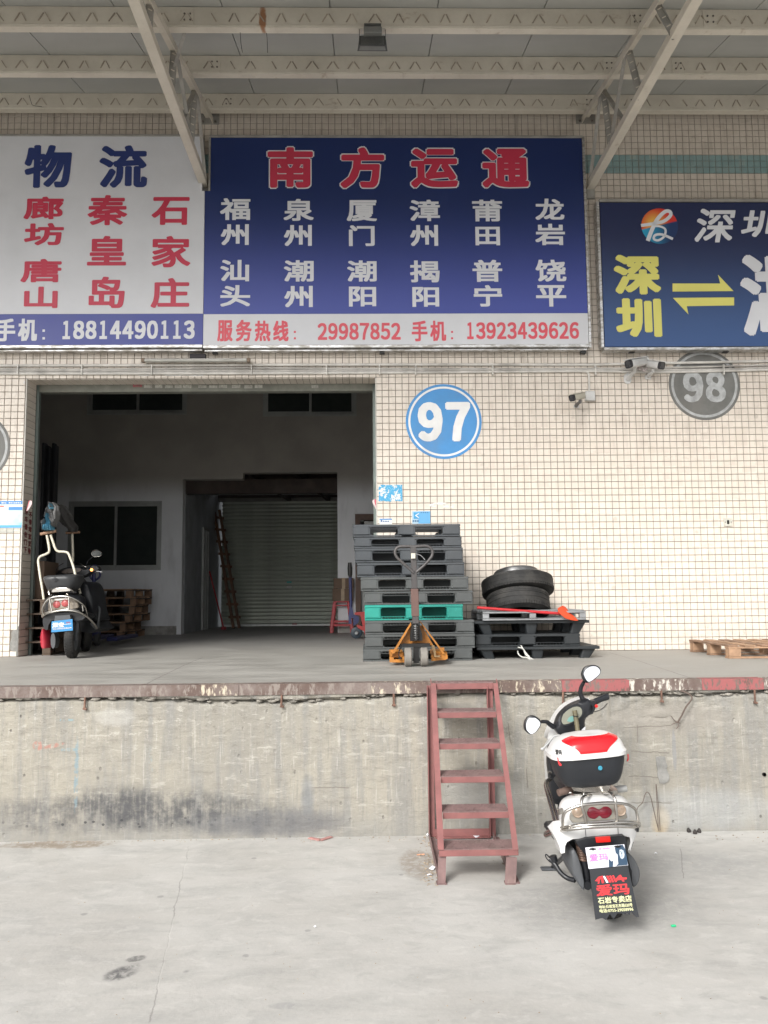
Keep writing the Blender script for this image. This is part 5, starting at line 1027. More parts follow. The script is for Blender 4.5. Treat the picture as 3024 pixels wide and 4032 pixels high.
# boards run along the left edge: swap roles by turning a quarter
pr2 = wood_pallet(Ln, 1.15, .125, [WD1, WD1, WD2], 8, 4)
for o in list(pr.children): bpy.data.objects.remove(o)
bpy.data.objects.remove(pr)
pr2.name = 'wooden_pallet'; ux = Vector((D_.x, D_.y, 0)).normalized(); uy = Vector((0, 0, 1)).cross(ux)    # local x along the left edge
pr2.rotation_euler.z = math.atan2(ux.y, ux.x); ctr = A_+ux*Ln/2-uy*(1.15/2); pr2.location = (ctr.x, ctr.y, ZD); pr2['label'] = 'pale pine pallet lying flat on the dock at the right edge'
base = wood_pallet(1.0, 1.0, .135, [WD2, WD3, WD1], 7, 9)
QS = lambda a, b, y: P(a/2.765, 1900+b/2.765, y)
g = PZ(480/1., 1900+1700/2.765, ZD); ysk = g.y
xl, xr = QS(1000, 1650, ysk).x, QS(1370, 1650, ysk).x; hh = [.135]*6
z = ZD; tops = [1620, 1520, 1430, 1335, 1250, 1158]; rights = [1370, 1355, 1440, 1445, 1475, 1460]
names = ['bottommost wooden pallet of the stack inside the doorway', 'wooden pallet second from the floor in the inside stack', 'wooden pallet third from the floor in the inside stack', 'wooden pallet third from the top in the inside stack', 'wooden pallet second from the top in the inside stack', 'topmost wooden pallet of the stack inside the doorway']
for i in range(6):
    z1 = QS(1250, tops[i], ysk).z; rx_ = QS(rights[i], tops[i]+40, ysk).x; c_ = base if i == 0 else copy_tree(base, None)
    c_.location = (rx_-.5, ysk+.5, z); c_.rotation_euler.z = R([-4, 2, -2, 3, 1, -3][i]); c_.scale.z = (z1-z)/.135*.995; c_['label'] = names[i]; c_['group'] = 'wooden pallets stacked inside behind the black scooter'; z = z1
base2 = wood_pallet(1.0, 1.0, .15, [WD3], 6, 12)
g = PZ(150, 2583, ZD); z = ZD
names = ['bottommost pallet of the dim stack behind the left jamb', 'second pallet up in the dim stack behind the left jamb', 'third pallet up in the dim stack behind the left jamb', 'topmost pallet of the dim stack behind the left jamb']
for i in range(4):
    c_ = base2 if i == 0 else copy_tree(base2, None); c_.location = (g.x-.42+.02*(i % 2), g.y+.55, z); c_.rotation_euler.z = R([3, 0, 5, -2][i]); c_['label'] = names[i]; c_['group'] = 'dim wooden pallets behind the left jamb'; z += .1505
# cardboard and clutter in the shade behind
CARD = simple('brown_cardboard', (.15, .10, .07), .85, var=.15, sc=4)
def carton(cx, cy, z0_, w, d, h, label, rot=0):
    root = thing('cardboard_box', (cx, cy, z0_), label, 'box'); m = MB(); m.box((cx, cy, z0_+h/2), (w, d, h), .004, Matrix.Rotation(rot, 3, 'Z')); m.obj('carton', CARD, root)
    m = MB(); m.box((cx, cy, z0_+h/2+.001), (.055, d+.004, h+.003), 0, Matrix.Rotation(rot, 3, 'Z')); m.obj('packing_tape', simple('tan_tape', (.36, .26, .16), .35), root); return root
carton(g.x-.45, g.y+.55, z+.002, .7, .6, .42, 'large dim cardboard box on the stack behind the left jamb', .1)
# tall dark roll and dark panel leaning in the far left corner
q0, q1 = P(160, 1745, 3.0), P(216, 1745, 3.0); dp = thing('folded_tarpaulin', ((q0.x+q1.x)/2, 3.0, ZD), 'tall dark grey bundle of sheets standing upright in the left corner', 'bundle')
DK = simple('dark_sheet_bundle', (.035, .038, .042), .8, var=.3, sc=3)
for i in range(5): w_ = (q1.x-q0.x)/5*1.2; m = MB(); m.box((q0.x+.04+w_*.85*i+.02, 3.0+.04*(i % 2), (ZD+q0.z)/2-.02*(i % 3)), (w_*.8, .12, q0.z-ZD-.03*(i % 3)), .01); m.obj('upright_sheet', DK, dp)
a, b = P(118, 2150, 1.6), P(165, 2150, 1.6)
# inner clutter: ladder, red pole, stools with a box
lad = thing('wooden_ladder', (-2.3, YS-.6, ZD), 'brown wooden ladder leaning in the passage before the green shutter', 'ladder')
LW = wood('ladder_wood', (.14, .075, .045)); QL = lambda a, b, y: P(400+a/1.659, 1900+b/1.659, y)
rails = [((862, 955), (735, 175)), ((900, 950), (770, 180))]
yl0 = PZ(400+880/1.659, 1900+952/1.659, ZD).y
RL = [(QL(*a, yl0), QL(*b, yl0+.55)) for a, b in rails]
for p_, q_ in RL: p_.z = ZD; m = MB(); m.bar(p_, q_, .05, .07, (0, 1, 0)); m.obj('rail', LW, lad)
for i in range(9): t = .09+.105*i; a, b = RL[0][0].lerp(RL[0][1], t), RL[1][0].lerp(RL[1][1], t); d = (b-a).normalized(); m = MB(); m.bar(a-d*.06, b+d*.06, .05, .05, (0, 1, 0)); m.obj('rung', LW, lad)
yp = PZ(400+798/1.659, 1900+962/1.659, ZD).y; a, b = QL(798, 955, yp), QL(705, 580, yp+.3); a.z = ZD+.02; br = thing('broom', a, 'thin red pole leaning beside the wooden ladder', 'pole')
m = MB(); m.tube([a, b], .014, 8); m.obj('pole', simple('red_broom_handle', (.36, .03, .04), .5), br, smooth=50); m = MB(); m.box((a.x, a.y, ZD+.03), (.09, .08, .055), .01); m.obj('foot', simple('red_broom_foot', (.3, .03, .04), .7), br)
# stools
def stool(cx, cy, z0_, label):
    root = thing('plastic_stool', (cx, cy, z0_), label, 'stool', 'nested red plastic stools'); M_ = simple('red_stool_plastic', (.45, .04, .05), .4) if 'red_stool_plastic' not in bpy.data.materials else bpy.data.materials['red_stool_plastic']
    m = MB(); m.prism([(cx+a, cy+b, z0_+.44) for a, b in rrect(.27, .27, .05)], (0, 0, .02)); m.obj('seat', M_, root)
    for sx in (-1, 1):
        for sy in (-1, 1): m = MB(); m.bar((cx+sx*.17, cy+sy*.17, z0_), (cx+sx*.115, cy+sy*.115, z0_+.445), .05, .05, (0, 1, 0), .006); m.obj('leg', M_, root)
    for sy in (-1, 1): m = MB(); m.box((cx, cy+sy*.155, z0_+.13), (.27, .014, .035)); m.obj('stretcher', M_, root)
    return root
g = PZ(400+1500/1.659, 1900+985/1.659, ZD); sx_ = g.x+.17; stool(sx_, g.y+.17, ZD, 'red plastic stool standing on the passage floor under a cardboard box'); stool(sx_, g.y+.17, ZD+.06, 'upper of two nested red plastic stools right under the box')
carton(sx_+.02, g.y+.17, ZD+.523, .34, .3, .2, 'lower small brown carton on the red stools'); carton(sx_+.03, g.y+.17, ZD+.726, .33, .29, .17, 'upper small brown carton on top of the red stools', .03)
# ================================================================== RED STEEL STEPS
RS = simple('faded_red_oxide_paint', (.235, .095, .09), .7, var=.14, sc=9, dirt=.3, dcol=(.13, .075, .07), bump=.2, wear=.35, wcol=(.19, .12, .10)); RSD = simple('dusty_red_tread', (.19, .12, .115), .85, var=.2, sc=12, dirt=.4, wear=.6, wcol=(.24, .2, .18))
QV = lambda a, b, y: P(1600+a/2.328, 2600+b/2.328, y)
y0_, y5_ = -2.95, -3.86; yk = [y0_+(y5_-y0_)*i/5 for i in range(6)]
fr = [(272, 795, 212, 265), (287, 825, 478, 528), (302, 860, 765, 815), (317, 900, 1068, 1122), (335, 945, 1395, 1450), (298, 1028, 1738, 1795)]
stp = thing('steel_steps', (QV(500, 1700, y5_).x, -3.4, 0), 'red painted steel steps with open treads leaning against the dock', 'steps')
def plate(a, b, c_, y): return None
for i, (l, r_, t, b) in enumerate(fr):
    y = yk[i]; A1, A2 = QV(l, t, y), QV(r_, t, y); zb_ = QV((l+r_)/2, b, y).z; zt_ = (A1.z+A2.z)/2; w_ = A2.x-A1.x; cx = (A1.x+A2.x)/2; dp_ = .19 if i else .10
    m = MB(); m.box((cx, y+.003, (zt_+zb_)/2), (w_, .006, zt_-zb_), .0015); m.box((cx, y+dp_, (zt_+zb_)/2-.005), (w_-.01, .006, zt_-zb_-.01), .0015); m.obj('riser_bar', RS, stp)
    m = MB(); m.box((cx, y+dp_/2, zt_+.003), (w_+.002, dp_, .006), .001); tr = m.obj('tread', RSD, stp)
    m = MB(); rr = random.Random(i)
    for u in range(int(w_/.028)):
        for v_ in range(5):
            if rr.random() < .75: m.box((cx-w_/2+.015+u*.028+(.014 if v_ % 2 else 0), y+.015+v_*.035*dp_/.17, zt_+.0065), (.016, .005, .003), 0, Matrix.Rotation(.8 if (u+v_) % 2 else -.8, 3, 'Z'))
    m.obj('tread_pattern', RSD, tr, kind='stuff')
zt5 = QV(660, 1740, y5_).z
for s, (ta, tb, ba, bb) in ((1, (225, 272, 290, 345)), (-1, (795, 838, 975, 1028))):
    t1, t2, b1, b2 = QV(ta, 213, y0_-.008), QV(tb, 213, y0_-.008), QV(ba, 1737, y5_-.006), QV(bb, 1737, y5_-.006)
    m = MB(); m.add([t1, t2, b2, b1]+[v+Vector((0, .006, .002)) for v in (t1, t2, b2, b1)], [(0, 1, 2, 3), (7, 6, 5, 4), (0, 4, 5, 1), (1, 5, 6, 2), (2, 6, 7, 3), (3, 7, 4, 0)]); 
    a, b = (t1, b1) if s == 1 else (t2, b2); o_ = Vector((.003*s, .028, .01))
    m.add([a, b, b+Vector((0, .05, .03)), a+Vector((0, .05, .03))]+[v+Vector((.005*s, 0, 0)) for v in (a, b, b+Vector((0, .05, .03)), a+Vector((0, .05, .03)))], [(0, 1, 2, 3), (7, 6, 5, 4), (0, 4, 5, 1), (1, 5, 6, 2), (2, 6, 7, 3), (3, 7, 4, 0)]); m.obj('stringer', RS, stp)
lx_, rx_ = QV(225, 900, y0_+.02).x, QV(778, 900, y0_+.02).x; yr = y0_+.03
for xx in (lx_, rx_):
    m = MB(); m.box((xx, yr, .53), (.045, .006, 1.05), .001); m.box((xx-.02, yr-.022, .53), (.005, .038, 1.05), .001); m.obj('rear_post', RS, stp)
m = MB(); m.box(((lx_+rx_)/2, yr-.004, .035), (rx_-lx_-.046, .006, .05), .001); m.box(((lx_+rx_)/2, yr-.03, .011), (rx_-lx_-.046, .05, .006)); m.obj('cross_rail', RS, stp)
for fx, fy, xb in ((305, 2062, lx_-.02), (985, 2062, rx_)):
    f = PZ(1600+fx/2.328, 2600+fy/2.328, 0); m = MB(); m.bar((xb, yr-.02, .02), (f.x, f.y+.02, .02), .036, .006, (1, 0, 0)); m.bar((xb+.02, yr-.02, .004), (f.x+.02, f.y+.02, .004), .006, .04, (1, 0, 0)); m.obj('base_rail', RSD, stp)
for (a, b, c_, d) in ((330, 1797, 325, 2060), (965, 1800, 955, 2060)):
    u = QV(a, b, y5_+.02); v_ = PZ(1600+c_/2.328, 2600+d/2.328, 0); v_.y += .01; w2 = .045 if a < 500 else .065
    m = MB(); m.bar(u, v_+Vector((0, 0, .002)), w2, .006, (0, 1, 0)); m.bar(u+Vector((-.02, .02, 0)), v_+Vector((-.02, .02, .002)), .006, .04, (0, 1, 0)); m.box(v_+Vector((0, .02, .004)), (.06, .06, .006)); m.obj('foot_post', RSD, stp)

# ================================================================== WHITE SCOOTER
BLK = simple('black_scooter_plastic', (.012, .013, .016), .38, var=.15, dirt=.25, dcol=(.04, .04, .04), bump=.05); BLM2 = simple('matt_black_box', (.012, .014, .018), .55, var=.1, dirt=.15, dcol=(.06, .06, .06), bump=.15, bsc=200)
WHP = simple('white_scooter_paint', (.62, .62, .615), .25, var=.04, sc=2, dirt=.3, dcol=(.45, .44, .41), bump=0); REDG = simple('red_lid_panel', (.60, .012, .018), .15, var=.06, dirt=.05, bump=0); CHR = simple('dull_chrome', (.45, .43, .40), .22, 1, var=.15, dirt=.25, dcol=(.3, .25, .2), bump=0)
GPL = simple('grey_moulded_plastic', (.075, .08, .088), .6, var=.15, dirt=.4, dcol=(.15, .145, .135)); GRB = simple('brown_rubber_grip', (.12, .08, .065), .7); GRG = simple('grey_rubber_grip', (.33, .33, .32), .6)
MIR = N('mirror_glass'); MIR = MIR.out((.92, .93, .95), .02, 1.0); REFL = simple('red_reflector', (.62, .02, .015), .2, bump=0, dirt=.05); TLR = simple('dark_red_lens', (.17, .010, .022), .15, bump=0, dirt=.05, var=.2); CLR = simple('smoky_clear_lens', (.24, .225, .195), .12, var=.12, bump=0, dirt=.2); AMB = simple('amber_bulb', (.38, .29, .22), .2, var=.2, bump=0)
TYR = RUB
S2 = lambda a, b, y: P(2000+a/2.765, 2550+b/2.765, y); S3 = lambda a, b, y: P(2100+a/3.318, 3000+b/3.318, y)
ct = PZ(2100+1045/3.318, 3000+2085/3.318, 0); YA = ct.y+.05
sc1 = thing('scooter', (ct.x, ct.y, 0), 'white electric scooter with a red and white top box, parked by the red steps', 'scooter')
def sil(root, nm, pts, y, t, mt, f, smooth=None, bev=0, lab=None):
    v = [f(a, b, y) for a, b in pts]; m = MB()
    if bev:
        c_ = sum(v, Vector())/len(v); inn = [p_+(c_-p_).normalized()*bev for p_ in v]
        m.rings([[p_+Vector((0, 0, 0)) for p_ in inn], [p_+Vector((0, bev*.8, 0)) for p_ in v], [p_+Vector((0, t, 0)) for p_ in v]])
    else: m.prism(v, (0, t, 0))
    return m.obj(nm, mt, root, smooth=smooth, label=lab)
def smo(pts, n=4):
    c_ = catmull([Vector((a, b, 0)) for a, b in list(pts)+[pts[0]]], n)[:-1]; return [(v.x, v.y) for v in c_]
def tb(root, nm, pts, r, mt, f, n=8, k_=5, smooth=60):
    "pts: (a, b, y)"
    m = MB(); m.tube(catmull([f(*q) for q in pts], k_), r, n); return m.obj(nm, mt, root, smooth=smooth)
def wheel(root, c_, Ro, w, axis, hub):
    m = MB(); h = w/2; Ri = Ro*.62; m.lathe([(Ri, -h*.6), (Ro*.85, -h), (Ro*.96, -h*.7), (Ro, 0), (Ro*.96, h*.7), (Ro*.85, h), (Ri, h*.6), (Ri, -h*.6)], c_, axis, 40); t = m.obj('wheel', TYR, root, smooth=60)
    m = MB(); m.lathe([(0, -h*.5), (Ri*.8, -h*.55), (Ri+.004, -h*.62), (Ri+.004, h*.62), (Ri*.8, h*.55), (0, h*.5)], c_, axis, 32); m.obj('rim', hub, t, smooth=40)
    m = MB(); a = Vector(axis).normalized(); x = a.orthogonal().normalized(); y = a.cross(x)
    for i in range(40):
        q = 2*math.pi*i/40; d = x*math.cos(q)+y*math.sin(q); tt = d.cross(a)
        for s in (-1, 1): m.bar(Vector(c_)+d*(Ro+.0)+a*(s*h*.15), Vector(c_)+d*(Ro*.965)+a*(s*h*.75)+tt*.015, .008, .006, tuple(d))
    m.obj('tread', TYR, t, kind='stuff'); return t
LEAN = R(4.5); lx = Vector((math.cos(LEAN), 0, math.sin(LEAN))); lz = Vector((-math.sin(LEAN), 0, math.cos(LEAN)))
wheel(sc1, Vector((ct.x-.016, YA+.02, .198)), .197, .10, lx, GPL)
fwh = Vector((ct.x+.075, -3.30, .19)); wheel(sc1, fwh, .188, .085, (lx+Vector((0, .1, 0))).normalized(), GPL)
# body shell
rg = [(-4.58, 500, 1180, 560, 820), (-4.565, 430, 1240, 500, 870), (-4.53, 370, 1262, 455, 905), (-4.46, 330, 1268, 420, 930), (-4.36, 335, 1255, 405, 930), (-4.22, 370, 1220, 400, 900), (-4.05, 430, 1150, 395, 850), (-3.9, 480, 1080, 390, 800)]
m = MB(); m.rings([sring(y, 2100+l/3.318, 2100+r_/3.318, 3000+t/3.318, 3000+b/3.318, 36, 3.4) for y, l, r_, t, b in rg]); m.obj('body_shell', WHP, sc1, smooth=50)
arch = [(255, 935), (330, 862), (500, 838), (860, 815), (1200, 800), (1345, 830), (1352, 960), (1310, 1060), (1278, 1165), (1262, 1168), (1300, 1060), (1290, 985), (1190, 955), (1000, 965), (700, 990), (480, 1010), (410, 1050), (385, 1110), (385, 1200), (365, 1205), (345, 1110), (300, 1010)]
sil(sc1, 'rear_skirt', arch, -4.57, .13, WHP, S3, 40, .012)
sil(sc1, 'skirt_side', [(320, 860), (365, 1195), (400, 1190), (420, 1030), (500, 900)], -4.50, .12, WHP, S3)
for px in (683, 1108): m = MB(); m.tube([S3(px-5, 840, -4.574), S3(px+3, 975, -4.574)], .0016, 4); m.obj('panel_gap', BLK, sc1)
# tail light cluster
lens = smo([(490, 700), (525, 640), (600, 588), (730, 568), (860, 560), (1000, 556), (1120, 566), (1190, 620), (1225, 700), (1215, 745), (1050, 758), (870, 772), (680, 785), (510, 795)], 3)
tl_ = sil(sc1, 'tail_light', lens, -4.603, .05, CLR, S3, 50, .006)
sil(tl_, 'red_lens', smo([(705, 660), (735, 605), (790, 592), (862, 625), (920, 590), (985, 592), (1025, 635), (1020, 690), (965, 735), (900, 735), (865, 705), (810, 745), (745, 735), (712, 700)], 3), -4.609, .01, TLR, S3, 50, .003)
for cx_, cy_ in ((583, 655), (1138, 632)):
    c_ = S3(cx_, cy_, -4.607); m = MB(); m.lathe([(0, .012), (.012, .01), (.02, .004), (.026, .006), (.03, 0), (.03, -.01)], c_, (0, -1, 0), 24); m.obj('turn_signal', AMB, tl_, smooth=50)
# inner fender, plate, flap
sil(sc1, 'inner_fender', [(560, 1040), (700, 1000), (1180, 960), (1215, 1010), (1235, 1140), (1240, 1200), (700, 1240), (600, 1120)], -4.60, .12, BLK, S3)
sil(sc1, 'reflector', [(810, 985), (1003, 972), (1012, 1045), (826, 1056)], -4.612, .01, REFL, S3)
pl_ = [(680, 1122), (1188, 1078), (1240, 1350), (724, 1398)]; PL = sil(sc1, 'number_plate', pl_, -4.665, .004, flat('plate_white', (.72, .72, .78), .25), S3)
fo = [(735, 1397), (1235, 1352), (1382, 2025), (1345, 2032), (1275, 1962), (1255, 2000), (1225, 1975), (1205, 1990), (1130, 1978), (1098, 1978), (1050, 2056), (1000, 1985), (950, 2066), (900, 2040), (812, 2062), (780, 1800)]
def FLP(a, b, o=0.): return S3(a, b, -4.66-.07*(b-1350)/700-o)
m = MB(); m.prism([FLP(a, b) for a, b in fo], (0, .005, 0)); FLo = m.obj('mud_flap', BLM2, sc1)
def quad_text(root, nm, t, corners, fn, mt, bx, bz):
    "t fills the four-sided area top-left, top-right, bottom-right, bottom-left on the surface fn"
    if t not in GL: load_glyphs([t])
    vs, fs, x0, x1, y0, y1 = GL[t]; (ax, ay), (bx_, by_), (cx_, cy_), (dx, dy) = corners; m = MB()
    sh = [(0, 0)]+[(u*bx, v*bz) for u in (-1, 0, 1) for v in (-1, 0, 1) if (u or v)]
    for i, (ex, ez) in enumerate(sh):
        out = []
        for x, y in vs:
            u = (x-x0)/(x1-x0)+ex; v = (y1-y)/(y1-y0)+ez
            px = (ax*(1-u)+bx_*u)*(1-v)+(dx*(1-u)+cx_*u)*v; py = (ay*(1-u)+by_*u)*(1-v)+(dy*(1-u)+cy_*u)*v; q = fn(px, py); q.y -= .0005+.0001*i; out.append(q)
        m.add(out, fs)
    return m.obj(nm, mt, root, fix=False)
F_ = lambda a, b: FLP(a, b)
REDL = flat('bright_red_ink', (.62, .03, .035)); YLL = flat('pale_yellow_ink', (.62, .62, .36)); PKL = flat('pink_ink', (.62, .22, .5)); INB = flat('blue_black_ink', (.035, .07, .12))
def mark(root, f, y, s=1., ox=0, oy=0, mt=REDL, wmt=None):
    T = lambda a, b: f(ox+a*s, oy+b*s)
    polys = [[(805, 1555), (850, 1500), (905, 1485), (925, 1580), (895, 1585), (885, 1530), (870, 1535), (860, 1590), (840, 1592), (845, 1560)], [(950, 1488), (978, 1485), (1020, 1572), (992, 1575)], [(990, 1485), (1015, 1482), (1055, 1570), (1030, 1572)], [(1028, 1482), (1050, 1480), (1090, 1566), (1068, 1570)], [(1062, 1540), (1120, 1480), (1140, 1472), (1165, 1510), (1220, 1508), (1218, 1532), (1180, 1535), (1192, 1562), (1165, 1562), (1150, 1540), (1100, 1545), (1085, 1562)]]
    m = MB()
    for pg in polys: m.prism([T(*q)+Vector((0, -.0012, 0)) for q in pg], (0, .0006, 0))
    m.obj('emblem', mt, root)
    if wmt: m = MB(); m.prism([T(*q)+Vector((0, -.0014, 0)) for q in [(908, 1492), (932, 1488), (982, 1574), (955, 1580)]], (0, .0006, 0)); m.obj('emblem', wmt, root)
mark(FLo, F_, 0, mt=REDL, wmt=WLET)
quad_text(FLo, 'lettering', '爱玛', [(815, 1612), (1235, 1585), (1260, 1722), (833, 1752)], F_, REDL, .010, .026)
quad_text(FLo, 'lettering', '石岩专卖店', [(838, 1772), (1275, 1738), (1288, 1822), (850, 1855)], F_, YLL, .003, .02)
quad_text(FLo, 'lettering', '地址:石岩宝石东路520号', [(855, 1875), (1288, 1840), (1297, 1888), (860, 1915)], F_, YLL, .002, .02)
quad_text(FLo, 'lettering', '电话:0755-29058996', [(862, 1925), (1300, 1895), (1307, 1945), (870, 1970)], F_, YLL, .002, .02)
G_ = lambda a, b: S3(a, b, -4.666)
quad_text(PL, 'lettering', '爱玛', [(725, 1208), (962, 1192), (978, 1282), (740, 1302)], G_, PKL, .010, .03)
T_ = lambda a, b: S3(690+(a-805)*.40+150*1.0, 1120+(b-1470)*.28-.02*(a-805), -4.666)
mark(PL, T_, 0, mt=PKL)
for pg, mt in (([(985, 1265), (1020, 1300), (1045, 1290), (1040, 1370), (988, 1375)], INB), ([(1065, 1130), (1085, 1105), (1130, 1085), (1170, 1085), (1200, 1140), (1225, 1260), (1235, 1345), (1080, 1360), (1110, 1330), (1105, 1290), (1100, 1210), (1075, 1190)], INB), ([(1125, 1150), (1150, 1142), (1180, 1160), (1192, 1210), (1185, 1250), (1160, 1270), (1140, 1255), (1125, 1210)], flat('pale_portrait_print', (.5, .56, .62)))):
    m = MB(); m.prism([S3(a, b, -4.6665-(.0008 if mt is not INB else 0)) for a, b in pg], (0, .0006, 0)); m.obj('printed_portrait', mt, PL)
m = MB()
for pg in ([(1132, 1172), (1150, 1168), (1150, 1174), (1132, 1178)], [(1165, 1172), (1182, 1176), (1181, 1182), (1165, 1178)], [(1150, 1178), (1158, 1178), (1163, 1208), (1150, 1210)], [(1146, 1228), (1168, 1224), (1170, 1231), (1148, 1235)]): m.prism([S3(a, b, -4.668) for a, b in pg], (0, .0004, 0))
m.obj('printed_features', INB, PL, kind='stuff')
for a, b in ((775, 1140), (1100, 1108)): sil(PL, 'plate_bolt', [(a-48, b+3), (a-30, b-9), (a-12, b-12), (a+5, b-18), (a+22, b-12), (a+46, b-6), (a+44, b+6), (a+20, b+8), (a+4, b+18), (a-14, b+8), (a-32, b+10)], -4.670, .003, BKM, S3)
# side plates beside the wheel, shock, stand
sil(sc1, 'side_plate', smo([(500, 1180), (540, 1150), (590, 1240), (640, 1400), (668, 1580), (660, 1680), (620, 1640), (540, 1500), (505, 1350)], 3), -4.55, .25, GPL, S3, 45, .01)
sil(sc1, 'side_plate', smo([(1215, 1190), (1260, 1200), (1340, 1300), (1395, 1430), (1385, 1560), (1340, 1630), (1300, 1625), (1280, 1480), (1245, 1330)], 3), -4.52, .25, GPL, S3, 45, .01)
m = MB(); a, b = S3(610, 1030, -4.5), S3(652, 1290, -4.5); n = 70; m.tube([a+(b-a)*(i/n)+Vector((.022*math.cos(i*.75), .022*math.sin(i*.75), 0)) for i in range(n+1)], .0062, 6); m.obj('shock_spring', simple('rusty_spring', (.16, .10, .075), .5, .4), sc1, smooth=60, kind='stuff')
m = MB(); m.tube([a, b], .012, 10); m.tube([S3(655, 1260, -4.5), S3(690, 1440, -4.5), S3(715, 1640, -4.5)], [.021, .019, .016], 10); m.obj('shock_absorber', BLK, sc1, smooth=60)
c_ = S3(700, 1605, -4.52); m = MB(); m.lathe([(0, -.02), (.02, -.02), (.024, 0), (.02, .03), (0, .03)], c_, (0, 1, 0), 18); m.obj('axle_nut', BLK, sc1, smooth=50)
q = PZ(2100+215/3.318, 3000+1412/3.318, 0)
m = MB(); m.tube([S3(520, 1110, -4.25), S3(400, 1240, (-4.25+q.y)/2), q+Vector((.02, 0, .02))], .014, 8); m.obj('side_stand', BLK, sc1, smooth=60); m = MB(); m.box((q.x-.01, q.y, .009), (.09, .05, .014), .004); m.obj('stand_foot', GPL, sc1)
tb(sc1, 'stand_lever', [(545, 1548, -4.45), (440, 1515, -4.42), (350, 1440, -4.4), (285, 1340, -4.38), (215, 1270, -4.36)], .013, BLK, S3); tb(sc1, 'stand_loop', [(225, 1265, -4.36), (180, 1215, -4.36), (158, 1215, -4.36), (175, 1262, -4.36), (230, 1315, -4.37), (270, 1330, -4.38)], .0035, BLK, S3); tb(sc1, 'stand_rubber', [(255, 1225, -4.37), (275, 1300, -4.37)], .020, BLK, S3, k_=2)
sil(sc1, 'swing_arm', [(385, 1060), (560, 1030), (590, 1180), (600, 1250), (540, 1270), (500, 1130), (440, 1120), (400, 1190), (380, 1130)], -4.42, .2, BLK, S3); sil(sc1, 'swing_arm', [(1150, 1000), (1300, 990), (1310, 1050), (1280, 1140), (1250, 1170), (1200, 1110), (1170, 1080)], -4.45, .2, BLK, S3)
# chrome guard
tb(sc1, 'guard_rail', [(385, 850, -4.62), (384, 760, -4.63), (392, 700, -4.64), (430, 645, -4.65), (520, 600, -4.66), (640, 565, -4.67), (860, 545, -4.67), (1080, 540, -4.67), (1230, 558, -4.66), (1310, 600, -4.64), (1345, 650, -4.62), (1362, 720, -4.62), (1372, 800, -4.62)], .0075, CHR, S3)
for pts in ([(693, 822, -4.66), (670, 700, -4.665), (640, 600, -4.67), (630, 520, -4.66), (650, 465, -4.64), (700, 445, -4.58), (760, 438, -4.48)], [(1098, 792, -4.66), (1090, 700, -4.67), (1078, 580, -4.67), (1060, 470, -4.66), (1015, 412, -4.62), (960, 398, -4.55), (900, 400, -4.48)]): tb(sc1, 'guard_rail', pts, .008, CHR, S3)
tb(sc1, 'guard_rail', [(655, 572, -4.66), (720, 548, -4.66), (900, 530, -4.66), (1050, 530, -4.66)], .006, CHR, S3)
tb(sc1, 'guard_bar', [(155, 935, -4.2), (200, 905, -4.35), (300, 880, -4.5), (460, 852, -4.62), (690, 825, -4.66), (900, 812, -4.67), (1100, 795, -4.67), (1280, 792, -4.66), (1370, 800, -4.62), (1380, 830, -4.6), (1340, 850, -4.6)], .0095, CHR, S3)
tb(sc1, 'guard_bar', [(150, 940, -4.2), (170, 968, -4.22), (250, 935, -4.4), (320, 905, -4.52), (460, 882, -4.63), (690, 855, -4.67), (900, 845, -4.68), (1100, 838, -4.68), (1280, 845, -4.67), (1345, 852, -4.6)], .0095, CHR, S3)
sil(sc1, 'guard_clamp', [(1340, 840), (1385, 840), (1378, 915), (1352, 915)], -4.6, .03, BLK, S3); sil(sc1, 'guard_clamp', [(315, 630), (390, 615), (400, 680), (330, 692)], -4.58, .02, CHR, S3)
tb(sc1, 'side_rail', [(350, 850, -4.35), (290, 650, -4.2), (225, 440, -4.05), (185, 320, -3.95), (190, 255, -3.88), (225, 235, -3.82)], .010, CHR, S3); tb(sc1, 'side_rail', [(305, 858, -4.4), (245, 640, -4.25), (190, 440, -4.1), (158, 310, -3.98), (172, 250, -3.9), (215, 225, -3.82)], .010, CHR, S3)
# rack, grips
c_ = S2(905, 1545, -4.38); m = MB(); m.prism([c_+lx*u+Vector((0, v, 0))+lz*-.012 for u, v in rrect(.40*.6, .22, .03)], lz*.022); m.obj('rack_plate', CHR, sc1)
m = MB(); m.prism([S2(a, b, -4.5) for a, b in ((690, 1520), (1120, 1500), (1100, 1555), (1000, 1575), (800, 1572), (720, 1558))], (0, .02, 0)); m.obj('rack_plate', CHR, sc1)
tb(sc1, 'grab_rail', [(1240, 1545, -4.4), (1120, 1560, -4.42), (900, 1590, -4.45), (700, 1580, -4.42), (620, 1570, -4.4)], .007, CHR, S2)
tb(sc1, 'grab_handle', [(548, 1583, -4.42), (690, 1535, -4.4)], [.0185, .0185], GRB, S2, 12, 1); tb(sc1, 'grab_handle', [(1165, 1545, -4.4), (1290, 1532, -4.4)], [.0185, .0175], GRG, S2, 12, 1)
tb(sc1, 'rack_stay', [(830, 1580, -4.5), (820, 1620, -4.5), (810, 1700, -4.42)], .006, CHR, S2); tb(sc1, 'rack_stay', [(1040, 1575, -4.5), (1070, 1600, -4.5), (1100, 1690, -4.42)], .006, CHR, S2)
m = MB(); c_ = S2(880, 1560, -4.15); m.rings([[c_+Vector((0, dy, 0))+lx*(math.cos(2*math.pi*k_/20)*.13*w_)+lz*(math.sin(2*math.pi*k_/20)*.05*w_-.0) for k_ in range(20)] for dy, w_ in ((-.15, .6), (-.1, 1), (.1, 1.05), (.35, .95), (.45, .6))]); m.obj('seat', BLK, sc1, smooth=60)
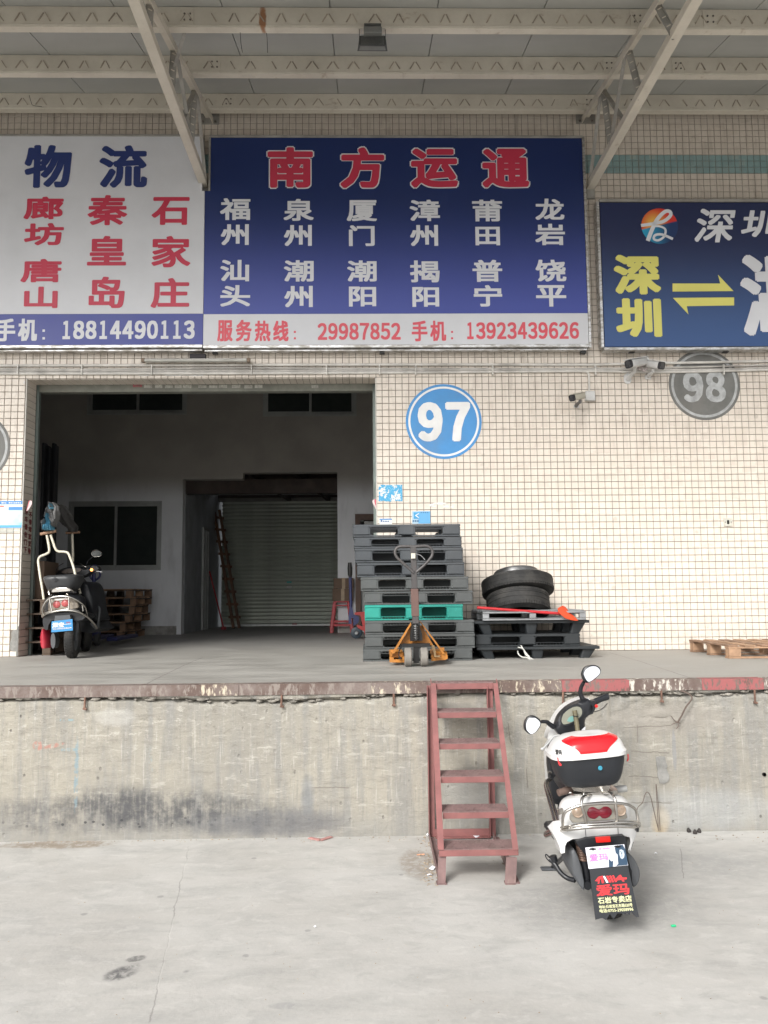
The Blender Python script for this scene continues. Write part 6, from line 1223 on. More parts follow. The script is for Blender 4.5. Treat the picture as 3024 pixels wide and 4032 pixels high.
# top box: tub, rim, domed lid, red panel
YC = -4.40; tx = thing('top_box', (S2(930, 1200, YC).x, YC, S2(930, 1500, YC).z), 'x', 'x'); bpy.data.objects.remove(tx)
def brg(cx_, cy_, hw, hy, e=4.2, n=40, yo=0):
    y = YC-hy; c_ = S2(cx_, cy_, y); w_ = (S2(cx_+hw, cy_, y)-S2(cx_-hw, cy_, y)).length/2; c_ = Vector((c_.x, YC+yo, c_.z))
    return [c_+lx*(w_*math.copysign(abs(math.cos(q))**(2/e), math.cos(q)))+Vector((0, hy*math.copysign(abs(math.sin(q))**(2/e), math.sin(q)), 0)) for q in [2*math.pi*i/n for i in range(n)]]
m = MB(); m.rings([brg(930, 1205, 395, .150), brg(933, 1290, 384, .147), brg(938, 1400, 358, .138), brg(943, 1470, 325, .128), brg(947, 1505, 290, .115), brg(950, 1516, 250, .10)]); tub = m.obj('box_tub', BLM2, sc1, smooth=50)
LD = [(928, 1212, 424, .163), (928, 1172, 424, .163), (928, 1168, 414, .158), (928, 1130, 404, .157), (926, 1085, 384, .152), (924, 1050, 358, .146), (920, 1015, 318, .135), (918, 985, 262, .118), (918, 962, 200, .095), (918, 947, 130, .065), (918, 940, 50, .03)]
m = MB(); m.rings([brg(a, b, c2, d, 3.0 if i > 2 else 3.8) for i, (a, b, c2, d) in enumerate(LD)]); lid = m.obj('box_lid', WHP, sc1, smooth=60)
def lid_surf(u, v, lift=.0035):
    "u: across -1..1 in S2 pixels from centre, v: height row in S2 pixels"
    for i in range(len(LD)-1):
        if LD[i][1] >= v >= LD[i+1][1]: t = (LD[i][1]-v)/(LD[i][1]-LD[i+1][1]); a = [LD[i][j]+(LD[i+1][j]-LD[i][j])*t for j in range(4)]; break
    else: a = LD[-1]
    e = 3.0; y = YC-a[3]; c_ = S2(a[0], v, y); w_ = (S2(a[0]+a[2], v, y)-S2(a[0]-a[2], v, y)).length/2; s = max(-.97, min(.97, u/a[2]))
    hy = a[3]*(1-abs(s)**e)**(1/e); return Vector((c_.x, YC, c_.z))+lx*(w_*s)+Vector((0, -hy-lift, 0))+lz*lift
def redpt(u, v):
    r0 = 965+v*190; t = v; half = (275 if t < .18 else 275+(t-.18)*60) if t < .3 else 282-(t-.3)/.7*137; half = min(half, 10000)
    hw0 = [325, 352, 340, 300, 252, 212, 182, 162, 148][int(min(8, t*8))]*(1-(t*8 % 1))+[325, 352, 340, 300, 252, 212, 182, 162, 148][int(min(8, int(t*8)+1))]*(t*8 % 1)
    return lid_surf((u*2-1)*hw0*.98+8, r0)
m = MB(); m.grid(redpt, 24, 16); m.obj('lid_panel', REDG, lid, smooth=60, fix=False)
def lidf(a, b): return lid_surf(a-928, b, .004)
quad_text(lid, 'lettering', '爱玛', [(548, 1108), (600, 1106), (598, 1160), (545, 1160)], lidf, flat('black_ink', (.02, .02, .02)), .02, .03)
c_ = S2(1005, 1312, YC-.152); m = MB(); m.lathe([(0, .004), (.010, .004), (.012, 0)], c_, (0, -1, 0), 20); m.obj('key_lock', flat('blue_lock', (.04, .25, .36)), tub)
sil(sc1, 'ribbon', [(536, 1195), (550, 1200), (556, 1240), (585, 1275), (580, 1288), (560, 1285), (545, 1250)], YC-.19, .004, REDL, S2); sil(sc1, 'ribbon', [(1335, 1160), (1348, 1160), (1350, 1220), (1338, 1240), (1328, 1235), (1338, 1205)], YC-.03, .004, REDL, lambda a, b, y: S2(a-34, b, y))
# leg shield, floor and handlebar
YH = -3.5
sil(sc1, 'leg_shield', smo([(455, 1075), (520, 1010), (640, 1010), (720, 1100), (720, 1500), (660, 1700), (500, 1700), (470, 1600), (455, 1400), (440, 1280), (442, 1150)], 2), -3.62, .06, BLK, S2, 40, .01)
sil(sc1, 'front_shell', smo([(445, 1085), (510, 1000), (660, 985), (740, 1100), (730, 1500), (690, 1690), (490, 1690), (462, 1600), (446, 1400), (436, 1280), (432, 1160)], 2), -3.555, .12, WHP, S2, 40)
tb(sc1, 'steering_column', [(620, 1080, -3.6), (640, 1300, -3.55), (650, 1500, -3.5)], .035, BLK, S2)
m = MB(); m.box(((ct.x-.03), -3.9, .25), (.26, .75, .05), .015, Matrix.Rotation(-LEAN, 3, 'Y')); m.obj('floorboard', BLK, sc1)
tb(sc1, 'front_fork', [(600, 1500, -3.5), (640, 1700, -3.42)], .02, BLK, S2)
c_ = S2(505, 1092, -3.64); m = MB(); m.lathe([(0, .004), (.018, .004), (.022, 0), (.022, -.01)], c_, (0, -1, 0), 18); m.obj('charge_cap', flat('pale_cap', (.5, .5, .48)), sc1)
c_ = S2(452, 1355, -3.66); m = MB(); m.box(c_, (.022, .02, .018), .003); m.obj('hook', CHR, sc1)
dash = smo([(880, 562), (800, 590), (705, 630), (630, 685), (570, 755), (540, 830), (525, 890), (560, 945), (600, 985), (640, 1005), (720, 985), (800, 950), (845, 900), (845, 790), (900, 730), (945, 670), (945, 625), (915, 590)], 3)
sil(sc1, 'handlebar_cover', dash, YH-.05, .10, BLK, S2, 45, .018)
shell = smo([(850, 543), (760, 570), (650, 622), (560, 710), (505, 800), (455, 900), (432, 980), (445, 1010), (490, 985), (530, 940), (640, 900), (800, 780), (900, 640), (890, 560)], 3)
sil(sc1, 'headlight_shell', shell, YH+.052, .11, WHP, S2, 45)
m = MB(); m.prism([S2(*q, YH-.062) for q in smo([(575, 810), (590, 730), (650, 660), (730, 615), (800, 625), (830, 680), (810, 750), (740, 810), (670, 845), (600, 850)], 3)], (0, .02, 0)); rb = m.obj('dash_rim', BLM2, sc1, smooth=40)
sil(sc1, 'dashboard', smo([(583, 800), (600, 735), (655, 680), (725, 645), (785, 650), (808, 695), (790, 750), (730, 795), (665, 825), (605, 835)], 3), YH-.068, .012, simple('dusty_dash_glass', (.26, .26, .21), .18, var=.15, bump=0), S2)
sil(sc1, 'dash_display', smo([(645, 800), (660, 765), (695, 745), (730, 755), (728, 785), (690, 810)], 3), YH-.070, .003, flat('teal_display', (.16, .33, .30)), S2)
sil(sc1, 'warning_label', [(803, 893), (843, 860), (843, 898), (805, 932)], YH-.056, .004, WLET, S2)
tb(sc1, 'throttle_grip', [(930, 600, YH), (1010, 560, YH+.02), (1082, 535, YH+.04)], [.021, .019, .022], BLM2, S2, 12); sil(sc1, 'switch_block', [(905, 585), (950, 575), (965, 640), (930, 720), (880, 740), (870, 690)], YH-.05, .06, BLK, S2, None, .006)
c_ = S2(962, 636, YH-.06); m = MB(); m.lathe([(0, .008), (.010, .006), (.011, 0)], c_, (0, -1, 0), 12); m.obj('start_button', REFL, sc1)
tb(sc1, 'left_grip', [(640, 950, YH-.03), (580, 1010, YH-.10), (530, 1075, YH-.17)], [.026, .024, .026], BLM2, S2, 12); c_ = S2(527, 1082, YH-.18)
SLV = simple('silver_lever', (.55, .55, .55), .45, .3); tb(sc1, 'brake_lever', [(560, 955, YH-.06), (497, 970, YH-.08), (440, 1040, YH-.12), (378, 1103, YH-.15)], .0065, SLV, S2); m = MB(); m.lathe([(0, -.010), (.008, -.007), (.0105, 0), (.008, .007), (0, .010)], S2(375, 1104, YH-.15), (0, 1, 0), 12); m.obj('lever_tip', SLV, sc1, smooth=60)
tb(sc1, 'brake_lever', [(945, 700, YH), (1000, 680, YH+.05), (1040, 655, YH+.09), (1080, 610, YH+.12)], .004, simple('dark_lever', (.2, .19, .17), .5), S2)
def mirror(arm, outl, glass, y):
    tb(sc1, 'mirror_stem', arm, [.017-.006*i/(len(arm)*5-5) for i in range(len(arm)*5-4)], BLK, S2); hd = sil(sc1, 'mirror_housing', smo(outl, 3), y, .035, BLK, S2, 45, .008)
    v = [S2(a, b, y-.003) for a, b in smo(glass, 3)]; c_ = sum(v, Vector())/len(v); n_ = [p_+Vector((0, (p_.z-c_.z)*.0, 0)) for p_ in v]; m = MB(); m.prism(n_, (0, .002, 0))
    g_ = m.obj('mirror_glass', MIR, hd)
    me = g_.data
    for vv in me.vertices: vv.co.y += (vv.co.z+ORG[hd.name].z-c_.z)*.28-.009     # the glass looks a little upwards
mirror([(500, 865, YH-.02), (455, 835, YH-.03), (420, 808, YH-.04), (365, 805, YH-.05)], [(185, 900), (180, 830), (215, 765), (270, 740), (330, 765), (365, 812), (345, 875), (295, 930), (235, 945)], [(198, 890), (197, 830), (225, 775), (270, 757), (322, 783), (350, 822), (332, 865), (288, 915), (240, 932)], YH-.08)
mirror([(815, 560, YH), (790, 500, YH), (798, 430, YH-.01), (828, 375, YH-.03)], [(808, 290), (835, 225), (895, 193), (960, 193), (1007, 225), (1010, 280), (960, 335), (868, 385), (825, 355)], [(820, 285), (845, 240), (900, 208), (955, 205), (993, 232), (998, 275), (950, 322), (873, 368), (838, 335)], YH-.06)
tb(sc1, 'stick', [(725, 683, YH-.10), (745, 800, YH-.11), (765, 950, YH-.13)], [.015]*3, simple('greenish_bamboo', (.15, .13, .075), .6, var=.3), S2, 10, 1)
for b_ in (745, 838): m = MB(); c_ = S2(735+(b_-745)*.17, b_, YH-.105); m.lathe([(.017, -.003), (.0195, 0), (.017, .003)], c_, (0.1, 0, 1), 16); m.obj('tie', BLK, sc1)

# ================================================================== BLACK SCOOTER WITH FOLDED SUNSHADE
g = PZ(262, 2596, ZD); YB = g.y+.06
sc2 = thing('scooter', (g.x, g.y, ZD), 'black electric scooter with a folded umbrella canopy parked inside the doorway', 'scooter')
wheel(sc2, Vector((g.x, YB+.10, ZD+.200)), .198, .10, (1, .12, 0), GPL); g2_ = PZ(325, 2567, ZD); wheel(sc2, Vector((g2_.x, g2_.y+.1, ZD+.2)), .198, .09, (1, .5, 0), GPL)
K = lambda a, b, y: P(a/2.765, 1900+b/2.765, y)
CRM = simple('cream_painted_tube', (.66, .62, .50), .4, var=.1, wear=.15, wcol=(.25, .12, .07)); RSP = simple('rusty_tube', (.32, .19, .12), .7, var=.4, sc=30, wear=.6, wcol=(.6, .55, .45))
rg = [(-.34, 530, 840, 1240, 1420), (-.31, 490, 890, 1225, 1450), (-.22, 475, 930, 1215, 1480), (-.05, 500, 940, 1205, 1460), (.15, 560, 920, 1200, 1420), (.4, 640, 900, 1210, 1400)]
m = MB(); m.rings([sring(y, l/2.765, r_/2.765, 1900+t/2.765, 1900+b/2.765, 30, 3) for y, l, r_, t, b in rg]); m.obj('body_shell', BLK, sc2, smooth=50)
sil(sc2, 'rear_fender', smo([(490, 1430), (560, 1420), (860, 1420), (930, 1460), (880, 1500), (800, 1500), (560, 1500), (520, 1600), (480, 1590), (465, 1500)], 2), -.36, .3, BLK, K, 40)
tl2 = sil(sc2, 'tail_light', smo([(525, 1330), (545, 1275), (640, 1262), (760, 1262), (830, 1300), (850, 1350), (830, 1370), (700, 1390), (560, 1410), (522, 1395)], 3), -.375, .05, simple('cream_lens', (.24, .205, .165), .25, bump=0), K, 50, .006)
for a, b in ((617, 1327), (708, 1313)): m = MB(); m.lathe([(0, .006), (.034, .004), (.038, 0)], K(a, b, -.378), (0, -1, 0), 24); m.obj('red_lens', simple('pinkish_red_lens', (.42, .09, .09), .25, bump=0), tl2, smooth=50)
m = MB(); m.lathe([(0, .006), (.02, .004), (.026, 0)], K(793, 1322, -.37), (0, -1, 0), 20); m.obj('turn_signal', simple('grey_amber', (.3, .26, .2), .3), tl2, smooth=50)
tb(sc2, 'guard_rail', [(470, 1440, -.4), (462, 1380, -.41), (500, 1300, -.42), (560, 1255, -.43), (650, 1240, -.43), (760, 1248, -.43), (850, 1290, -.40), (920, 1350, -.35), (942, 1420, -.3), (945, 1450, -.28)], .010, CHR, K)
tb(sc2, 'guard_bar', [(462, 1460, -.36), (520, 1425, -.42), (620, 1400, -.44), (740, 1392, -.44), (850, 1410, -.42), (930, 1450, -.36), (1000, 1510, -.25), (1055, 1585, -.1)], .012, CHR, K); tb(sc2, 'guard_bar', [(455, 1445, -.36), (520, 1410, -.41), (740, 1378, -.43), (860, 1398, -.4)], .006, CHR, K)
for pts in ([(570, 1420, -.44), (545, 1300, -.43), (542, 1250, -.42), (560, 1225, -.36)], [(748, 1400, -.44), (750, 1300, -.43), (748, 1245, -.42), (725, 1215, -.36)], [(905, 1400, -.36), (895, 1330, -.36)]): tb(sc2, 'guard_rail', pts, .008, CHR, K)
sil(sc2, 'number_plate', [(562, 1512), (788, 1486), (793, 1610), (558, 1632)], -.46, .004, flat('plate_blue', (.045, .24, .50), .3), K)
PLB = [o for o in sc2.children if o.name.startswith('number_plate')][0]; KP = lambda a, b: K(a, b, -.4612)
quad_text(PLB, 'lettering', '深宝', [(572, 1527), (695, 1520), (695, 1572), (570, 1582)], KP, WLET, .018, .035); m = MB(); m.prism([KP(a, b)+Vector((0, -.0008, 0)) for a, b in ((600, 1550), (775, 1535), (775, 1541), (600, 1556))], (0, .0005, 0)); m.obj('underline', WLET, PLB)
quad_text(PLB, 'lettering', '车行', [(720, 1518), (765, 1514), (765, 1530), (720, 1534)], KP, flat('red_small_print', (.4, .1, .12)), .02, .03)
quad_text(PLB, 'lettering', '地址:石岩宝石东路520号', [(572, 1588), (780, 1572), (780, 1588), (572, 1604)], KP, WLET, .003, .03)
sil(sc2, 'plate_bracket', [(600, 1450), (760, 1440), (770, 1490), (590, 1510)], -.42, .06, GPL, K)
m = MB(); m.tube([K(830, 1490, -.3), K(830, 1640, -.3)], [.028, .024], 10); m.tube([K(822, 1620, -.3), K(825, 1720, -.3)], [.02, .016], 8); m.obj('shock_absorber', GPL, sc2, smooth=60)
tb(sc2, 'rack_rail', [(540, 1225, -.36), (535, 1175, -.34), (600, 1158, -.30), (700, 1150, -.30), (765, 1165, -.30), (800, 1190, -.28)], .011, CHR, K); sil(sc2, 'rack_plate', [(560, 1165), (740, 1150), (770, 1180), (560, 1195)], -.32, .3, CHR, K)
sil(sc2, 'seat', smo([(780, 1120), (880, 1075), (950, 1100), (990, 1180), (1010, 1290), (1030, 1420), (1060, 1500), (1000, 1500), (900, 1400), (850, 1250)], 3), .05, .45, BLK, K, 50, .03)
m = MB()
def brk(cx_, cy_, hw, hy, e=3.6):
    y = -.12-hy; c_ = K(cx_, cy_, y); w_ = (K(cx_+hw, cy_, y)-K(cx_-hw, cy_, y)).length/2; c_ = Vector((c_.x, -.12, c_.z))
    return [c_+Vector((w_*math.copysign(abs(math.cos(q))**(2/e), math.cos(q)), hy*math.copysign(abs(math.sin(q))**(2/e), math.sin(q)), w_*.06*math.cos(q))) for q in [2*math.pi*i/36 for i in range(36)]]
BX = simple('dark_grey_box', (.035, .037, .04), .5, var=.1); m.rings([brk(632, 1006, 150, .10), brk(632, 1012, 190, .15), brk(632, 1032, 200, .17), brk(635, 1060, 196, .168), brk(640, 1110, 178, .155), brk(640, 1150, 160, .145), brk(640, 1172, 138, .13)]); bx2 = m.obj('rear_basket_box', BX, sc2, smooth=50)
m = MB(); c_ = K(595, 1050, -.295); m.prism([K(*q, -.296) for q in smo([(560, 1045), (630, 1045), (620, 1066), (595, 1074), (572, 1066)], 2)], (0, .01, 0)); m.obj('latch', BLK, bx2); m = MB(); m.lathe([(0, .004), (.014, .003), (.016, 0)], K(597, 1047, -.298), (0, -1, 0), 14); m.obj('key_lock', BLM2, bx2)
# sunshade frame and its folded cloth
tb(sc2, 'shade_tube', [(510, 572, .06), (525, 650, .06), (537, 725, .05), (530, 762, .05), (490, 785, .05), (440, 805, .05), (418, 840, .05), (420, 890, .04), (438, 1020, .0), (460, 1150, -.02), (478, 1272, -.02)], .0135, CRM, K)
tb(sc2, 'shade_tube', [(552, 568, .06), (575, 640, .06), (605, 722, .05), (635, 750, .05), (700, 755, .05), (740, 768, .05), (765, 820, .04), (800, 920, .02), (835, 1060, .0), (874, 1210, 0)], .0135, CRM, K)
tb(sc2, 'shade_tube', [(786, 562, .95), (790, 660, .92), (793, 760, .9), (792, 862, .88)], .0145, CRM, K)
tb(sc2, 'rib_holder', [(440, 562, .06), (520, 545, .06), (612, 528, .06)], .017, RSP, K, 8, 1); tb(sc2, 'rib_holder', [(718, 548, .95), (795, 545, .95), (868, 540, .95)], .015, RSP, K, 8, 1)
def cloth(nm, rows, mt, lift=.004, jit=.012, seed=0, nu=22, nv=16, pleat=0, pf=6):
    "folded cloth through rows of (left, right, b, y)"
    def fn(u, v):
        t = v*(len(rows)-1); i = min(int(t), len(rows)-2); f = t-i; f = f*f*(3-2*f); a = [rows[i][j]+(rows[i+1][j]-rows[i][j])*f for j in range(4)]
        w_ = noise.noise(Vector((u*4+seed, v*3, seed)))+.5*noise.noise(Vector((u*9+seed, v*5, seed+3)))
        p_ = K(a[0]+(a[1]-a[0])*u, a[2]+6*w_, a[3]); p_.y += jit*w_*4-math.sin(math.pi*u)*.05+pleat*math.sin(u*math.pi*2*pf); return p_
    m = MB(); m.grid(fn, nu, nv); b = len(m.v); f0 = list(m.f); m.v += [(v[0], v[1]+lift+.03, v[2]) for v in m.v]; m.f += [tuple(b+i for i in f[::-1]) for f in f0]; m.fm = [0]*len(m.f)
    W_ = nu+1
    for i in range(nu): m.f += [(i, i+1, b+i+1, b+i)[::-1], (nv*W_+i, nv*W_+i+1, b+nv*W_+i+1, b+nv*W_+i)]; m.fm += [0, 0]
    for j in range(nv): m.f += [(j*W_, (j+1)*W_, b+(j+1)*W_, b+j*W_)[::-1], (j*W_+nu, (j+1)*W_+nu, b+(j+1)*W_+nu, b+j*W_+nu)]; m.fm += [0, 0]
    return m.obj(nm, mt, sc2, smooth=70, fix=False)
CLB = simple('light_blue_cloth', (.12, .33, .45), .8, var=.15, bump=.1); CLG = simple('silver_grey_cloth', (.17, .17, .17), .7, var=.12, bump=.15, bsc=40); CLD = simple('dark_grey_cloth', (.085, .085, .085), .75, var=.2, bump=.15, bsc=40)
cloth('shade_cloth', [(505, 560, 340, .05), (495, 570, 400, .05), (480, 580, 460, .04), (468, 592, 520, .04)], CLB, pleat=.018, pf=6, seed=1, nu=40)
cloth('shade_cloth', [(548, 600, 222, .08), (510, 640, 262, .06), (500, 640, 320, .03), (540, 632, 400, .0), (570, 606, 445, .0), (580, 592, 478, .0)], CLG, seed=4, jit=.02)
cloth('shade_cloth', [(552, 590, 228, .05), (520, 560, 270, .04), (500, 528, 330, .03), (494, 512, 380, .03)], CLG, seed=7); cloth('shade_cloth', [(484, 496, 395, .02), (450, 492, 430, .02), (455, 486, 470, .02), (470, 482, 520, .02)], CLG, seed=8)
cloth('shade_cloth', [(610, 690, 242, .25), (625, 735, 290, .4), (630, 765, 340, .5), (640, 795, 400, .65), (680, 828, 460, .8), (730, 832, 500, .88), (762, 840, 538, .93)], CLD, seed=11, jit=.03, pleat=.02, pf=3, nu=34, nv=24)
cloth('shade_cloth', [(545, 570, 232, .02), (530, 575, 262, .02), (540, 590, 290, .0)], CLB, seed=14)
# handlebar
sil(sc2, 'handlebar_cover', smo([(600, 1000), (640, 950), (740, 920), (850, 915), (930, 945), (985, 940), (990, 975), (940, 1015), (860, 1045), (760, 1060), (640, 1060)], 3), .82, .12, BLK, K, 45, .02)
sil(sc2, 'dashboard', smo([(668, 975), (720, 945), (820, 932), (880, 940), (860, 970), (780, 985), (700, 990)], 3), .80, .02, simple('brown_dash_glass', (.11, .085, .07), .3), K)
tb(sc2, 'throttle_grip', [(985, 955, .88), (1105, 945, .92)], .017, BLM2, K, 10, 1); tb(sc2, 'brake_lever', [(1045, 965, .84), (1115, 975, .84)], .006, simple('bright_lever', (.6, .6, .6), .4, .5), K, 8, 1)
sil(sc2, 'switch_block', [(970, 920), (1000, 900), (1060, 905), (1085, 935), (1060, 960), (985, 985)], .84, .07, BLK, K, None, .01)
LMP = N('lit_orange_lamp'); LMP.b.inputs['Emission Color'].default_value = (1, .35, .08, 1); LMP.b.inputs['Emission Strength'].default_value = 3.5; LMP = LMP.out((.6, .2, .05), .3)
m = MB(); m.lathe([(0, .012), (.012, .010), (.016, 0)], K(997, 950, .83), (0, -1, 0), 16); m.obj('turn_lamp', LMP, sc2, smooth=60)
for pts in ([(610, 960, .8), (640, 910, .82), (690, 880, .84)], [(830, 868, .85), (880, 885, .82), (920, 915, .8), (945, 918, .8)], [(1010, 810, .9), (960, 850, .88), (940, 900, .85)]): tb(sc2, 'brake_cable' if pts[0][0] != 1010 else 'mirror_stem', pts, .004, BLM2 if pts[0][0] != 830 else CHR, K)
GMIR = simple('grey_mirror_back', (.30, .31, .31), .3, .3, var=.05); sil(sc2, 'mirror', [(380+62+62*math.cos(t), 835+34*math.sin(t)) for t in [2*math.pi*i/28 for i in range(28)]], .9, .012, GMIR, K)
el = [(1052+56*math.cos(t), 772+37*math.sin(t)) for t in [2*math.pi*i/32 for i in range(33)]]; m = MB(); m.tube([K(a, b, .9) for a, b in el], .005, 6, False); mr = m.obj('mirror', CHR, sc2, smooth=60); m = MB(); m.prism([K(a, b, .902) for a, b in el[:-1]], (0, .01, 0)); m.obj('mirror_glass', GLS, mr)
sil(sc2, 'leg_shield', smo([(640, 1060), (900, 1050), (940, 1200), (900, 1500), (860, 1700), (700, 1700), (660, 1400)], 2), .75, .08, BLK, K, 45); sil(sc2, 'floorboard', [(520, 1500), (980, 1500), (1060, 1600), (980, 1640), (540, 1560)], .0, .6, BLK, K)
tb(sc2, 'side_rail', [(1040, 1350, .2), (1085, 1370, .2), (1075, 1480, .1), (1055, 1590, .0), (990, 1530, -.05)], .012, GPL, K)
# things standing round it
m = MB(); RB_ = simple('red_shiny_bag', (.40, .02, .04), .35, var=.15, bump=.2, bsc=10)
m.rings([[K(cx_+hw*math.cos(q), b, .05)+Vector((0, .10*math.sin(q), 0)) for q in [2*math.pi*i/20 for i in range(20)]] for cx_, b, hw in ((505, 1590, 18), (500, 1620, 36), (502, 1680, 52), (505, 1730, 55), (508, 1780, 50), (510, 1800, 36))])
solo('bag', m, RB_, K(505, 1800, .05), 'red shiny bag hanging low beside the black scooter rear wheel', 'bag', smooth=60)
m = MB(); m.prism([K(577+26*math.cos(t), 1722+85*math.sin(t), -.05) for t in [2*math.pi*i/26 for i in range(26)]], (0, .12, 0)); m.obj('side_plate', GPL, sc2)
g = PZ(370, 2525, ZD); yb3 = 1.9; t3 = thing('pallet_truck', (K(1020, 1300, yb3).x, yb3, ZD), 'dark blue hand pallet truck standing behind the black scooter, loop handle up', 'pallet truck')
tb(t3, 'handle_tube', [(1022, 985, yb3), (1022, 1500, yb3)], .024, BLM, K, 8, 1); tb(t3, 'handle_loop', [(1018, 1065, yb3), (985, 1030, yb3), (970, 985, yb3), (978, 930, yb3), (1020, 905, yb3), (1070, 920, yb3), (1088, 980, yb3), (1080, 1030, yb3), (1030, 1068, yb3)], .014, BLM, K)
c_ = K(1000, 1650, yb3)
for dx in (-.07, .07): m = MB(); m.lathe([(.02, -.028), (.085, -.028), (.09, -.02), (.09, .02), (.085, .028), (.02, .028), (.02, -.028)], (c_.x+dx, yb3, ZD+.09), (1, .1, 0), 28); m.obj('steer_wheel', simple('dusty_black_roller', (.05, .05, .05), .6), t3, smooth=40)
m = MB(); m.box((K(1020, 1500, yb3).x, yb3, ZD+.22), (.16, .14, .2), .02); m.obj('pump_body', BLM, t3)
m = MB(); m.box((K(1020, 1500, yb3).x-.12, yb3+.55, ZD+.08), (.14, 1.0, .05), .01); m.obj('fork', BLM, t3); m = MB(); m.box((K(1020, 1500, yb3).x+.22, yb3+.55, ZD+.08), (.14, 1.0, .05), .01); m.obj('fork', BLM, t3)

# ================================================================== LITTER IN THE YARD
PAP = flat('white_paper_scrap', (.72, .73, .78), .7)
def scrap_th(px, py, w_, d_, rot, label, mt=PAP, nm='paper_scrap', cat='paper'):
    g = PZ(px, py, 0); m = MB(); r = random.Random(int(px)); c_, s_ = math.cos(rot), math.sin(rot); pts = []
    for u, v in ((-1, -1), (-.2, -1.05), (1, -.85), (1.05, .2), (.8, 1), (-.1, .9), (-1, 1)): u *= w_/2; v *= d_/2; pts.append(Vector((g.x+u*c_-v*s_, g.y+u*s_+v*c_, .004+r.uniform(0, .012))))
    cc_ = sum(pts, Vector())/len(pts); m.add(pts+[cc_+Vector((0, 0, .006))]+[p_-Vector((0, 0, .0012)) for p_ in pts]+[cc_+Vector((0, 0, .0045))], [(i, (i+1) % 7, 7) for i in range(7)]+[(8+(i+1) % 7, 8+i, 15) for i in range(7)]+[(i, 8+i, 8+(i+1) % 7, (i+1) % 7) for i in range(7)])
    return solo(nm, m, mt, (g.x, g.y, 0), label, cat)
V_ = lambda a, b: (1600+a/2.328, 2600+b/2.328)
scrap_th(*V_(650, 1632), .045, .05, .2, 'white paper scrap on the ground behind the lowest steps'); scrap_th(*V_(243, 1915), .03, .05, -.6, 'white paper scrap left of the steps base rail'); scrap_th(*V_(212, 1975), .03, .02, .3, 'smaller white paper scrap in front of the left base rail'); scrap_th(*V_(190, 1605), .015, .06, .3, 'thin white scrap against the rear left post of the steps')
scrap_th(*V_(665, 1523), .02, .02, .3, 'tiny white scrap at the foot of the dock behind the steps'); scrap_th(2582, 3366, .02, .015, 0, 'tiny white scrap on the ground right of the white scooter')
scrap_th(1240, 3655, .012, .01, 0, 'tiny pale chip on the open concrete left of the steps')
g = PZ(*V_(118, 1790), 0); m = MB(); m.tube([(g.x-.015, g.y, .005), (g.x+.035, g.y+.01, .005)], .0045, 8); solo('cigarette_end', m, simple('orange_white_paper', (.6, .32, .2), .7, var=.3, sc=40), g, 'orange tipped cigarette end on the dirt left of the steps', 'cigarette')
g = PZ(2652, 3651, 0); m = MB(); m.bar((g.x-.012, g.y, .007), (g.x+.013, g.y+.004, .007), .013, .009, (0, 0, 1), .002); solo('lighter', m, flat('bright_green', (.03, .5, .22)), g, 'small bright green lighter on the concrete right of the scooter', 'lighter')
a, b, c_ = PZ(1218, 3302, 0), PZ(1262, 3311, 0), PZ(1305, 3298, 0); m = MB()
for p_, q_ in ((a, b), (b, c_)): m.bar(p_+Vector((0, 0, .006)), q_+Vector((0, 0, .006)), .035, .006, (0, 0, 1), .001)
solo('plastic_strip', m, simple('dusty_pink_strip', (.42, .22, .2), .8, var=.15), b, 'bent dusty pink strip lying on the ground near the dock wall', 'strip')
for i, (px, py) in enumerate(((2714, 3277), (2737, 3284), (2752, 3279))):
    g = PZ(px, py, 0); m = MB(); m.lathe([(0, 0), (.014, .0), (.016, .012), (.010, .022), (.006, .03), (0, .03)], (g.x, g.y, .001), (.2*(i-1), .1, 1), 10); solo('bolt_stub', m, simple('dark_stub', (.035, .03, .028), .8) if 'dark_stub' not in bpy.data.materials else bpy.data.materials['dark_stub'], g, ['leftmost of the three dark stubs by the dock wall', 'front middle one of the three dark stubs by the dock wall', 'rightmost of the three dark stubs by the dock wall'][i], 'stub', 'dark stubs at the foot of the dock')
r = random.Random(11); m = MB()
def peb(m, x, y, s):
    a = r.uniform(0, 6); rgs = []
    for z_, k_ in ((0, .7), (.35, 1), (.7, .75), (.9, .3)): rgs.append([Vector((x+math.cos(a+2*math.pi*i/6)*s*k_*(1+.2*math.sin(i*2+a)), y+math.sin(a+2*math.pi*i/6)*s*k_*.8, .0005+z_*s*.8)) for i in range(6)])
    m.rings(rgs)
for i in range(210):
    t = r.random(); g = PZ(*V_(150+r.gauss(60, 45)+t*20, 1590+t*480), 0); peb(m, g.x, g.y, r.choice((.003, .004, .005, .005, .008)))
for i in range(40): t = r.random(); g = PZ(*V_(800+150*t+r.gauss(0, 18), 1600+t*380), 0); peb(m, g.x, g.y, r.uniform(.004, .010))
for i in range(150): g = PZ(r.uniform(0, 3024), r.gauss(3300, 12), 0); peb(m, g.x, min(g.y, YD-.03), r.uniform(.002, .007))
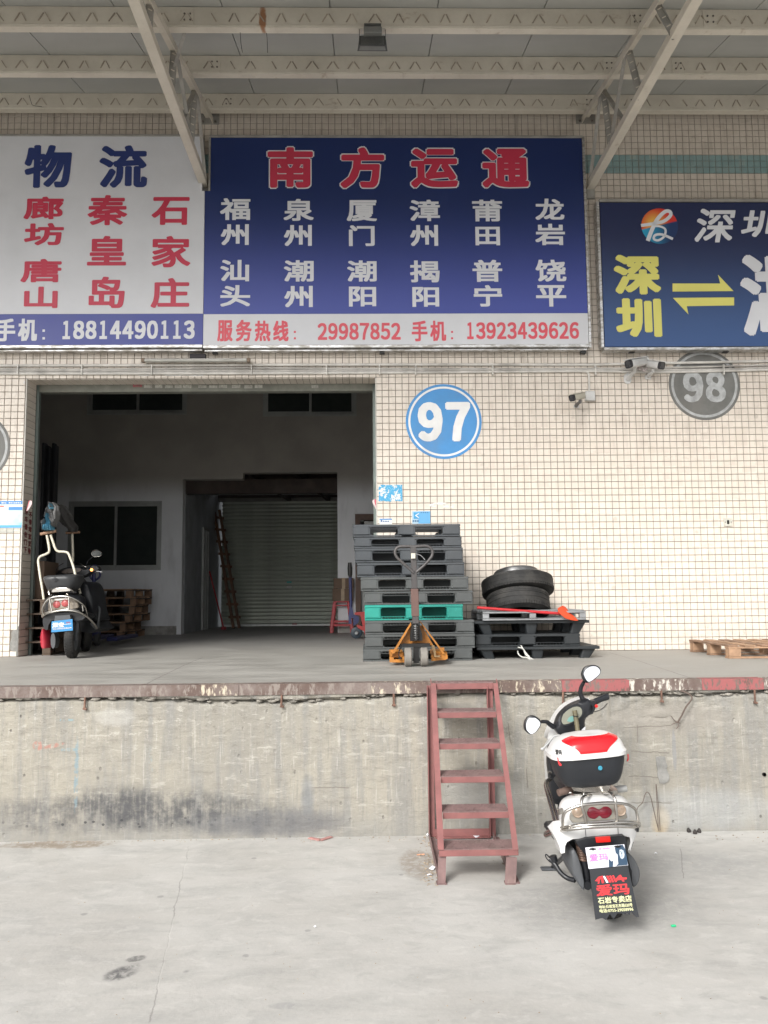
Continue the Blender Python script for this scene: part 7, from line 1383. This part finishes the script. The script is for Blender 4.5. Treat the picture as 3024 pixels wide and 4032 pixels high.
for i in range(160): g = PZ(r.uniform(0, 3024), r.uniform(3350, 4030), 0); peb(m, g.x, g.y, r.uniform(.0015, .004))
solo('pebbles', m, simple('tan_pebbles', (.33, .27, .2), .9, var=.4, sc=20), (0, -3.5, 0), 'scattered tan grit and pebbles by the steps and the dock wall', 'gravel', kind='stuff')
# rebar hook in the crack at the right, steel wire loops on the wall
RW = simple('rusty_wire', (.12, .09, .075), .8); QW = lambda a, b, y=0: P(2400+a/2.66, 2600+b/2.66, YD-.02-y)
m = MB(); m.tube(catmull([QW(740, 320, -.01), QW(800, 335, .02), (QW(865, 390, .03)), QW(800, 490, .03), QW(750, 590, .02), QW(715, 645, .01)], 5), .006, 6)
for e in ([(715, 645, .01), (650, 672, .03)], [(715, 645, .01), (722, 690, .02), (700, 718, .02)], [(715, 645, .01), (690, 640, .01), (640, 580, 0)], [(715, 645, .02), (740, 660, .02)]): m.tube([QW(*q) for q in e], .003, 5)
solo('rusty_wire', m, RW, QW(715, 645), 'bent rusty wire with a knot sticking out of the cracked dock wall at the right', 'wire', smooth=60)
m = MB(); m.tube(catmull([QW(280, 1590, .03), QW(300, 1535, .03), QW(345, 1490, .03), (QW(370, 1410, .03)), QW(395, 1380, .03), QW(430, 1430, .03), QW(470, 1600, .03), QW(515, 1785, .02)], 5), .0028, 5); m.tube(catmull([QW(512, 1780, .02), QW(500, 1550, .03), QW(486, 1330, .03), QW(490, 1305, .03), QW(500, 1400, .03), QW(518, 1600, .03), QW(530, 1780, .02)], 5), .0024, 5)
solo('wire_loop', m, RW, QW(500, 1780), 'thin springy wire loops standing by the dock wall right of the scooter', 'wire', smooth=60, kind=None)
g = QW(1632, 1200, 0); m = MB(); m.lathe([(0, .0), (.012, 0), (.014, .02)], (g.x, YD-.012, g.z), (0, 1, 0), 14); m.lathe([(0, -.002), (.011, -.002), (.014, .004)], (g.x, YD-.01, g.z), (0, 1, 0), 14); solo('pipe_hole', m, simple('hole_black', (.015, .014, .013), 1), g, 'small dark drain hole low in the dock wall at the right edge', 'hole')
